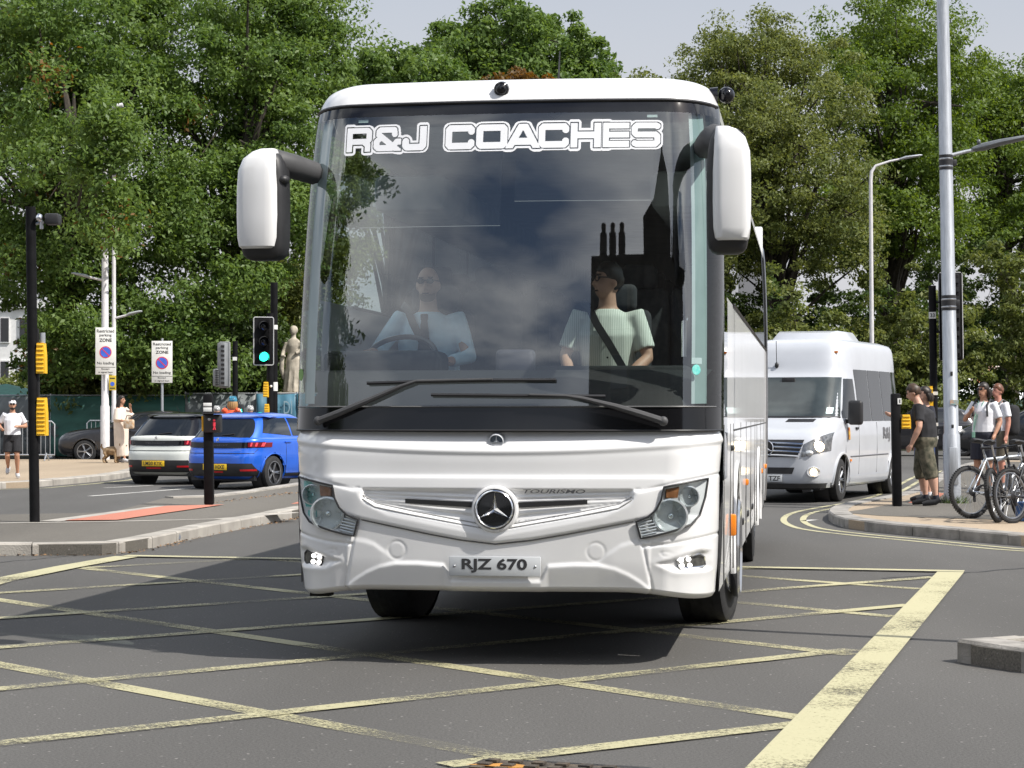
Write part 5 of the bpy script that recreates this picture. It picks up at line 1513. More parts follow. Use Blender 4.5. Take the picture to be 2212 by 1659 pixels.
d1 = dict(sit, elL=(.29, -.10, .34), wrL=(.20, -.40, .30), elR=(-.31, -.20, .37), wrR=(-.285, -.45, .36))
Z0 = 1.475
drv, DP, DH = person('bald bearded coach driver in pale blue shirt, tie and sunglasses at the wheel', CM @ V((-.75, 2.05, Z0)), COACH_YAW, skin=M_SKIN, J=d1, shirt=M_BLUESHIRT, sleeve=1.85, shorts=M_NAVY, short_len=1.9, hair=None, beard=mat('beard_brown', (0.13, 0.075, 0.045), rough=0.8), glasses=M_LENSD, shoes=M_TRAINER, stout=1.22, voxel=.011)
b = MB(); b.box((0, -.165, .60), (.05, .02, .045), bev=.008); b.loft([[V((x, y, z)) for x, y in ((-w, -yy), (w, -yy), (w, -yy + .01), (-w, -yy + .01))] for z, w, yy in ((.58, .02, .168), (.45, .036, .185), (.30, .046, .185), (.2, .04, .18))]); b.build('tie', M_NAVY, drv)
M_BELT = mat('seat_belt_web', (0.012, 0.012, 0.014), rough=0.7)
def belt(root, pts, w=.05):
    rings = []
    for i, p in enumerate(pts):
        p = V(p); tdir = (V(pts[min(i + 1, len(pts) - 1)]) - V(pts[max(i - 1, 0)])).normalized()
        a = tdir.cross(V((0, 1, 0))).normalized() * w / 2; rings.append([p - a, p + a, p + a + V((0, .006, 0)), p - a + V((0, .006, 0))])
    b = MB(); b.loft(rings); b.build('seat_belt', M_BELT, root)
belt(drv, [(-.20, .10, .70), (-.135, -.05, .66), (-.08, -.15, .56), (0, -.195, .42), (.10, -.20, .28), (.17, -.13, .12)])
d2 = dict(sit, elL=(.27, -.05, .32), wrL=(.10, -.28, .14), elR=(-.28, -.02, .33), wrR=(-.20, -.30, .12))
crr, CP_, CH_ = person('dark-haired courier in striped short-sleeved shirt and glasses beside the driver', CM @ V((.45, 2.03, Z0 + .01)), COACH_YAW, skin=M_SKIN, J=d2, shirt=M_STRIPE, sleeve=.80, shorts=M_KHAKI, short_len=1.9, hair=M_HAIRD, glasses=None, shoes=M_TRAINER, head_yaw=rad(-52), stout=1.06, voxel=.011)
b = MB()
for e in (-1, 1): b.tube([CH_ @ V((e * .032 + .024 * math.cos(a), -.100, .026 + .019 * math.sin(a))) for a in np.linspace(0, 6.28, 14)[:-1]], .0035, 5, closed=True); b.tube([CH_ @ V((e * .055, -.093, .032)), CH_ @ V((e * .080, .01, .03))], .004, 5)
b.build('glasses', M_BLACKP, crr)
belt(crr, [(-.18, .10, .70), (-.12, -.05, .655), (-.06, -.145, .54), (.03, -.165, .40), (.11, -.165, .26), (.17, -.10, .12)])
b = MB()
for zz in (.22, .32, .42): b.ball((.012, -.142, zz), (.007, .005, .007), 8, 5)
b.build('shirt_button', M_BLACKP, crr)

# pedestrians on the right
man, MP, MH = person('stout man in black T-shirt and camouflage shorts leaning by the black crossing post', gp(1996, 1092, .116), rad(-108), s=1.0, stout=1.38,
    J=dict(che=(0, -.03, 1.29), nek=(0, -.08, 1.46), hed=(0, -.15, 1.60), shL=(.20, -.05, 1.40), shR=(-.20, -.05, 1.40), elR=(-.27, -.28, 1.22), wrR=(-.20, -.46, 1.28), elL=(.30, -.03, 1.12), wrL=(.28, -.14, .88), knR=(-.12, -.06, .50), anR=(-.12, .02, .085), anL=(.15, .20, .085), toL=(.17, .03, .03), knL=(.13, .10, .5)),
    shirt=M_TEEK, sleeve=.72, shorts=M_CAMO, short_len=1.28, hair=M_HAIRB, shoes=M_TRAINER, socks=M_NAVY, head_pitch=rad(22), trousers_w=1.02)
person('dark-haired person in dark top and blue shorts mostly hidden behind the man in camouflage shorts', gp(2001, 1084, .116) + V((.0, .1, 0)), rad(-75), s=.97, stout=1.1, skin=M_SKIN, shirt=M_NAVY, shorts=mat('blue_denim', (0.02, 0.04, 0.12), rough=0.85), short_len=1.15, hair=M_HAIRD, hair_len=.12, shoes=M_TRAINER, socks=M_TEEW)
wm, WP, WH = person('dark-haired person in sunglasses and white T-shirt with backpack, hand to chest', V((7.84, 35.4, .116)), rad(-38), s=1.03, skin=M_SKIN2, stout=1.12,
    J=dict(elR=(-.27, -.12, 1.17), wrR=(-.10, -.26, 1.30), elL=(.27, .04, 1.14), wrL=(.24, -.10, .93)), shirt=M_TEEW, sleeve=.78, shorts=M_NAVY, short_len=.95, hair=M_HAIRD, hair_len=.13, glasses=M_LENSD, shoes=M_TRAINER, head_yaw=rad(-12))
b = MB()
for e in (-1, 1): b.tube([(e * .12, .13, 1.20), (e * .125, .13, 1.44), (e * .12, .0, 1.50), (e * .12, -.13, 1.40), (e * .13, -.135, 1.22)], .017, 6)
b.build('backpack_strap', M_BLACKP, wm)
bk = thing('backpack', 'black backpack worn by the person in sunglasses', 'backpack', wm.location, wm.rotation_euler.z)
b = MB(); b.box((0, .26, 1.20), (.34, .22, .52), bev=.09, seg=3); b.box((0, .385, 1.12), (.26, .08, .26), bev=.035, seg=2); b.build('bag', M_TEEK, bk)
b = MB(); b.tube([(-.05, .2, 1.47), (0, .2, 1.50), (.05, .2, 1.47)], .012, 6); b.build('handle', M_BLACKP, bk)
b = MB(); b.tube([WH @ V((-.05, -.05, -.16)), V((-.08, -.17, 1.2)), V((-.09, -.18, 1.0)), V((-.085, -.18, .98)), V((-.05, -.16, 1.2)), WH @ V((.05, -.05, -.16))], .008, 5); b.box((-.088, -.185, .93), (.05, .01, .09)); b.build('lanyard', mat('pale_green_lanyard', (0.25, 0.5, 0.38), rough=0.6), wm)
gm, GP_, GH = person('short ginger-haired man in white T-shirt with black backpack at the right edge', V((8.42, 36.9, .116)), rad(-62), s=1.03, skin=mat('skin_ruddy', (0.48, 0.22, 0.16), rough=0.55), stout=1.12,
    J=dict(elR=(-.27, -.10, 1.15), wrR=(-.20, -.24, 1.30)), shirt=M_TEEW, sleeve=.75, shorts=M_KHAKI, short_len=.98, hair=M_HAIRR, shoes=M_TRAINER)
b = MB()
for e in (-1, 1): b.tube([(e * .12, .13, 1.20), (e * .125, .13, 1.44), (e * .12, .0, 1.50), (e * .12, -.13, 1.40), (e * .13, -.135, 1.22)], .017, 6)
b.build('backpack_strap', M_BLACKP, gm)
bk2 = thing('backpack', 'black backpack on the ginger-haired man at the right edge', 'backpack', gm.location, gm.rotation_euler.z)
b = MB(); b.box((0, .27, 1.19), (.34, .24, .54), bev=.09, seg=3); b.build('bag', M_TEEK, bk2)
b = MB(); b.tube([(-.05, .2, 1.47), (0, .2, 1.50), (.05, .2, 1.47)], .012, 6); b.build('handle', M_BLACKP, bk2)

# jogger, robed woman with dog, cyclists
person('jogger in white T-shirt, black shorts and white cap running on the far pavement', gp(27, 1033, .116), rad(12), skin=M_SKIN2, s=.90, stout=1.05,
    J=dict(elL=(.30, .08, 1.16), wrL=(.12, -.20, 1.16), elR=(-.30, .10, 1.18), wrR=(-.22, -.22, 1.10), knL=(.10, -.10, .52), anL=(.11, .06, .09), toL=(.13, -.10, .03), knR=(-.11, -.06, .52), anR=(-.10, .26, .22), toR=(-.12, .14, .10)),
    shirt=M_TEEW, sleeve=.7, shorts=M_TEEK, short_len=.85, cap=M_TEEW, beard=M_HAIRD, hair=M_HAIRD, glasses=M_LENSD, shoes=M_TRAINERW)
M_ROBE = mat('cream_robe_cloth', (0.66, 0.57, 0.49), rough=0.85, var=0.06, scale=7, bump=0.9, bscale=9)
rw, RP, RH = person('woman in long cream robe walking past the lamp posts with a small bag', gp(262, 1000, .116), rad(72), skin=M_SKIN2, s=1.0, hair=M_HAIRD, hair_len=.34, shoes=M_TRAINERW,
    J=dict(elL=(.24, -.16, 1.25), wrL=(.12, -.20, 1.46), elR=(-.24, -.02, 1.15), wrR=(-.22, -.24, 1.08), anL=(.07, .12, .09), toL=(.08, -.04, .03), knL=(.09, .0, .5), knR=(-.09, -.08, .5), anR=(-.07, -.14, .09), toR=(-.08, -.30, .03)))
b = MB()
b.eloft([(0, -.02, .17), (0, 0, .5), (0, 0, .85), (0, .02, 1.15), (0, .01, 1.38), (0, .01, 1.46)], [.14, .18, .22, .235, .19, .08], [.20, .19, .19, .17, .125, .075])
for sd in 'LR': b.tube([RP['sh' + sd], RP['sh' + sd].lerp(RP['el' + sd], .5) + V((0, 0, -.04)), RP['el' + sd] + V((0, 0, -.05))], [.08, .11, .12], 12)
o = b.build('robe', M_ROBE, rw); fuse(o, .018, 2)
bag = thing('handbag', 'small tan and white handbag carried by the woman in the robe', 'handbag', rw.matrix_basis @ V((-.22, -.34, 1.02)), rad(72))
b = MB(); b.box((0, 0, 0), (.10, .30, .24), bev=.04, seg=3); b.build('bag', mat('tan_white_leather', (0.45, 0.27, 0.13), c2=(0.65, 0.6, 0.52), scale=9, rough=0.6), bag)
b = MB(); b.tube([(0, -.10, .10), (0, -.06, .22), (0, .06, .22), (0, .10, .10)], .012, 6); b.build('handle', M_HAIRB, bag)
dog = thing('dog', 'small shaggy tan dog beside the pale lamp post', 'dog', gp(240, 1000, .116), rad(75))
b = MB()
b.tube([(0, .20, .30), (0, .10, .32), (0, -.08, .32), (0, -.18, .33)], [.08, .105, .12, .10], 12)
b.tube([(0, -.16, .34), (0, -.24, .42), (0, -.27, .47)], [.085, .075, .06], 10)
b.ball((0, -.29, .49), (.075, .085, .075)); b.tube([(0, -.34, .47), (0, -.42, .455)], [.045, .032], 8)
for e in (-1, 1):
    b.tube([(e * .055, -.30, .55), (e * .085, -.29, .50), (e * .085, -.29, .44)], [.02, .03, .02], 7)
    b.tube([(e * .06, -.14, .30), (e * .06, -.15, .15), (e * .06, -.14, .02)], [.05, .032, .03], 8); b.ball((e * .06, -.165, .02), (.03, .04, .02), 8, 5)
    b.tube([(e * .06, .16, .28), (e * .065, .11, .19), (e * .065, .20, .11), (e * .065, .18, .02)], [.06, .045, .03, .028], 8); b.ball((e * .065, .155, .02), (.03, .04, .02), 8, 5)
b.tube([(0, .20, .33), (0, .28, .42), (0, .27, .50)], [.035, .03, .02], 7)
o = b.build('body', mat('tan_fur', (0.20, 0.12, 0.06), c2=(0.34, 0.24, 0.14), scale=16, rough=0.95, bump=1.0, bscale=60), dog); fuse(o, .012, 2)
b = MB()
for e in (-1, 1): b.ball((e * .032, -.362, .51), .010, 7, 5)
b.ball((0, -.45, .465), .015, 7, 5); b.build('eyes_and_nose', M_BLACKP, dog)

M_ORANGE = mat('orange_vest_top', (0.72, 0.09, 0.03), rough=0.8)
def bicycle(label, loc, rz, frame, lean=0.0, tyre_w=.026, r=.33, group=None, saddle=True, drop=False):
    t = thing('bicycle', label, 'bicycle', loc, rz, group)
    t.rotation_euler = (lean, 0, rz)
    WB = 1.06
    for wx in (0, WB):
        w = bpy.data.objects.new('wheel', None); col.objects.link(w); w.parent = t; w.location = (wx, 0, r)
        b = MB(); b.tube([((r - tyre_w) * math.cos(a), 0, (r - tyre_w) * math.sin(a)) for a in np.linspace(0, 2 * math.pi, 49)[:-1]], tyre_w, 8, closed=True)
        for a in np.linspace(0, 2 * math.pi, 61)[:-1]:
            b.box((r * math.cos(a) * .995, 0, r * math.sin(a) * .995), (.014, .034, .014), R=Matrix.Rotation(-a, 4, 'Y'))
        b.build('tyre', M_RUBBER, w)
        b = MB(); b.tube([((r - .055) * math.cos(a), 0, (r - .055) * math.sin(a)) for a in np.linspace(0, 2 * math.pi, 49)[:-1]], .011, 6, closed=True); b.build('rim', M_ALLOY, w)
        b = MB()
        for k in range(28):
            a = 2 * math.pi * k / 28; e = .03 if k % 2 else -.03
            b.tube([(.02 * math.cos(a + .8), e, .02 * math.sin(a + .8)), ((r - .06) * math.cos(a), 0, (r - .06) * math.sin(a))], .0016, 4)
        b.tube([(0, -.05, 0), (0, .05, 0)], .02, 8); b.build('spokes', M_ALLOY, w)
    bb, st, hd, hb = V((.44, 0, .29)), V((.28, 0, .80)), V((.86, 0, .78)), V((.90, 0, .68))
    b = MB(); rr_ = V((0, 0, r)); fr = V((WB, 0, r))
    b.tube([bb, st], .017, 8); b.tube([st + (bb - st) * .12, hd], .018, 8); b.tube([bb, hb], .020, 8); b.tube([hd + V((-.012, 0, .04)), hb], .020, 8)
    for e in (-.055, .055):
        b.tube([rr_ + V((0, e, 0)), bb + V((-.03, e * .6, 0))], .010, 6); b.tube([rr_ + V((0, e, 0)), st + (bb - st) * .1 + V((0, e * .4, 0))], .009, 6)
        b.tube([hb + V((0, e, 0)), fr + V((-.02, e, .12)), fr + V((0, e, 0))], .014, 6)
    b.build('frame', frame, t)
    b = MB(); b.tube([st, st + V((-.03, 0, .14))], .013, 8); b.build('seat_post', M_ALLOY, t)
    b = MB(); c = st + V((-.04, 0, .17)); b.eloft([c + V((-.14, 0, .01)), c + V((-.10, 0, .012)), c, c + V((.08, 0, .0)), c + V((.14, 0, -.01))], [.05, .075, .06, .025, .012], [.02, .03, .028, .02, .012], right=V((0, 1, 0))); b.build('saddle', M_BLACKP, t)
    b = MB(); h0 = hd + V((-.03, 0, .12)); b.tube([hd, h0], .014, 8); b.tube([h0, h0 + V((.07, 0, .01))], .014, 8); h1 = h0 + V((.07, 0, .01))
    b.tube([h1 + V((-.05, -.31, .03)), h1 + V((0, -.10, .0)), h1 + V((0, .10, 0)), h1 + V((-.05, .31, .03))], .012, 8)
    b.build('handlebar', M_DARKMET, t)
    b = MB()
    for e in (-1, 1): b.tube([h1 + V((-.05, e * .31, .03)), h1 + V((-.03, e * .20, .02))], .018, 8); b.tube([h1 + V((.03, e * .20, 0)), h1 + V((-.0, e * .29, -.01))], .006, 5)
    b.build('grip', M_BLACKP, t)
    b = MB(); b.tube([bb + V((.085 * math.cos(a), -.045, .085 * math.sin(a))) for a in np.linspace(0, 6.283, 25)[:-1]], .006, 5, closed=True)
    b.tube([bb + V((0, -.05, 0)), bb + V((.10, -.07, -.13))], .010, 6); b.tube([bb + V((0, .05, 0)), bb + V((-.10, .07, .13))], .010, 6); b.tube([bb + V((0, -.05, 0)), bb + V((0, .05, 0))], .018, 8)
    b.box(bb + V((.10, -.115, -.13)), (.09, .08, .022)); b.box(bb + V((-.10, .115, .13)), (.09, .08, .022))
    b.tube([V((0, -.045, r + .035)), bb + V((0, -.045, .085))], .004, 4); b.tube([V((0, -.045, r - .10)), V((.10, -.045, r - .02)), bb + V((0, -.045, -.085))], .004, 4); b.box(V((.02, -.05, r - .08)), (.03, .02, .10))
    b.lathe([(.02, -.04), (.055, -.045), (.03, -.035)], 16, Matrix.Translation((0, -.0, r)) @ Matrix.Rotation(rad(90), 4, 'X') @ Matrix.Translation((0, 0, .09)))
    b.build('drivetrain', M_DARKMET, t)
    return t
bicycle('silver mountain bike leaning nearest the big grey lamp post', V((5.78, 26.75, .116)), rad(28), mat('silver_bike_paint', (0.55, 0.58, 0.62), rough=0.25, metal=0.8, var=0.05), lean=rad(-7), tyre_w=.030, group='bicycles parked on the right pavement')
bicycle('black mountain bike between the silver bike and the dark road bike', V((5.88, 25.75, .116)), rad(62), M_CARK2, lean=rad(-9), tyre_w=.030, group='bicycles parked on the right pavement')
bicycle('dark road bike at the right edge with a blue bag by its wheel', V((6.02, 25.6, .116)), rad(38), M_CARK, lean=rad(-5), tyre_w=.02, group='bicycles parked on the right pavement')
b = MB(); b.box((0, 0, .12), (.14, .10, .24), bev=.03); bb_ = b.build('carrier_bag', mat('blue_plastic_bag', (0.03, 0.10, 0.28), rough=0.4), None, loc=(6.22, 26.0, .116)); tag(bb_, 'small blue bag standing by the dark road bike wheel', 'bag')

def cyclist(label, px, py, Y, top, helmet, ponytail=None):
    p0 = at(px, py, Y); z = .0
    t, P, H = person(label, V((p0.x, Y, z)), rad(168), s=1.06, J=dict(che=(0, -.06, 1.27), nek=(0, -.10, 1.43), hed=(0, -.14, 1.58), elL=(.26, -.22, 1.16), wrL=(.25, -.48, 1.06), elR=(-.26, -.22, 1.16), wrR=(-.25, -.48, 1.06), knL=(.10, -.18, .58), anL=(.10, -.06, .25), toL=(.11, -.22, .20)), shirt=top, sleeve=.1, shorts=M_NAVY, short_len=.8, hair=ponytail, hair_len=.16 if ponytail else 0, shoes=M_TRAINER, voxel=.018, skin=M_SKIN)
    b = MB(); b.ball((0, .005, .062), (.098, .125, .088), 16, 10, M=H)
    for k in (-.05, 0, .05): b.tube([H @ V((k, -.10, .12)), H @ V((k, 0, .155)), H @ V((k, .11, .11))], .014, 6)
    b.build('helmet', helmet, t)
    return t
cyclist('cyclist in orange top and blue helmet riding away beyond the parked hatchbacks', 499, 868, 52.5, M_ORANGE, mat('blue_helmet', (0.05, 0.28, 0.42), rough=0.3, c2=(0.03, 0.10, 0.16), scale=14), mat('hair_blonde', (0.35, 0.2, 0.08), rough=0.6))
c2 = cyclist('cyclist in white helmet just left of the orange cyclist beyond the cars', 465, 880, 56.5, M_NAVY, mat('white_helmet', (0.65, 0.66, 0.66), rough=0.3, c2=(0.2, 0.2, 0.2), scale=22)); c2.scale = (.93, .93, .93)
c3 = cyclist('cyclist in white helmet just right of the orange cyclist above the blue roof', 537, 880, 54.5, M_TEEK, MATS['white_helmet']); c3.scale = (.93, .93, .93)
# ------------------------------------------------------------------ street furniture
def post(t, h, r, m, name='pole', r2=None, base=0.0):
    b = MB(); b.tube([(0, 0, base), (0, 0, h * .5), (0, 0, h)], [r, (r + (r2 or r)) / 2, r2 or r], 16); return b.build(name, m, t)
def yellow_box(t, x, y, z, w, h, d=.16, ribs=7, name='push_button_box'):
    root = None
    b = MB(); b.loft([[V((x + sx * w / 2 * k, y + sy * d / 2 * (1 if sy < 0 else 1), zz)) for sx, sy in ((-1, -1), (1, -1), (1, 1), (-1, 1))] for zz, k in ((z - h / 2, 1.0), (z + h * .1, 1.0), (z + h / 2, .78))])
    o = b.build(name, M_YELBOX, t)
    b = MB()
    for i in range(ribs): b.box((x, y - d / 2 - .004, z - h / 2 + h * (i + .5) / ribs), (w * .80, .016, h / ribs * .30), bev=.003)
    b.build('rib', mat('yellow_rib', (0.85, 0.55, 0.05), rough=0.4), o)
    return o
def lens_head(t, c, w, h, n_=3, lit=None, r=.10, board=True, back=False, yaw=0.0, litcol=None):
    """traffic signal head; lit = index from the top"""
    root = bpy.data.objects.new('signal_head', None); col.objects.link(root); root.parent = t; root.location = c; root.rotation_euler = (0, 0, yaw)
    b = MB(); b.box((0, .10, 0), (w * .72, .22, h * .96), bev=.03); b.build('housing', M_BLACKPOLE, root)
    if board:
        b = MB(); b.box((0, 0, 0), (w, .02, h), bev=.009); b.build('backing_board', M_BLACKPOLE, root)
        b = MB()
        e = .012
        P_ = [(w / 2 * sx, h / 2 * sz) for sx, sz in ((-1, -1), (1, -1), (1, 1), (-1, 1))]
        k = .04; path = []
        for (px_, pz_), a0 in zip(P_, (180, 270, 0, 90)):
            cx = px_ - math.copysign(k, px_); cz = pz_ - math.copysign(k, pz_)
            for q in range(5):
                a = rad(a0 + 90 * q / 4); path.append((cx + k * math.cos(a), -.012, cz + k * math.sin(a)))
        b.tube(path, e, 6, closed=True); b.build('border', mat('pale_border', (0.42, 0.42, 0.42), rough=0.5), root)
    if back:
        b = MB()
        for i in range(9): b.box((-.06, .215, -h * .40 + i * h * .10), (.10, .02, h * .05))
        b.build('vent', M_BLACKP, root); return root
    for i in range(n_):
        z = h * .32 - i * h * .32
        R_ = Matrix.Translation((0, -.02, z)) @ Matrix.Rotation(rad(90), 4, 'X')
        m = litcol if i == lit else M_GLOSSB
        b = MB(); b.lathe([(r, .0), (r * .7, .012), (.001, .018)], 22, R_, cap=False); b.build('lens', m, root)
        b = MB(); N_ = 16; ra, rb = [], []
        for q in range(N_ + 1):
            a = rad(-35 + 250 * q / N_)
            L = .20 - .10 * abs(q / N_ - .5)
            ra.append(R_ @ V((r * 1.08 * math.cos(a), r * 1.08 * math.sin(a), 0))); rb.append(R_ @ V((r * 1.08 * math.cos(a), r * 1.08 * math.sin(a) - .02, L)))
        b.loft([ra, rb], cap=False, closed=False); b.build('hood', mat('hood_black', (0.02, 0.02, 0.021), rough=0.55), root, recalc=False)
    return root
M_GREEN = mat('lit_green', (0.02, 0.95, 0.55), emit=3.0)
M_REDM = mat('lit_red_man', (0.5, 0.03, 0.05), emit=0.35)

# big grey lamp post on the right
lp = thing('lamp_post', 'thick grey lamp post with black straps at the corner of the right pavement', 'lamp post', gp(2058, 1087, .112)); lp.rotation_euler = (0, rad(-1.15), 0)
b = MB(); b.tube([(0, 0, 0), (0, 0, 1.0), (0, 0, 1.03), (0, 0, 9.5)], [.125, .125, .108, .082], 24); b.build('column', M_GALV, lp)
b = MB(); b.box((0, -.127, .55), (.13, .02, .55), bev=.008); b.build('access_door', M_GALV, lp)
for z in (5.0, 2.94):
    b = MB(); k = .108 - .0031 * z
    b.lathe([(k + .002, z - .11), (k + .008, z - .11), (k + .008, z + .11), (k + .002, z + .11)], 24, cap=False); b.box((.12, .06, z), (.10, .06, .09), bev=.01); b.build('strap', M_BLACKP, lp)
    b = MB()
    for dz in (-.06, .05): b.lathe([(k + .009, z + dz - .012), (k + .012, z + dz), (k + .009, z + dz + .012)], 24, cap=False)
    b.build('strap_band', M_ALLOY, lp)
b = MB(); b.tube([(.06, .03, 5.10), (.30, .05, 5.16), (.48, .05, 5.19)], [.03, .027, .025], 10); b.build('arm', M_GALV, lp)
b = MB(); b.eloft([(.40, .05, 5.19), (.55, .05, 5.22), (.80, .05, 5.28), (1.25, .05, 5.36), (1.32, .05, 5.37)], [.04, .10, .13, .12, .05], [.03, .06, .05, .035, .02], right=V((0, 1, 0))); b.ball((.50, .05, 5.30), (.03, .03, .04), 8, 6); b.build('lamp', mat('lamp_grey', (0.14, 0.15, 0.16), rough=0.4, metal=0.4), lp)
for zz, hh in ((1.80, .06), (1.03, .05)):
    b = MB(); b.box((.0, -.106, zz + .1), (.035, .01, hh), bev=.002); b.build('number_label', M_SIGNK, lp)
b = MB(); b.box((.03, -.100, 1.48), (.12, .03, .07), R=Matrix.Rotation(.12, 4, 'Y')); b.build('torn_sticker', mat('torn_sticker', (0.5, 0.3, 0.2), c2=(0.2, 0.42, 0.45), scale=14, rough=0.6), lp)
wd = MB()
for _ in range(120):
    a = RND.uniform(0, 6.28); q = V((math.cos(a) * RND.uniform(.1, .26), math.sin(a) * RND.uniform(.1, .2) - .05, 0)); d = V((RND.gauss(0, .05), RND.gauss(0, .05), RND.uniform(.05, .16)))
    s_ = V((-math.sin(a), math.cos(a), 0)) * .012; wd.add([q - s_, q + s_, q + d], [(0, 1, 2)])
wdo = wd.build('pavement_weeds', mat('weed_green', (0.07, 0.10, 0.025), rough=0.8), None, loc=lp.location, flat=True, recalc=False); wdo['kind'] = 'stuff'

# black signal pole standing behind it, its head seen from the back
sp = thing('traffic_signal', 'tall black signal pole behind the thick grey lamp post, its head seen from the back', 'traffic light', gp(2033, 1083, .112) + V((-.02, .35, 0))); sp.rotation_euler = (0, rad(-.8), 0)
post(sp, 3.25, .058, M_BLACKPOLE)
r = lens_head(sp, (.27, -.03, 2.78), .34, 1.32, back=True, yaw=rad(172)); 
b = MB(); b.tube([(0, 0, 2.55), (.2, 0, 2.55)], .02, 6); b.tube([(0, 0, 3.0), (.2, 0, 3.0)], .02, 6); b.build('bracket', M_BLACKP, sp)
yellow_box(sp, -.055, -.04, 1.42, .05, .62, .14)
b = MB(); b.box((-.015, -.062, 2.80), (.105, .012, .10)); tg = b.build('number_plate', M_SIGNW, sp)
v, f = fit_text('33', .07, .06, .02); b = MB(); b.add(v, f, M=Matrix.Translation((-.015, -.0705, 2.80)) @ TO_FRONT); b.build('digits', M_SIGNK, tg, flat=True, recalc=False)
for z in (1.62, 1.15, .95):
    b = MB(); b.box((.0, -.06, z), (.10, .012, .05)); b.build('sticker', M_SIGNW, sp)
# short black crossing post on the right
cp = thing('crossing_post', 'short black crossing post with yellow push-button box on the right pavement', 'crossing post', gp(1938, 1094, .112)); cp.rotation_euler = (0, rad(-.9), 0)
b = MB(); b.box((0, 0, .80), (.125, .125, 1.60), bev=.02); b.build('post', M_BLACKPOLE, cp)
yellow_box(cp, .135, .0, 1.20, .13, .20, .16, 4)
b = MB(); b.box((.045, -.066, 1.49), (.055, .01, .085)); tg = b.build('sticker', M_SIGNW, cp)
v, f = fit_text('1', .016, .05, .02); b = MB(); b.add(v, f, M=Matrix.Translation((.048, -.0725, 1.49)) @ TO_FRONT); b.build('digit', M_SIGNK, tg, flat=True, recalc=False)

# tall black post at the left edge with camera and yellow boxes
bp_ = thing('signal_post', 'tall black post at the left edge carrying two yellow boxes and a camera', 'post', gp(75, 1128, .112)); bp_.rotation_euler = (0, rad(-.75), 0)
post(bp_, 3.83, .062, M_BLACKPOLE)
yellow_box(bp_, .105, .02, 1.99, .105, .37, .15, 7); yellow_box(bp_, .105, .02, 1.28, .115, .46, .15, 9)
b = MB(); b.tube([(.05, 0, 3.62), (.16, 0, 3.64)], .016, 6); b.tube([(.13, 0, 3.56), (.13, 0, 3.72)], .022, 8); b.build('camera_bracket', M_ALLOY, bp_)
b = MB(); b.box((.26, .06, 3.68), (.17, .20, .13), bev=.02); b.build('camera_box', M_BLACKP, bp_)
b = MB(); b.ball((.115, -.06, 3.69), (.045, .055, .05), 12, 8); b.build('camera_dome', M_CHROME, bp_)
b = MB(); b.tube([(.12, .02, 2.17), (.12, .02, 2.30)], .035, 10); b.build('cable_gland', M_GALV, bp_)
b = MB(); b.box((.04, .0, 1.6), (.08, .03, 1.5)); b.build('cable_cover', M_BLACKP, bp_)

# short black crossing post in front of the blue car
rp_ = thing('crossing_post', 'short black crossing post with red man signal in front of the blue car', 'crossing post', gp(452, 1090, .125)); rp_.rotation_euler = (0, rad(-.6), 0)
b = MB(); b.box((0, 0, .79), (.135, .13, 1.58), bev=.02); b.build('post', M_BLACKPOLE, rp_)
b = MB(); b.box((.07, -.02, 1.16), (.24, .20, .26), bev=.02); b.box((.07, -.08, 1.31), (.26, .28, .025)); hb_ = b.build('signal_box', M_BLACKP, rp_)
b = MB()
b.ball((.10, -.124, 1.205), (.018, .006, .018), 8, 5); b.tube([(.10, -.124, 1.18), (.10, -.124, 1.12)], .018, 6); b.tube([(.10, -.124, 1.12), (.085, -.124, 1.07)], .009, 5); b.tube([(.10, -.124, 1.12), (.115, -.124, 1.07)], .009, 5); b.build('red_man', M_REDM, hb_)
b = MB(); b.ball((.03, -.124, 1.22), (.022, .008, .022), 8, 5); b.build('button', M_ALLOY, hb_)
for z, h in ((1.43, .05), (1.36, .06)):
    b = MB(); b.box((.0, -.068, z), (.12, .012, h), bev=.003); b.build('reflective_band', M_SIGNW, rp_)
b = MB(); b.box((-.075, .0, 1.16), (.03, .10, .22)); b.build('side_box', M_YELBOX, rp_)

# green traffic light on the left and its neighbours
tl = thing('traffic_signal', 'traffic light showing green left of the coach, pale border round its board', 'traffic light', V((at(579, 1, 47).x, 47.4, .0)))
post(tl, 3.65, .075, M_BLACKPOLE)
lens_head(tl, (-.125, -.18, 3.02), .44, 1.06, 3, lit=2, r=.105, yaw=rad(14), litcol=M_GREEN)
yellow_box(tl, -.08, -.05, 1.95, .12, .34, .16, 6); yellow_box(tl, -.06, -.05, 1.52, .11, .22, .16, 4)
b = MB(); b.ball((.03, -.07, 2.02), .03, 8, 6); b.build('sensor_ball', M_SIGNW, tl)
t2 = thing('signal_pole', 'plain black pole directly right of the green traffic light', 'pole', V((at(592, 1, 48.5).x, 48.5, 0))); post(t2, 4.4, .082, M_BLACKPOLE)
for z, h in ((3.38, .10), (2.03, .20)):
    b = MB(); b.lathe([(.084, z - h / 2), (.084, z + h / 2)], 14, cap=False); b.build('sticker', M_SIGNW, t2)
t3 = thing('traffic_signal', 'grey-backed traffic signal seen from the rear under the left trees', 'traffic light', V((at(508, 1, 60).x, 60, 0)))
post(t3, 3.45, .075, M_BLACKPOLE)
M_GREYB = mat('signal_grey', (0.20, 0.21, 0.22), rough=0.6)
rr_ = lens_head(t3, (-.30, -.04, 2.78), .34, 1.28, back=True, yaw=rad(160)); rr2 = lens_head(t3, (-.46, -.02, 2.42), .24, .50, back=True, yaw=rad(160))
for r_ in (rr_, rr2):
    for c_ in r_.children:
        if c_.name.startswith(('backing', 'housing')): c_.data.materials[0] = M_GREYB
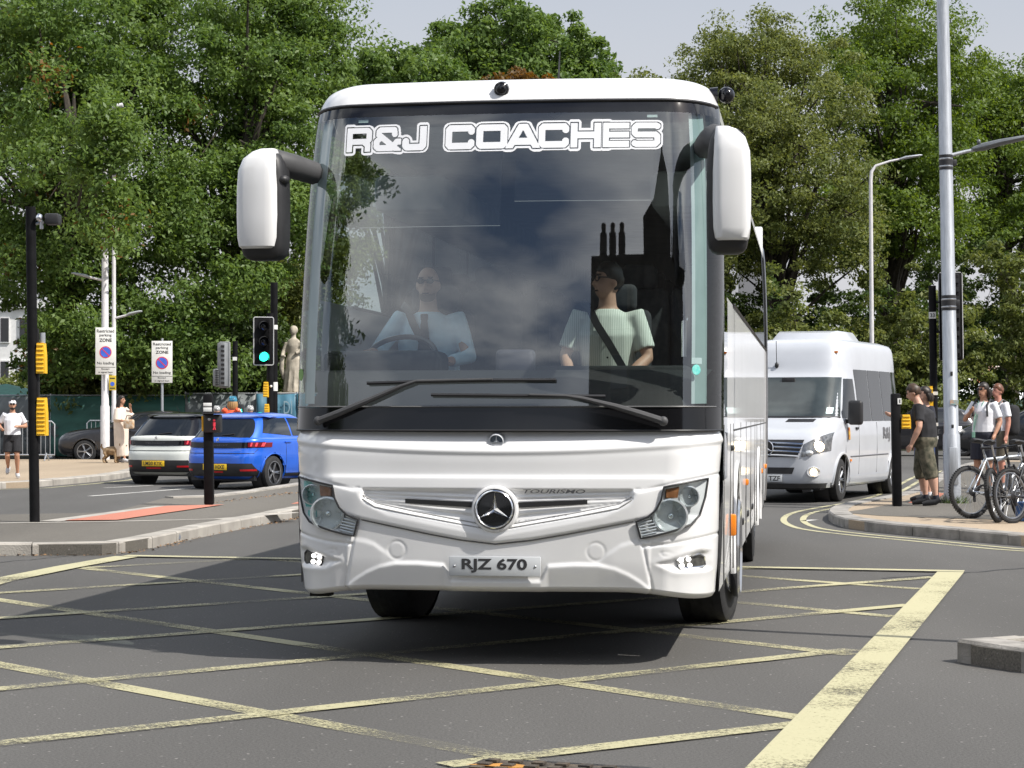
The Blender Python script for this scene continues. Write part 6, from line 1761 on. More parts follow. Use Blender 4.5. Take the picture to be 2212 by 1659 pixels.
b = MB(); b.tube([(0, 0, 3.0), (-.18, 0, 3.05)], .02, 6); b.tube([(0, 0, 2.2), (-.05, 0, 2.15), (-.2, 0, 2.2)], .02, 6); b.build('bracket', M_BLACKP, t3)
b = MB(); b.box((0, -.08, 2.95), (.12, .012, .10)); b.build('sticker', M_SIGNW, t3)
b = MB(); b.box((.17, -.05, 1.50), (.16, .16, .34), bev=.02); pb = b.build('pedestrian_signal', M_BLACKP, t3)
b = MB(); b.ball((.19, -.135, 1.51), (.022, .008, .022), 8, 5); b.tube([(.19, -.135, 1.48), (.17, -.135, 1.40)], .024, 6); b.build('green_man', M_GREEN, pb)

# pale lamp posts with the parking-zone signs
def lamp_column(label, px, Y, h, r, arms, curved=False):
    t = thing('lamp_post', label, 'lamp post', V((at(px, 1, Y).x, Y, .1)))
    b = MB(); pts = [(0, 0, 0), (0, 0, 1.5), (0, 0, 1.55), (0, 0, h)]
    rr = [r, r, r * .82, r * .62]
    if curved: pts += [(.06, 0, h + .3), (.22, 0, h + .45), (.5, 0, h + .5)]; rr += [r * .6, r * .55, r * .5]
    b.tube(pts, rr, 16); b.build('column', M_WHITEPOLE, t)
    for z, L, hd in arms:
        sg = 1 if L > 0 else -1
        b = MB(); b.tube([(0, 0, z), (L * .55, -.05, z + .10)], .035, 8); b.build('arm', M_WHITEPOLE, t)
        b = MB(); b.eloft([(L * .5, -.05, z + .09), (L * .62, -.05, z + .13), (L, -.05, z + .20), (L * 1.1, -.05, z + .21)], [.05, .10, .11, .04], [.03, .05, .035, .02], right=V((0, 1, 0))); b.build('lamp', mat('lamp_pale', (0.35, 0.37, 0.38), rough=0.4), t)
    return t
l1 = lamp_column('thicker pale lamp post carrying a parking-zone sign above the dog', 227, 60, 9.5, .13, [(5.05, -.85, 1)], True)
l2 = lamp_column('slimmer pale lamp post just right of the thicker one with the zone sign', 246, 61.5, 8.6, .08, [(4.05, .75, 1)])
def zone_sign(label, px, Y, z0, w, h, own_post):
    t = thing('zone_sign', label, 'sign', V((at(px, 1, Y).x, Y, 0)), rad(4))
    if own_post:
        b = MB(); b.tube([(0, .06, 0), (0, .06, z0 + h + .08)], .038, 12); b.build('post', M_GALV, t)
    b = MB(); b.box((0, 0, z0 + h / 2), (w, .012, h), bev=.005); pl = b.build('plate', M_SIGNW, t)
    y = -.0085
    def put(name, txt, zz, tw, th, bold=.015):
        v, f = fit_text(txt, tw, th, bold); q = MB(); q.add(v, f, M=Matrix.Translation((0, y, z0 + zz * h)) @ TO_FRONT); q.build(name, M_SIGNK, pl, flat=True, recalc=False)
    put('lettering', 'Restricted', .925, w * .86, h * .068); put('lettering', 'parking', .83, w * .60, h * .075); put('lettering', 'ZONE', .73, w * .62, h * .075, .03)
    put('lettering', 'No loading', .235, w * .84, h * .075); put('lettering', 'Except', .115, w * .40, h * .045); put('lettering', 'in signed bays', .045, w * .70, h * .045)
    q = MB(); q.box((0, y + .0025, z0 + h * .155), (w * .98, .004, h * .010)); q.build('rule', M_SIGNK, pl)
    cz = z0 + h * .475; R_ = Matrix.Translation((0, y, cz)) @ Matrix.Rotation(rad(90), 4, 'X')
    rr = w * .30
    q = MB(); q.lathe([(rr, -.002), (rr, .002), (.001, .002)], 36, R_, cap=False); rd = q.build('red_ring', M_SIGNR, pl)
    q = MB(); q.lathe([(rr * .84, .0), (rr * .84, .005), (.001, .005)], 36, R_, cap=False); q.build('blue_disc', M_SIGNB, pl)
    q = MB(); q.box((0, 0, 0), (rr * 1.76, .004, rr * .17), M=Matrix.Translation((0, y - .006, cz)) @ Matrix.Rotation(rad(45), 4, 'Y')); q.build('red_bar', M_SIGNR, pl)
    return t
zone_sign('restricted parking zone sign fixed to the thicker pale lamp post', 228, 59.7, 2.50, .56, 1.32, False)
zone_sign('restricted parking zone sign on its own slim post behind the white car', 350, 62, 2.30, .60, 1.22, True)
ys = thing('notice_sign', 'small yellow notice fixed between the two pale lamp posts', 'sign', V((at(243, 1, 59.9).x, 59.9, 0)))
b = MB(); b.box((0, 0, 2.27), (.20, .012, .42), bev=.004); b.build('plate', mat('sign_yellow', (0.6, 0.45, 0.05), rough=0.5), ys)
b = MB(); b.lathe([(.06, 0), (.06, .004), (.001, .004)], 18, Matrix.Translation((0, -.008, 2.24)) @ Matrix.Rotation(rad(90), 4, 'X'), cap=False); b.build('blue_disc', M_SIGNB, ys)
b = MB(); b.box((0, -.008, 2.40), (.14, .004, .03)); b.box((0, -.008, 2.12), (.14, .004, .03)); b.build('print', M_SIGNK, ys)

# slim lamp posts on the right
def slim_post(label, px, Y, h, lean=0.0, arm=1.0, r=.06):
    t = thing('lamp_post', label, 'lamp post', V((at(px, 1, Y).x, Y, 0))); t.rotation_euler = (0, lean, 0)
    b = MB(); b.tube([(0, 0, 0), (0, 0, h - .5), (.03, 0, h - .2), (.16 * arm, 0, h - .02), (.6 * arm, 0, h + .12), (1.0 * arm, 0, h + .2)], [r, r * .75, r * .7, r * .55, r * .45, r * .4], 12); b.build('column', M_WHITEPOLE, t)
    b = MB(); b.eloft([(.9 * arm, 0, h + .18), (1.1 * arm, 0, h + .23), (1.5 * arm, 0, h + .29), (1.6 * arm, 0, h + .30)], [.05, .11, .11, .04], [.03, .05, .035, .02], right=V((0, 1, 0))); b.build('lamp', M_GALV, t)
    return t
slim_post('slim pale lamp post rising between the right-hand trees above the minibus', 1885, 66, 9.1, rad(-.4), 1.0, .075)
sl = thing('lamp_post', 'short pale lamp post far behind the pedestrians under the right trees', 'lamp post', V((at(2127, 1, 92).x, 92, 0)))
b = MB(); b.tube([(0, 0, 0), (0, 0, 5.1)], [.085, .07], 10); b.build('column', M_WHITEPOLE, sl)
b = MB(); b.box((0, 0, 5.2), (.20, .2, .24), bev=.03); b.tube([(0, 0, 5.3), (.45, 0, 5.35)], .035, 6); b.build('lamp', M_GREYP, sl)
# lamp column just outside the right edge: its shadow crosses the yellow box
ol = thing('lamp_post', 'slim dark lamp column on the kerbed nose whose shadow crosses the yellow box', 'lamp post', (4.02, 12.80, .1))
post(ol, 6.5, .06, M_GALV, 'column', .045); b = MB(); b.tube([(0, 0, 6.4), (.5, 0, 6.6)], .03, 8); b.build('arm', M_GALV, ol)
# ------------------------------------------------------------------ hoarding, barriers, tents, statue, buildings
M_HGREEN = mat('green_hoarding_mesh', (0.030, 0.105, 0.085), rough=0.7, var=0.2, scale=1.6, bump=0.8, bscale=3, stretch=(1, 1, 3))
M_HGREY = mat('grey_banner', (0.115, 0.13, 0.135), rough=0.5, var=0.25, scale=1.2, bump=1.0, bscale=2.2, stretch=(2, 1, 1))
M_HBLUE = mat('blue_banner', (0.055, 0.16, 0.23), rough=0.5, var=0.15, scale=1.2, bump=0.8, bscale=2.2)
hd = thing('hoarding', 'long hoarding of green mesh, grey and blue banners in front of the left trees', 'hoarding')
YH = 66.0
segs = [(-160, -40, M_HGREEN), (-40, 108, M_HGREY), (109, 252, M_HGREEN), (253, 410, M_HGREEN), (400, 553, M_HGREY), (554, 640, M_HBLUE), (641, 790, M_HBLUE), (791, 950, M_HGREEN)]
for i, (a, c, m) in enumerate(segs):
    xa, xc = at(a, 1, YH).x, at(c, 1, YH).x
    b = MB(); n_ = 14; rws = []
    zt = 1.96 if a < 300 else 2.02
    for q in range(5):
        rws.append([V((xa + (xc - xa) * k / n_, YH + .03 * math.sin(k * 1.3 + q) + (.06 if m is M_HGREY else 0) * math.sin(k * .6), .08 + (zt - .08) * q / 4 - (.03 * math.sin(math.pi * k / n_) if q == 4 else 0))) for k in range(n_ + 1)])
    front_ = grid_mb(rws); o = front_.build('hoarding_panel', m, hd, sharp=80); sol = o.modifiers.new('thickness', 'SOLIDIFY'); sol.thickness = .01
    b = MB(); b.tube([(xa, YH + .05, 0), (xa, YH + .05, zt + .06)], .024, 8); b.tube([(xa, YH + .05, zt + .01), (xc, YH + .05, zt + .01)], .02, 6); b.box((xa, YH, .07), (.24, .7, .14), bev=.02); b.build('hoarding_post', M_GALV, hd)
def banner_text(txt, px, py, w, h, m):
    p = at(px, py, YH - .06); v, f = fit_text(txt, w, h, .0); b = MB(); b.add(v, f, M=Matrix.Translation(p) @ TO_FRONT); b.build('lettering', m, hd, flat=True, recalc=False)
banner_text('Right', 62, 932, 1.85, .62, mat('banner_dark_letters', (0.05, 0.055, 0.06), rough=0.6))
banner_text('SE', 592, 884, .42, .34, mat('banner_blue_letters', (0.11, 0.26, 0.34), rough=0.6)); banner_text('DI', 622, 880, .26, .40, mat('banner_pale_letters', (0.25, 0.36, 0.42), rough=0.6))
banner_text('ET', 512, 866, .36, .16, mat('banner_grey_letters', (0.30, 0.32, 0.33), rough=0.6))

def barrier(label, xa, xc, Y):
    t = thing('crowd_barrier', label, 'barrier', (xa, Y, .116), 0, 'steel crowd barriers on the far pavement')
    L = xc - xa
    b = MB(); b.tube([(0, 0, .16), (0, 0, 1.0), (.08, 0, 1.08), (L - .08, 0, 1.08), (L, 0, 1.0), (L, 0, .16)], .021, 8, closed=True); b.build('frame', M_GALV, t)
    b = MB()
    n_ = int(L / .125)
    for i in range(1, n_): b.tube([(L * i / n_, 0, .16), (L * i / n_, 0, 1.08)], .008, 5)
    o = b.build('bars', M_GALV, t); o['kind'] = 'stuff'
    for xx in (.22, L - .22):
        b = MB(); b.tube([(xx, -.30, .0), (xx, 0, .2), (xx, .30, .0)], .018, 6); b.build('foot', M_GALV, t)
xs0 = at(-40, 1, 58.4).x
barrier('steel crowd barrier at the left edge behind the jogger', xs0, at(118, 1, 58.4).x, 58.4)
barrier('steel crowd barrier partly behind the dark parked car', at(124, 1, 58.9).x + .02, at(124, 1, 58.9).x + 2.2, 62.9)
gz = thing('gazebo', 'green pop-up gazebo peeking over the hoarding at the left edge', 'gazebo', (at(14, 1, 73).x, 73, 0))
b = MB(); a_ = 1.75
for (x0, y0), (x1, y1) in (((-a_, -a_), (a_, -a_)), ((a_, -a_), (a_, a_)), ((a_, a_), (-a_, a_)), ((-a_, a_), (-a_, -a_))):
    b.add([(x0, y0, 1.98), (x1, y1, 1.98), (0, 0, 2.42)], [(0, 1, 2)]); b.add([(x0, y0, 1.98), (x1, y1, 1.98), (x1, y1, 1.75), (x0, y0, 1.75)], [(0, 1, 2, 3)])
b.build('canopy', mat('green_canopy', (0.04, 0.20, 0.15), rough=0.7, var=0.1), gz, flat=True)
for sx_ in (-1, 1):
    for sy_ in (-1, 1):
        b = MB(); b.tube([(sx_ * 1.7, sy_ * 1.7, 0), (sx_ * 1.7, sy_ * 1.7, 1.95)], .025, 6); b.build('leg', M_GALV, gz)

# statue on its pedestal
stt = thing('statue', 'pale stone robed statue on a pedestal beside the coach', 'statue', (at(634, 1, 66.9).x, 66.9, 0), rad(-12)); stt.scale = (.76, .76, .76)
b = MB()
for z, w in ((0, 1.9), (.35, 1.9), (.36, 1.55), (1.0, 1.5), (2.02, 1.42), (2.04, 1.62), (2.16, 1.70), (2.22, 1.55), (2.40, 1.28), (2.55, 1.10), (2.70, 1.05)):
    pass
prof = [(.0, 1.9), (.35, 1.9), (.37, 1.5), (2.0, 1.42), (2.03, 1.66), (2.14, 1.72), (2.20, 1.55), (2.40, 1.22), (2.60, 1.10), (2.66, 1.14), (2.72, 1.10)]
b.loft([[V((sx_ * w / 2, sy_ * w / 2, z)) for sx_, sy_ in ((-1, -1), (1, -1), (1, 1), (-1, 1))] for z, w in prof]); b.build('pedestal', M_STONE, stt, sharp=20)
b = MB(); z0 = 2.70
b.eloft([(0, 0, z0), (0, 0, z0 + .35), (0.02, 0, z0 + .9), (0, 0, z0 + 1.35), (0, 0, z0 + 1.62), (0, 0, z0 + 1.95), (0, 0, z0 + 2.17), (0, 0, z0 + 2.27), (0, 0, z0 + 2.40)], [.44, .38, .36, .33, .25, .30, .26, .11, .10], [.40, .34, .31, .27, .20, .21, .16, .11, .10], 20)
b.ball((0, -.03, z0 + 2.56), (.145, .17, .20), 14, 10); b.ball((0, .03, z0 + 2.60), (.18, .19, .19), 14, 10)
for k in range(10):
    a = k * .628; b.tube([(.40 * math.cos(a), .36 * math.sin(a), z0 + .05), (.34 * math.cos(a + .12), .30 * math.sin(a + .12), z0 + .8), (.22 * math.cos(a + .2), .18 * math.sin(a + .2), z0 + 1.6)], [.06, .05, .02], 6)
b.tube([(-.28, 0, z0 + 2.08), (-.40, -.05, z0 + 1.72), (-.40, -.28, z0 + 1.50), (-.25, -.30, z0 + 1.52)], [.11, .10, .08, .06], 9)
b.tube([(.28, 0, z0 + 2.08), (.36, -.08, z0 + 1.75), (.18, -.30, z0 + 1.62)], [.11, .10, .07], 9)
b.tube([(-.42, -.2, z0 + 1.48), (-.46, -.18, z0 + 1.0), (-.40, -.1, z0 + .55)], [.09, .11, .05], 8)
o = b.build('figure', M_STONE, stt); fuse(o, .03, 2)

# pale buildings glimpsed far off on the left, marquees far off on the right
def far_building(label, x0, x1, Y, h, wall, nx, nz, zf=.6):
    t = thing('building', label, 'building', ((x0 + x1) / 2, Y, 0)); w = x1 - x0
    b = MB(); b.box((0, 5, h / 2), (w, 10, h)); b.build('wall', wall, t)
    b = MB(); b.box((0, 5, h + .2), (w + .5, 10.5, .4)); b.build('cornice', wall, t)
    for i in range(nx):
        for j in range(nz):
            xx = -w / 2 + w * (i + .5) / nx; zz = h * (j + .5) / nz
            b = MB(); b.box((xx, -.02, zz), (w / nx * .5, .14, h / nz * zf), bev=.0); wf = b.build('window', mat('window_frame_white', (0.7, 0.7, 0.7), rough=0.5), t)
            b = MB(); b.box((xx, -.07, zz), (w / nx * .42, .08, h / nz * zf * .9)); b.build('pane', M_CARGLASS, wf)
    return t
M_STUC = mat('white_stucco', (0.70, 0.70, 0.70), rough=0.8, var=0.05)
far_building('white stuccoed building glimpsed through the trees at the left edge', at(-130, 1, 118).x, at(112, 1, 118).x, 118, 7.2, M_STUC, 6, 3)
def marquee(label, px, Y, w, h, m):
    t = thing('marquee', label, 'marquee', (at(px, 1, Y).x, Y, 0))
    b = MB(); b.loft([[V((-w / 2, y, z)) for y, z in ((-2, 0), (-2, h * .62), (0, h), (2, h * .62), (2, 0))], [V((w / 2, y, z)) for y, z in ((-2, 0), (-2, h * .62), (0, h), (2, h * .62), (2, 0))]]); b.build('canvas', m, t, flat=True)
    b = MB()
    for i in range(int(w / 1.5) + 1): b.tube([(-w / 2 + i * 1.5, -2.03, 0), (-w / 2 + i * 1.5, -2.03, h * .62)], .04, 6)
    b.build('frame', M_GALV, t)
M_TENT = mat('tent_white', (0.72, 0.74, 0.76), rough=0.7, var=0.04)
marquee('white marquee far behind the pedestrians on the right', 2095, 112, 5.5, 3.0, M_TENT)
marquee('orange and white striped marquee far behind the pedestrians', 2165, 118, 4.2, 4.0, mat('tent_orange', (0.50, 0.18, 0.08), c2=(0.7, 0.68, 0.64), scale=1.4, rough=0.7))
# hoarding beyond the road on the right
h2 = thing('hoarding', 'pale green hoarding far off behind the cars on the right', 'hoarding')
for a, c in ((1990, 2080), (2082, 2170), (2172, 2262)):
    xa, xc = at(a, 1, 96).x, at(c, 1, 96).x
    b = MB(); b.box(((xa + xc) / 2, 96, 1.0), (xc - xa, .05, 2.0)); b.build('hoarding_panel', mat('pale_green_panel', (0.16, 0.25, 0.21), rough=0.6), h2)
    b = MB(); b.tube([(xa, 95.95, 0), (xa, 95.95, 2.05)], .03, 6); b.build('hoarding_post', M_GALV, h2)

# the dark stone building across the road behind the photographer, seen mirrored in the coach's windscreen
M_DARKSTONE = mat('dark_stone', (0.060, 0.054, 0.047), rough=0.9, c2=(0.11, 0.10, 0.088), scale=1.5, bump=0.6, bscale=6)  # stone mixed from two dark tones
bb = thing('building', 'dark stone building with pointed gables, turrets and chimneys mirrored at the right of the windscreen', 'building', (12.0, -16, 0))
b = MB(); b.box((1.6, -6, 8.4), (32.8, 12, 16.8)); b.build('wall', M_DARKSTONE, bb)
def gable(x, w, z0, h):
    q = MB(); q.loft([[V((x - w / 2, .3, z0)), V((x + w / 2, .3, z0)), V((x, .3, z0 + h))], [V((x - w / 2, -8, z0)), V((x + w / 2, -8, z0)), V((x, -8, z0 + h))]]); q.build('gable', M_DARKSTONE, bb, flat=True)
gable(-8.4, 6.2, 18.8, 5.2); q = MB(); q.box((-8.4, -3.9, 9.4), (6.2, 8.4, 18.8)); q.build('gable_wall', M_DARKSTONE, bb)
gable(1.0, 7, 16.8, 6); gable(11.5, 7, 16.8, 6)
for x, h_ in ((-5.0, 18.5), (5.2, 18), (16.5, 18.5)):
    q = MB(); q.box((x, -.6, h_ / 2), (1.0, 1.5, h_)); q.lathe([(.75, h_), (.75, h_ + .3), (.62, h_ + .4), (.35, h_ + 1.2), (.3, h_ + 1.3)], 8, Matrix.Translation((x, -.6, 0))); q.build('turret', M_DARKSTONE, bb)
for x in (-14.1, -13.5, -12.9, -3.4, -2.7, 8.4):
    q = MB(); q.box((x, -.7, 17.3), (.42, .5, 2.0)); q.lathe([(.13, 18.3), (.16, 18.9), (.12, 19.0)], 8, Matrix.Translation((x, -.7, 0))); q.build('chimney', M_DARKSTONE, bb)
M_SILL = mat('dressed_stone', (0.12, 0.11, 0.092), rough=0.8)
for i in range(12):
    for j in range(4):
        x = -13 + i * 2.6; z = 2.4 + j * 3.9
        q = MB(); q.box((x, .05, z), (1.25, .22, 2.3)); wf = q.build('window', M_SILL, bb)
        q = MB(); q.box((x, .14, z), (.95, .10, 2.0)); q.build('pane', M_CARGLASS, wf)
# ------------------------------------------------------------------ trees
L_DEEP = leaf_mat('leaves_plane_tree', (0.064, 0.122, 0.028), (0.165, 0.240, 0.062))
L_OLIVE = leaf_mat('leaves_olive', (0.080, 0.112, 0.030), (0.200, 0.225, 0.068))
L_BRIGHT = leaf_mat('leaves_bright', (0.065, 0.115, 0.020), (0.155, 0.220, 0.042))
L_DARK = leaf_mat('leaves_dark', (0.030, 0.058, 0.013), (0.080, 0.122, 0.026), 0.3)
L_BROWN = leaf_mat('leaves_turning', (0.10, 0.07, 0.02), (0.22, 0.11, 0.03))
M_BARK = mat('bark', (0.055, 0.045, 0.034), rough=0.95, c2=(0.025, 0.02, 0.016), scale=7, bump=1.0, bscale=25, stretch=(3, 3, .6))
NPR = np.random.RandomState(5)

def leaves_mesh(name, C, N, size, mat_, parent, hue_clump=None, loc=(0, 0, 0)):
    """C: leaf centres (n,3); N: preferred outward directions; each leaf a small folded pointed blade"""
    n = len(C)
    nr = N * .55 + NPR.normal(size=(n, 3)) * .75 + np.array([0, 0, .45])
    nr /= np.linalg.norm(nr, axis=1)[:, None] + 1e-9
    t = NPR.normal(size=(n, 3)) + np.array([0, 0, -.5]); t -= nr * (t * nr).sum(1)[:, None]
    t /= np.linalg.norm(t, axis=1)[:, None] + 1e-9
    u = np.cross(nr, t)
    s = size * NPR.uniform(.6, 1.35, n)[:, None]
    v = np.empty((n, 4, 3), np.float32)
    v[:, 0] = C - t * s * .55
    v[:, 1] = C + u * s * .27 + nr * s * .07 - t * s * .05
    v[:, 2] = C + t * s * .55 - nr * s * .06
    v[:, 3] = C - u * s * .27 + nr * s * .07 - t * s * .05
    me = bpy.data.meshes.new(name)
    me.vertices.add(n * 4); me.vertices.foreach_set('co', v.reshape(-1))
    me.loops.add(n * 4); me.loops.foreach_set('vertex_index', np.arange(n * 4, dtype=np.int32))
    me.polygons.add(n); me.polygons.foreach_set('loop_start', np.arange(0, n * 4, 4, dtype=np.int32))
    try: me.polygons.foreach_set('loop_total', np.full(n, 4, np.int32))
    except Exception: pass
    a = me.attributes.new('hue', 'FLOAT', 'FACE')
    h = NPR.uniform(0, 1, n) * .55
    if hue_clump is not None: h = h + hue_clump * .45
    a.data.foreach_set('value', h.astype(np.float32))
    me.materials.append(mat_)
    me.update(calc_edges=True); me.validate()
    o = bpy.data.objects.new(name, me); col.objects.link(o); o.parent = parent; o.location = loc
    return o

def tree(label, loc, ells, nleaf, size, leaf, trunk_h=3.0, trunk_r=.35, clump=.75, nclump=260, name='tree', cat='tree', shell=.5, extra=None, limbs=26, droop=.25, group=None, fill=None):
    """ells: list of ((x, y, z), (rx, ry, rz)) lobes of the crown in local space"""
    t = thing(name, label, cat, loc, 0, group)
    vol = np.array([e[1][0] * e[1][1] * e[1][2] for e in ells]) ** .75; vol /= vol.sum()
    cc, cn = [], []
    which = NPR.choice(len(ells), nclump, p=vol)
    for w in which:
        c, r = np.array(ells[w][0]), np.array(ells[w][1])
        d = NPR.normal(size=3); d /= np.linalg.norm(d)
        q = (1 - shell * NPR.uniform(0, 1) ** 1.6) * NPR.uniform(.86, 1.08)
        cc.append(c + d * r * q); cn.append(d)
    cc, cn = np.array(cc), np.array(cn)
    per = nleaf // nclump
    sz = NPR.uniform(.55, 1.35, nclump) * clump
    idx = np.repeat(np.arange(nclump), per)
    g = NPR.normal(size=(len(idx), 3)); g /= np.linalg.norm(g, axis=1)[:, None]
    g *= (NPR.uniform(0, 1, len(idx)) ** .55)[:, None]
    off = g * sz[idx][:, None] * np.array([1.0, 1.0, .55])
    off[:, 2] -= droop * (np.abs(off[:, :2]) ** 1.5).sum(1)
    C = cc[idx] + off
    Nn = g * .7 + cn[idx] * .6
    hc = NPR.uniform(0, 1, nclump)[idx]
    cr = leaves_mesh('crown', C, Nn, size, leaf, t, hc)
    if extra:
        m_, frac = extra
        k = NPR.choice(nclump, max(1, int(nclump * frac)), replace=False)
        ii = np.repeat(k, per // 2); g = NPR.normal(size=(len(ii), 3)) * .45
        leaves_mesh('turning_leaves', cc[ii] + g * sz[ii][:, None], g, size, m_, t, NPR.uniform(0, 1, len(ii)))
    # trunk and limbs
    b = MB()
    zc = np.mean([e[0][2] for e in ells]); x0, y0 = np.mean([e[0][0] for e in ells]), np.mean([e[0][1] for e in ells])
    topz = max(e[0][2] + e[1][2] * .5 for e in ells)
    stem = [V((0, 0, -.1)), V((0, 0, trunk_h * .5)), V((x0 * .3, y0 * .3, trunk_h)), V((x0 * .6, y0 * .6, (trunk_h + zc) / 2)), V((x0, y0, zc)), V((x0, y0, zc + (topz - zc) * .35))]
    b.tube(stem, [trunk_r * 1.35, trunk_r, trunk_r * .85, trunk_r * .6, trunk_r * .38, trunk_r * .08], 10)
    order = NPR.permutation(nclump)[:limbs]
    for k in order:
        e = V(cc[k]); f = RND.uniform(.25, .8); i = int(f * (len(stem) - 2)) + 1
        s0 = stem[i].lerp(stem[min(i + 1, len(stem) - 1)], RND.random())
        if e.z < s0.z - 1: s0 = stem[2]
        md = s0.lerp(e, .5) + V((RND.uniform(-.4, .4), RND.uniform(-.4, .4), RND.uniform(.1, .7)))
        r0 = trunk_r * RND.uniform(.18, .36)
        b.tube([s0, s0.lerp(md, .5) + V((0, 0, .15)), md, e], [r0, r0 * .8, r0 * .55, r0 * .12], 6)
        for q in range(2):
            e2 = V(cc[NPR.randint(nclump)])
            if (e2 - md).length < 3.5: b.tube([md, md.lerp(e2, .5) + V((0, 0, .2)), e2], [r0 * .4, r0 * .25, .01], 5)
    b.build('trunk', M_BARK, t)
    return t

def E_(px, py, Y, wpx, hpx, loc, dy=3.0, yo=0.0):
    """crown lobe given by where it stands, its size measured in the photograph's units"""
    p = at(px, py, Y + yo); k = (Y + yo) / F
    return ((p.x - loc[0], p.y - loc[1], p.z), (wpx * k, dy, hpx * k))

# big plane trees on the left
def base(px, Y): return (at(px, 1, Y).x, Y, 0)
l = base(130, 73)
tree('broad dense green tree overhanging the pale lamp posts at the far left', l, [E_(-60, 120, 69, 210, 260, l), E_(150, 60, 69, 240, 230, l, 4), E_(250, 300, 67, 210, 210, l, 3.5), E_(40, 400, 67, 200, 190, l, 3.5), E_(-40, 560, 68, 150, 110, l), E_(300, 500, 67, 160, 120, l, 3), E_(130, 540, 66, 180, 100, l), E_(135, 690, 64.5, 70, 85, l, 1.6), E_(190, 730, 65, 120, 80, l, 1.6), E_(110, 100, 65.5, 130, 150, l, 2), E_(225, 330, 58.8, 60, 100, l, .7), E_(225, 270, 58.5, 60, 60, l, .7), E_(230, 360, 58.5, 60, 120, l, .7), E_(240, 480, 58.5, 50, 80, l, .7), E_(235, 420, 58.8, 50, 110, l, .7), E_(215, 500, 58.8, 50, 50, l, .7), E_(235, 300, 58.6, 60, 90, l, .6), E_(130, 300, 62, 130, 150, l, 1.5)], 150000, .15, L_DEEP, 4, .5, .85, 800, extra=(L_BROWN, .04), limbs=46)
l = base(520, 74)
tree('leafy green tree whose outer twigs hang beside the coach mirror', l, [E_(450, 130, 70, 230, 220, l, 4), E_(590, 60, 71, 165, 130, l, 3), E_(700, 30, 71, 95, 60, l, 2), E_(600, 300, 69, 130, 190, l, 3), E_(440, 430, 68, 200, 180, l, 3.5), E_(600, 470, 68, 110, 150, l, 3), E_(700, 160, 71, 62, 70, l, 2), E_(400, 640, 65.5, 150, 90, l, 1.8), E_(340, 760, 65.3, 70, 70, l, 1.0), E_(530, 600, 66, 70, 70, l, 1.4), E_(470, 760, 65.4, 80, 60, l, 1.0)], 108000, .15, L_DEEP, 4, .45, .8, 600, limbs=44, shell=.6)
l = base(600, 77)
tree('dark leafy tree behind the statue with drooping lit sprays', l, [E_(540, 640, 73, 160, 95, l, 2.5), E_(650, 540, 74, 120, 130, l, 3), E_(480, 720, 72, 90, 60, l, 2), E_(730, 430, 76, 90, 200, l, 3)], 32000, .17, L_OLIVE, 3, .35, .8, 200, limbs=22)
# understorey behind the hoarding
def bush(label, px, Y, w, py0, leaf, n=14000, size=.15, group='bushes behind the left hoarding'):
    l = base(px, Y); k = Y / F; ztop = at(px, py0, Y).z
    tree(label, l, [((-.25 * w * k, 0, ztop * .48), (w * k * .6, 1.6, ztop * .55)), ((.25 * w * k, .4, ztop * .42), (w * k * .6, 1.6, ztop * .48))], n, size, leaf, .6, .10, .55, 110, name='bush', cat='bush', limbs=12, shell=.8, group=group)
bush('dark bush filling the gap right of the white building', 150, 68.5, 130, 640, L_DARK, 15000)
bush('sunlit bush behind the thicker pale lamp post', 215, 67.6, 120, 690, L_OLIVE, 15000)
bush('pale-leaved bush around the slim sign post', 345, 67.5, 110, 690, L_OLIVE, 14000)
bush('dark bush behind the grey-backed traffic signal', 450, 68.2, 150, 620, L_DARK, 16000)
bush('dark bush behind the green traffic light', 580, 68.6, 150, 600, L_DARK, 16000)
bush('dark tall bush in deep shade between the left trees', 280, 68.8, 160, 560, L_DARK, 18000)
bush('dark bush beyond the statue half hidden by the coach', 690, 92, 170, 560, L_DARK, 16000)
bush('leafy bush hiding the trunk of the broad left tree', 135, 67.8, 70, 640, L_DEEP, 16000)
bush('low bush behind the green gazebo', 30, 80, 150, 780, L_OLIVE, 12000)
# distant trees over the coach roof
l = base(1100, 150)
tree('tall round-headed tree rising far behind the coach roof', l, [E_(1095, 70, 150, 110, 62, l, 5), E_(1000, 120, 150, 100, 70, l, 5), E_(1190, 90, 150, 100, 75, l, 5), E_(1270, 130, 150, 60, 50, l, 4), E_(1110, 190, 150, 200, 90, l, 6), E_(960, 60, 150, 30, 26, l, 2)], 42000, .34, L_DEEP, 6, .6, 1.15, 300, extra=None, limbs=36)
l = base(850, 140)
tree('lower dense tree left of the round-headed tree behind the coach', l, [E_(830, 150, 140, 80, 55, l, 4), E_(910, 170, 140, 90, 70, l, 4), E_(770, 200, 140, 70, 60, l, 4), E_(850, 300, 140, 150, 120, l, 5)], 26000, .32, L_DEEP, 5, .5, 1.0, 210, limbs=26)
l = base(1130, 128)
tree('browning tree just showing above the coach roof', l, [E_(1130, 190, 128, 100, 34, l, 3), E_(1060, 230, 128, 90, 50, l, 3), E_(1220, 230, 128, 100, 50, l, 3)], 9000, .3, L_BROWN, 4, .4, .8, 90, limbs=14)
l = base(1330, 150)
tree('thin far tree low on the skyline right of the round-headed tree', l, [E_(1330, 190, 150, 60, 30, l, 3), E_(1390, 185, 150, 50, 26, l, 3), E_(1300, 260, 150, 120, 80, l, 4)], 9000, .32, L_OLIVE, 4, .4, .9, 90, limbs=20)
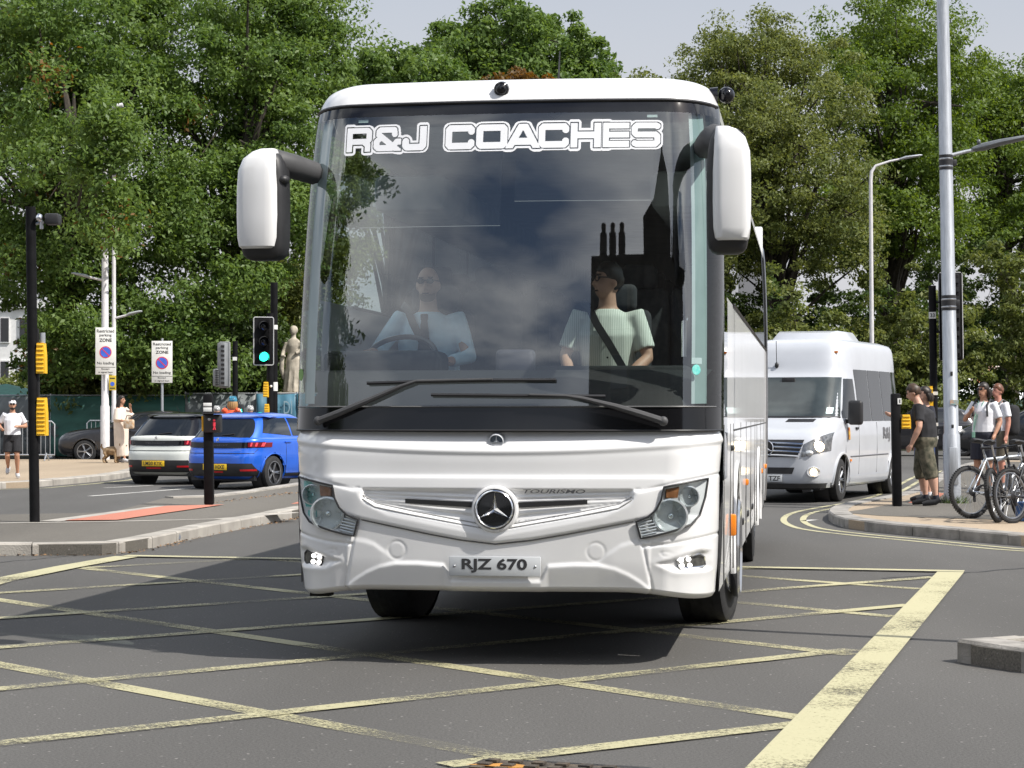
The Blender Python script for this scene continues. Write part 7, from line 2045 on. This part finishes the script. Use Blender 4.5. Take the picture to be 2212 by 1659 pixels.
# right-hand trees
l = base(1690, 84)
tree('airy olive-green tree right of the coach with visible dark limbs', l, [E_(1540, 150, 84, 85, 85, l, 3), E_(1640, 110, 84, 110, 90, l, 3), E_(1610, 260, 82, 150, 110, l, 4), E_(1740, 220, 84, 150, 140, l, 4), E_(1640, 420, 82, 130, 120, l, 4), E_(1790, 400, 82, 120, 120, l, 4), E_(1480, 200, 84, 40, 45, l, 2), E_(1800, 540, 82, 120, 90, l, 3), E_(1560, 520, 84, 90, 90, l, 3)], 88000, .135, L_OLIVE, 4, .42, .72, 560, shell=.6, limbs=90)
l = base(1930, 92)
tree('tall bright green tree behind the thick grey lamp post', l, [E_(1900, 60, 92, 130, 90, l, 4), E_(1990, 130, 92, 130, 120, l, 4), E_(1840, 200, 90, 120, 130, l, 4), E_(2010, 300, 90, 130, 120, l, 4), E_(1900, 380, 90, 140, 110, l, 4), E_(1840, 480, 90, 130, 80, l, 4), E_(1990, 470, 90, 130, 90, l, 4)], 84000, .16, L_BRIGHT, 5, .45, .95, 360, limbs=56, shell=.65)
l = base(2180, 98)
tree('green tree at the right edge beyond the lamp arm', l, [E_(2140, 210, 98, 90, 90, l, 4), E_(2230, 260, 98, 120, 140, l, 4), E_(2130, 330, 97, 100, 90, l, 4), E_(2230, 430, 97, 130, 110, l, 4), E_(2110, 480, 96, 120, 80, l, 4)], 56000, .17, L_BRIGHT, 5, .45, .95, 260, limbs=50, shell=.7)
for px, Y, w, py0, lf, lab in ((1590, 78, 170, 520, L_DARK, 'dark bush low behind the coach rear corner'), (1730, 76, 190, 560, L_OLIVE, 'olive bush above the minibus roof'), (1860, 84, 190, 480, L_DARK, 'dark bush around the slim pale lamp post'), (1990, 82, 170, 560, L_OLIVE, 'shaded bush behind the black signal pole'), (2110, 88, 170, 480, L_DARK, 'dark bush between signal head and short lamp post'), (2215, 86, 170, 470, L_OLIVE, 'bush at the right edge behind the ginger-haired man'), (1660, 96, 220, 420, L_DARK, 'deep green thicket behind the airy tree'), (2040, 104, 260, 400, L_DARK, 'deep green thicket under the bright tree'), (1480, 100, 200, 360, L_DARK, 'dark thicket hidden behind the coach side')):
    bush(lab, px, Y, w, py0, lf, 17000, .17, 'bushes along the right carriageway')
# dark tree across the road, mirrored in the left of the windscreen
l = (-18.3, -6.5, 0)
tree('dark tree beside the road mirrored at the left of the windscreen', l, [((0, 0, 9), (5, 5, 5)), ((-2, 1, 14), (5, 5, 5)), ((1.0, 0, 18), (4, 4, 4)), ((2.2, 1.5, 6), (3.4, 3.5, 3.5)), ((-5, -3, 9), (5, 5, 6))], 44000, .34, L_DARK, 3, .4, 1.2, 300, limbs=26, shell=.8)
# far woodland closing the view along the road
def wood(x0, x1, Y, h, n, leaf):
    C = np.empty((n, 3)); C[:, 0] = NPR.uniform(x0, x1, n); C[:, 1] = Y + NPR.uniform(-3, 3, n)
    top = h * (.72 + .18 * np.sin(C[:, 0] * .21) + .10 * np.sin(C[:, 0] * .57 + 1))
    C[:, 2] = top * NPR.uniform(0, 1, n) ** .8
    N = NPR.normal(size=(n, 3)); o = leaves_mesh('far_wood', C, N, .8, leaf, None, NPR.uniform(0, 1, n)); o['kind'] = 'stuff'
wood(-75, 5, 205, 15, 16000, L_DARK); wood(2, 110, 190, 13, 24000, L_DARK)
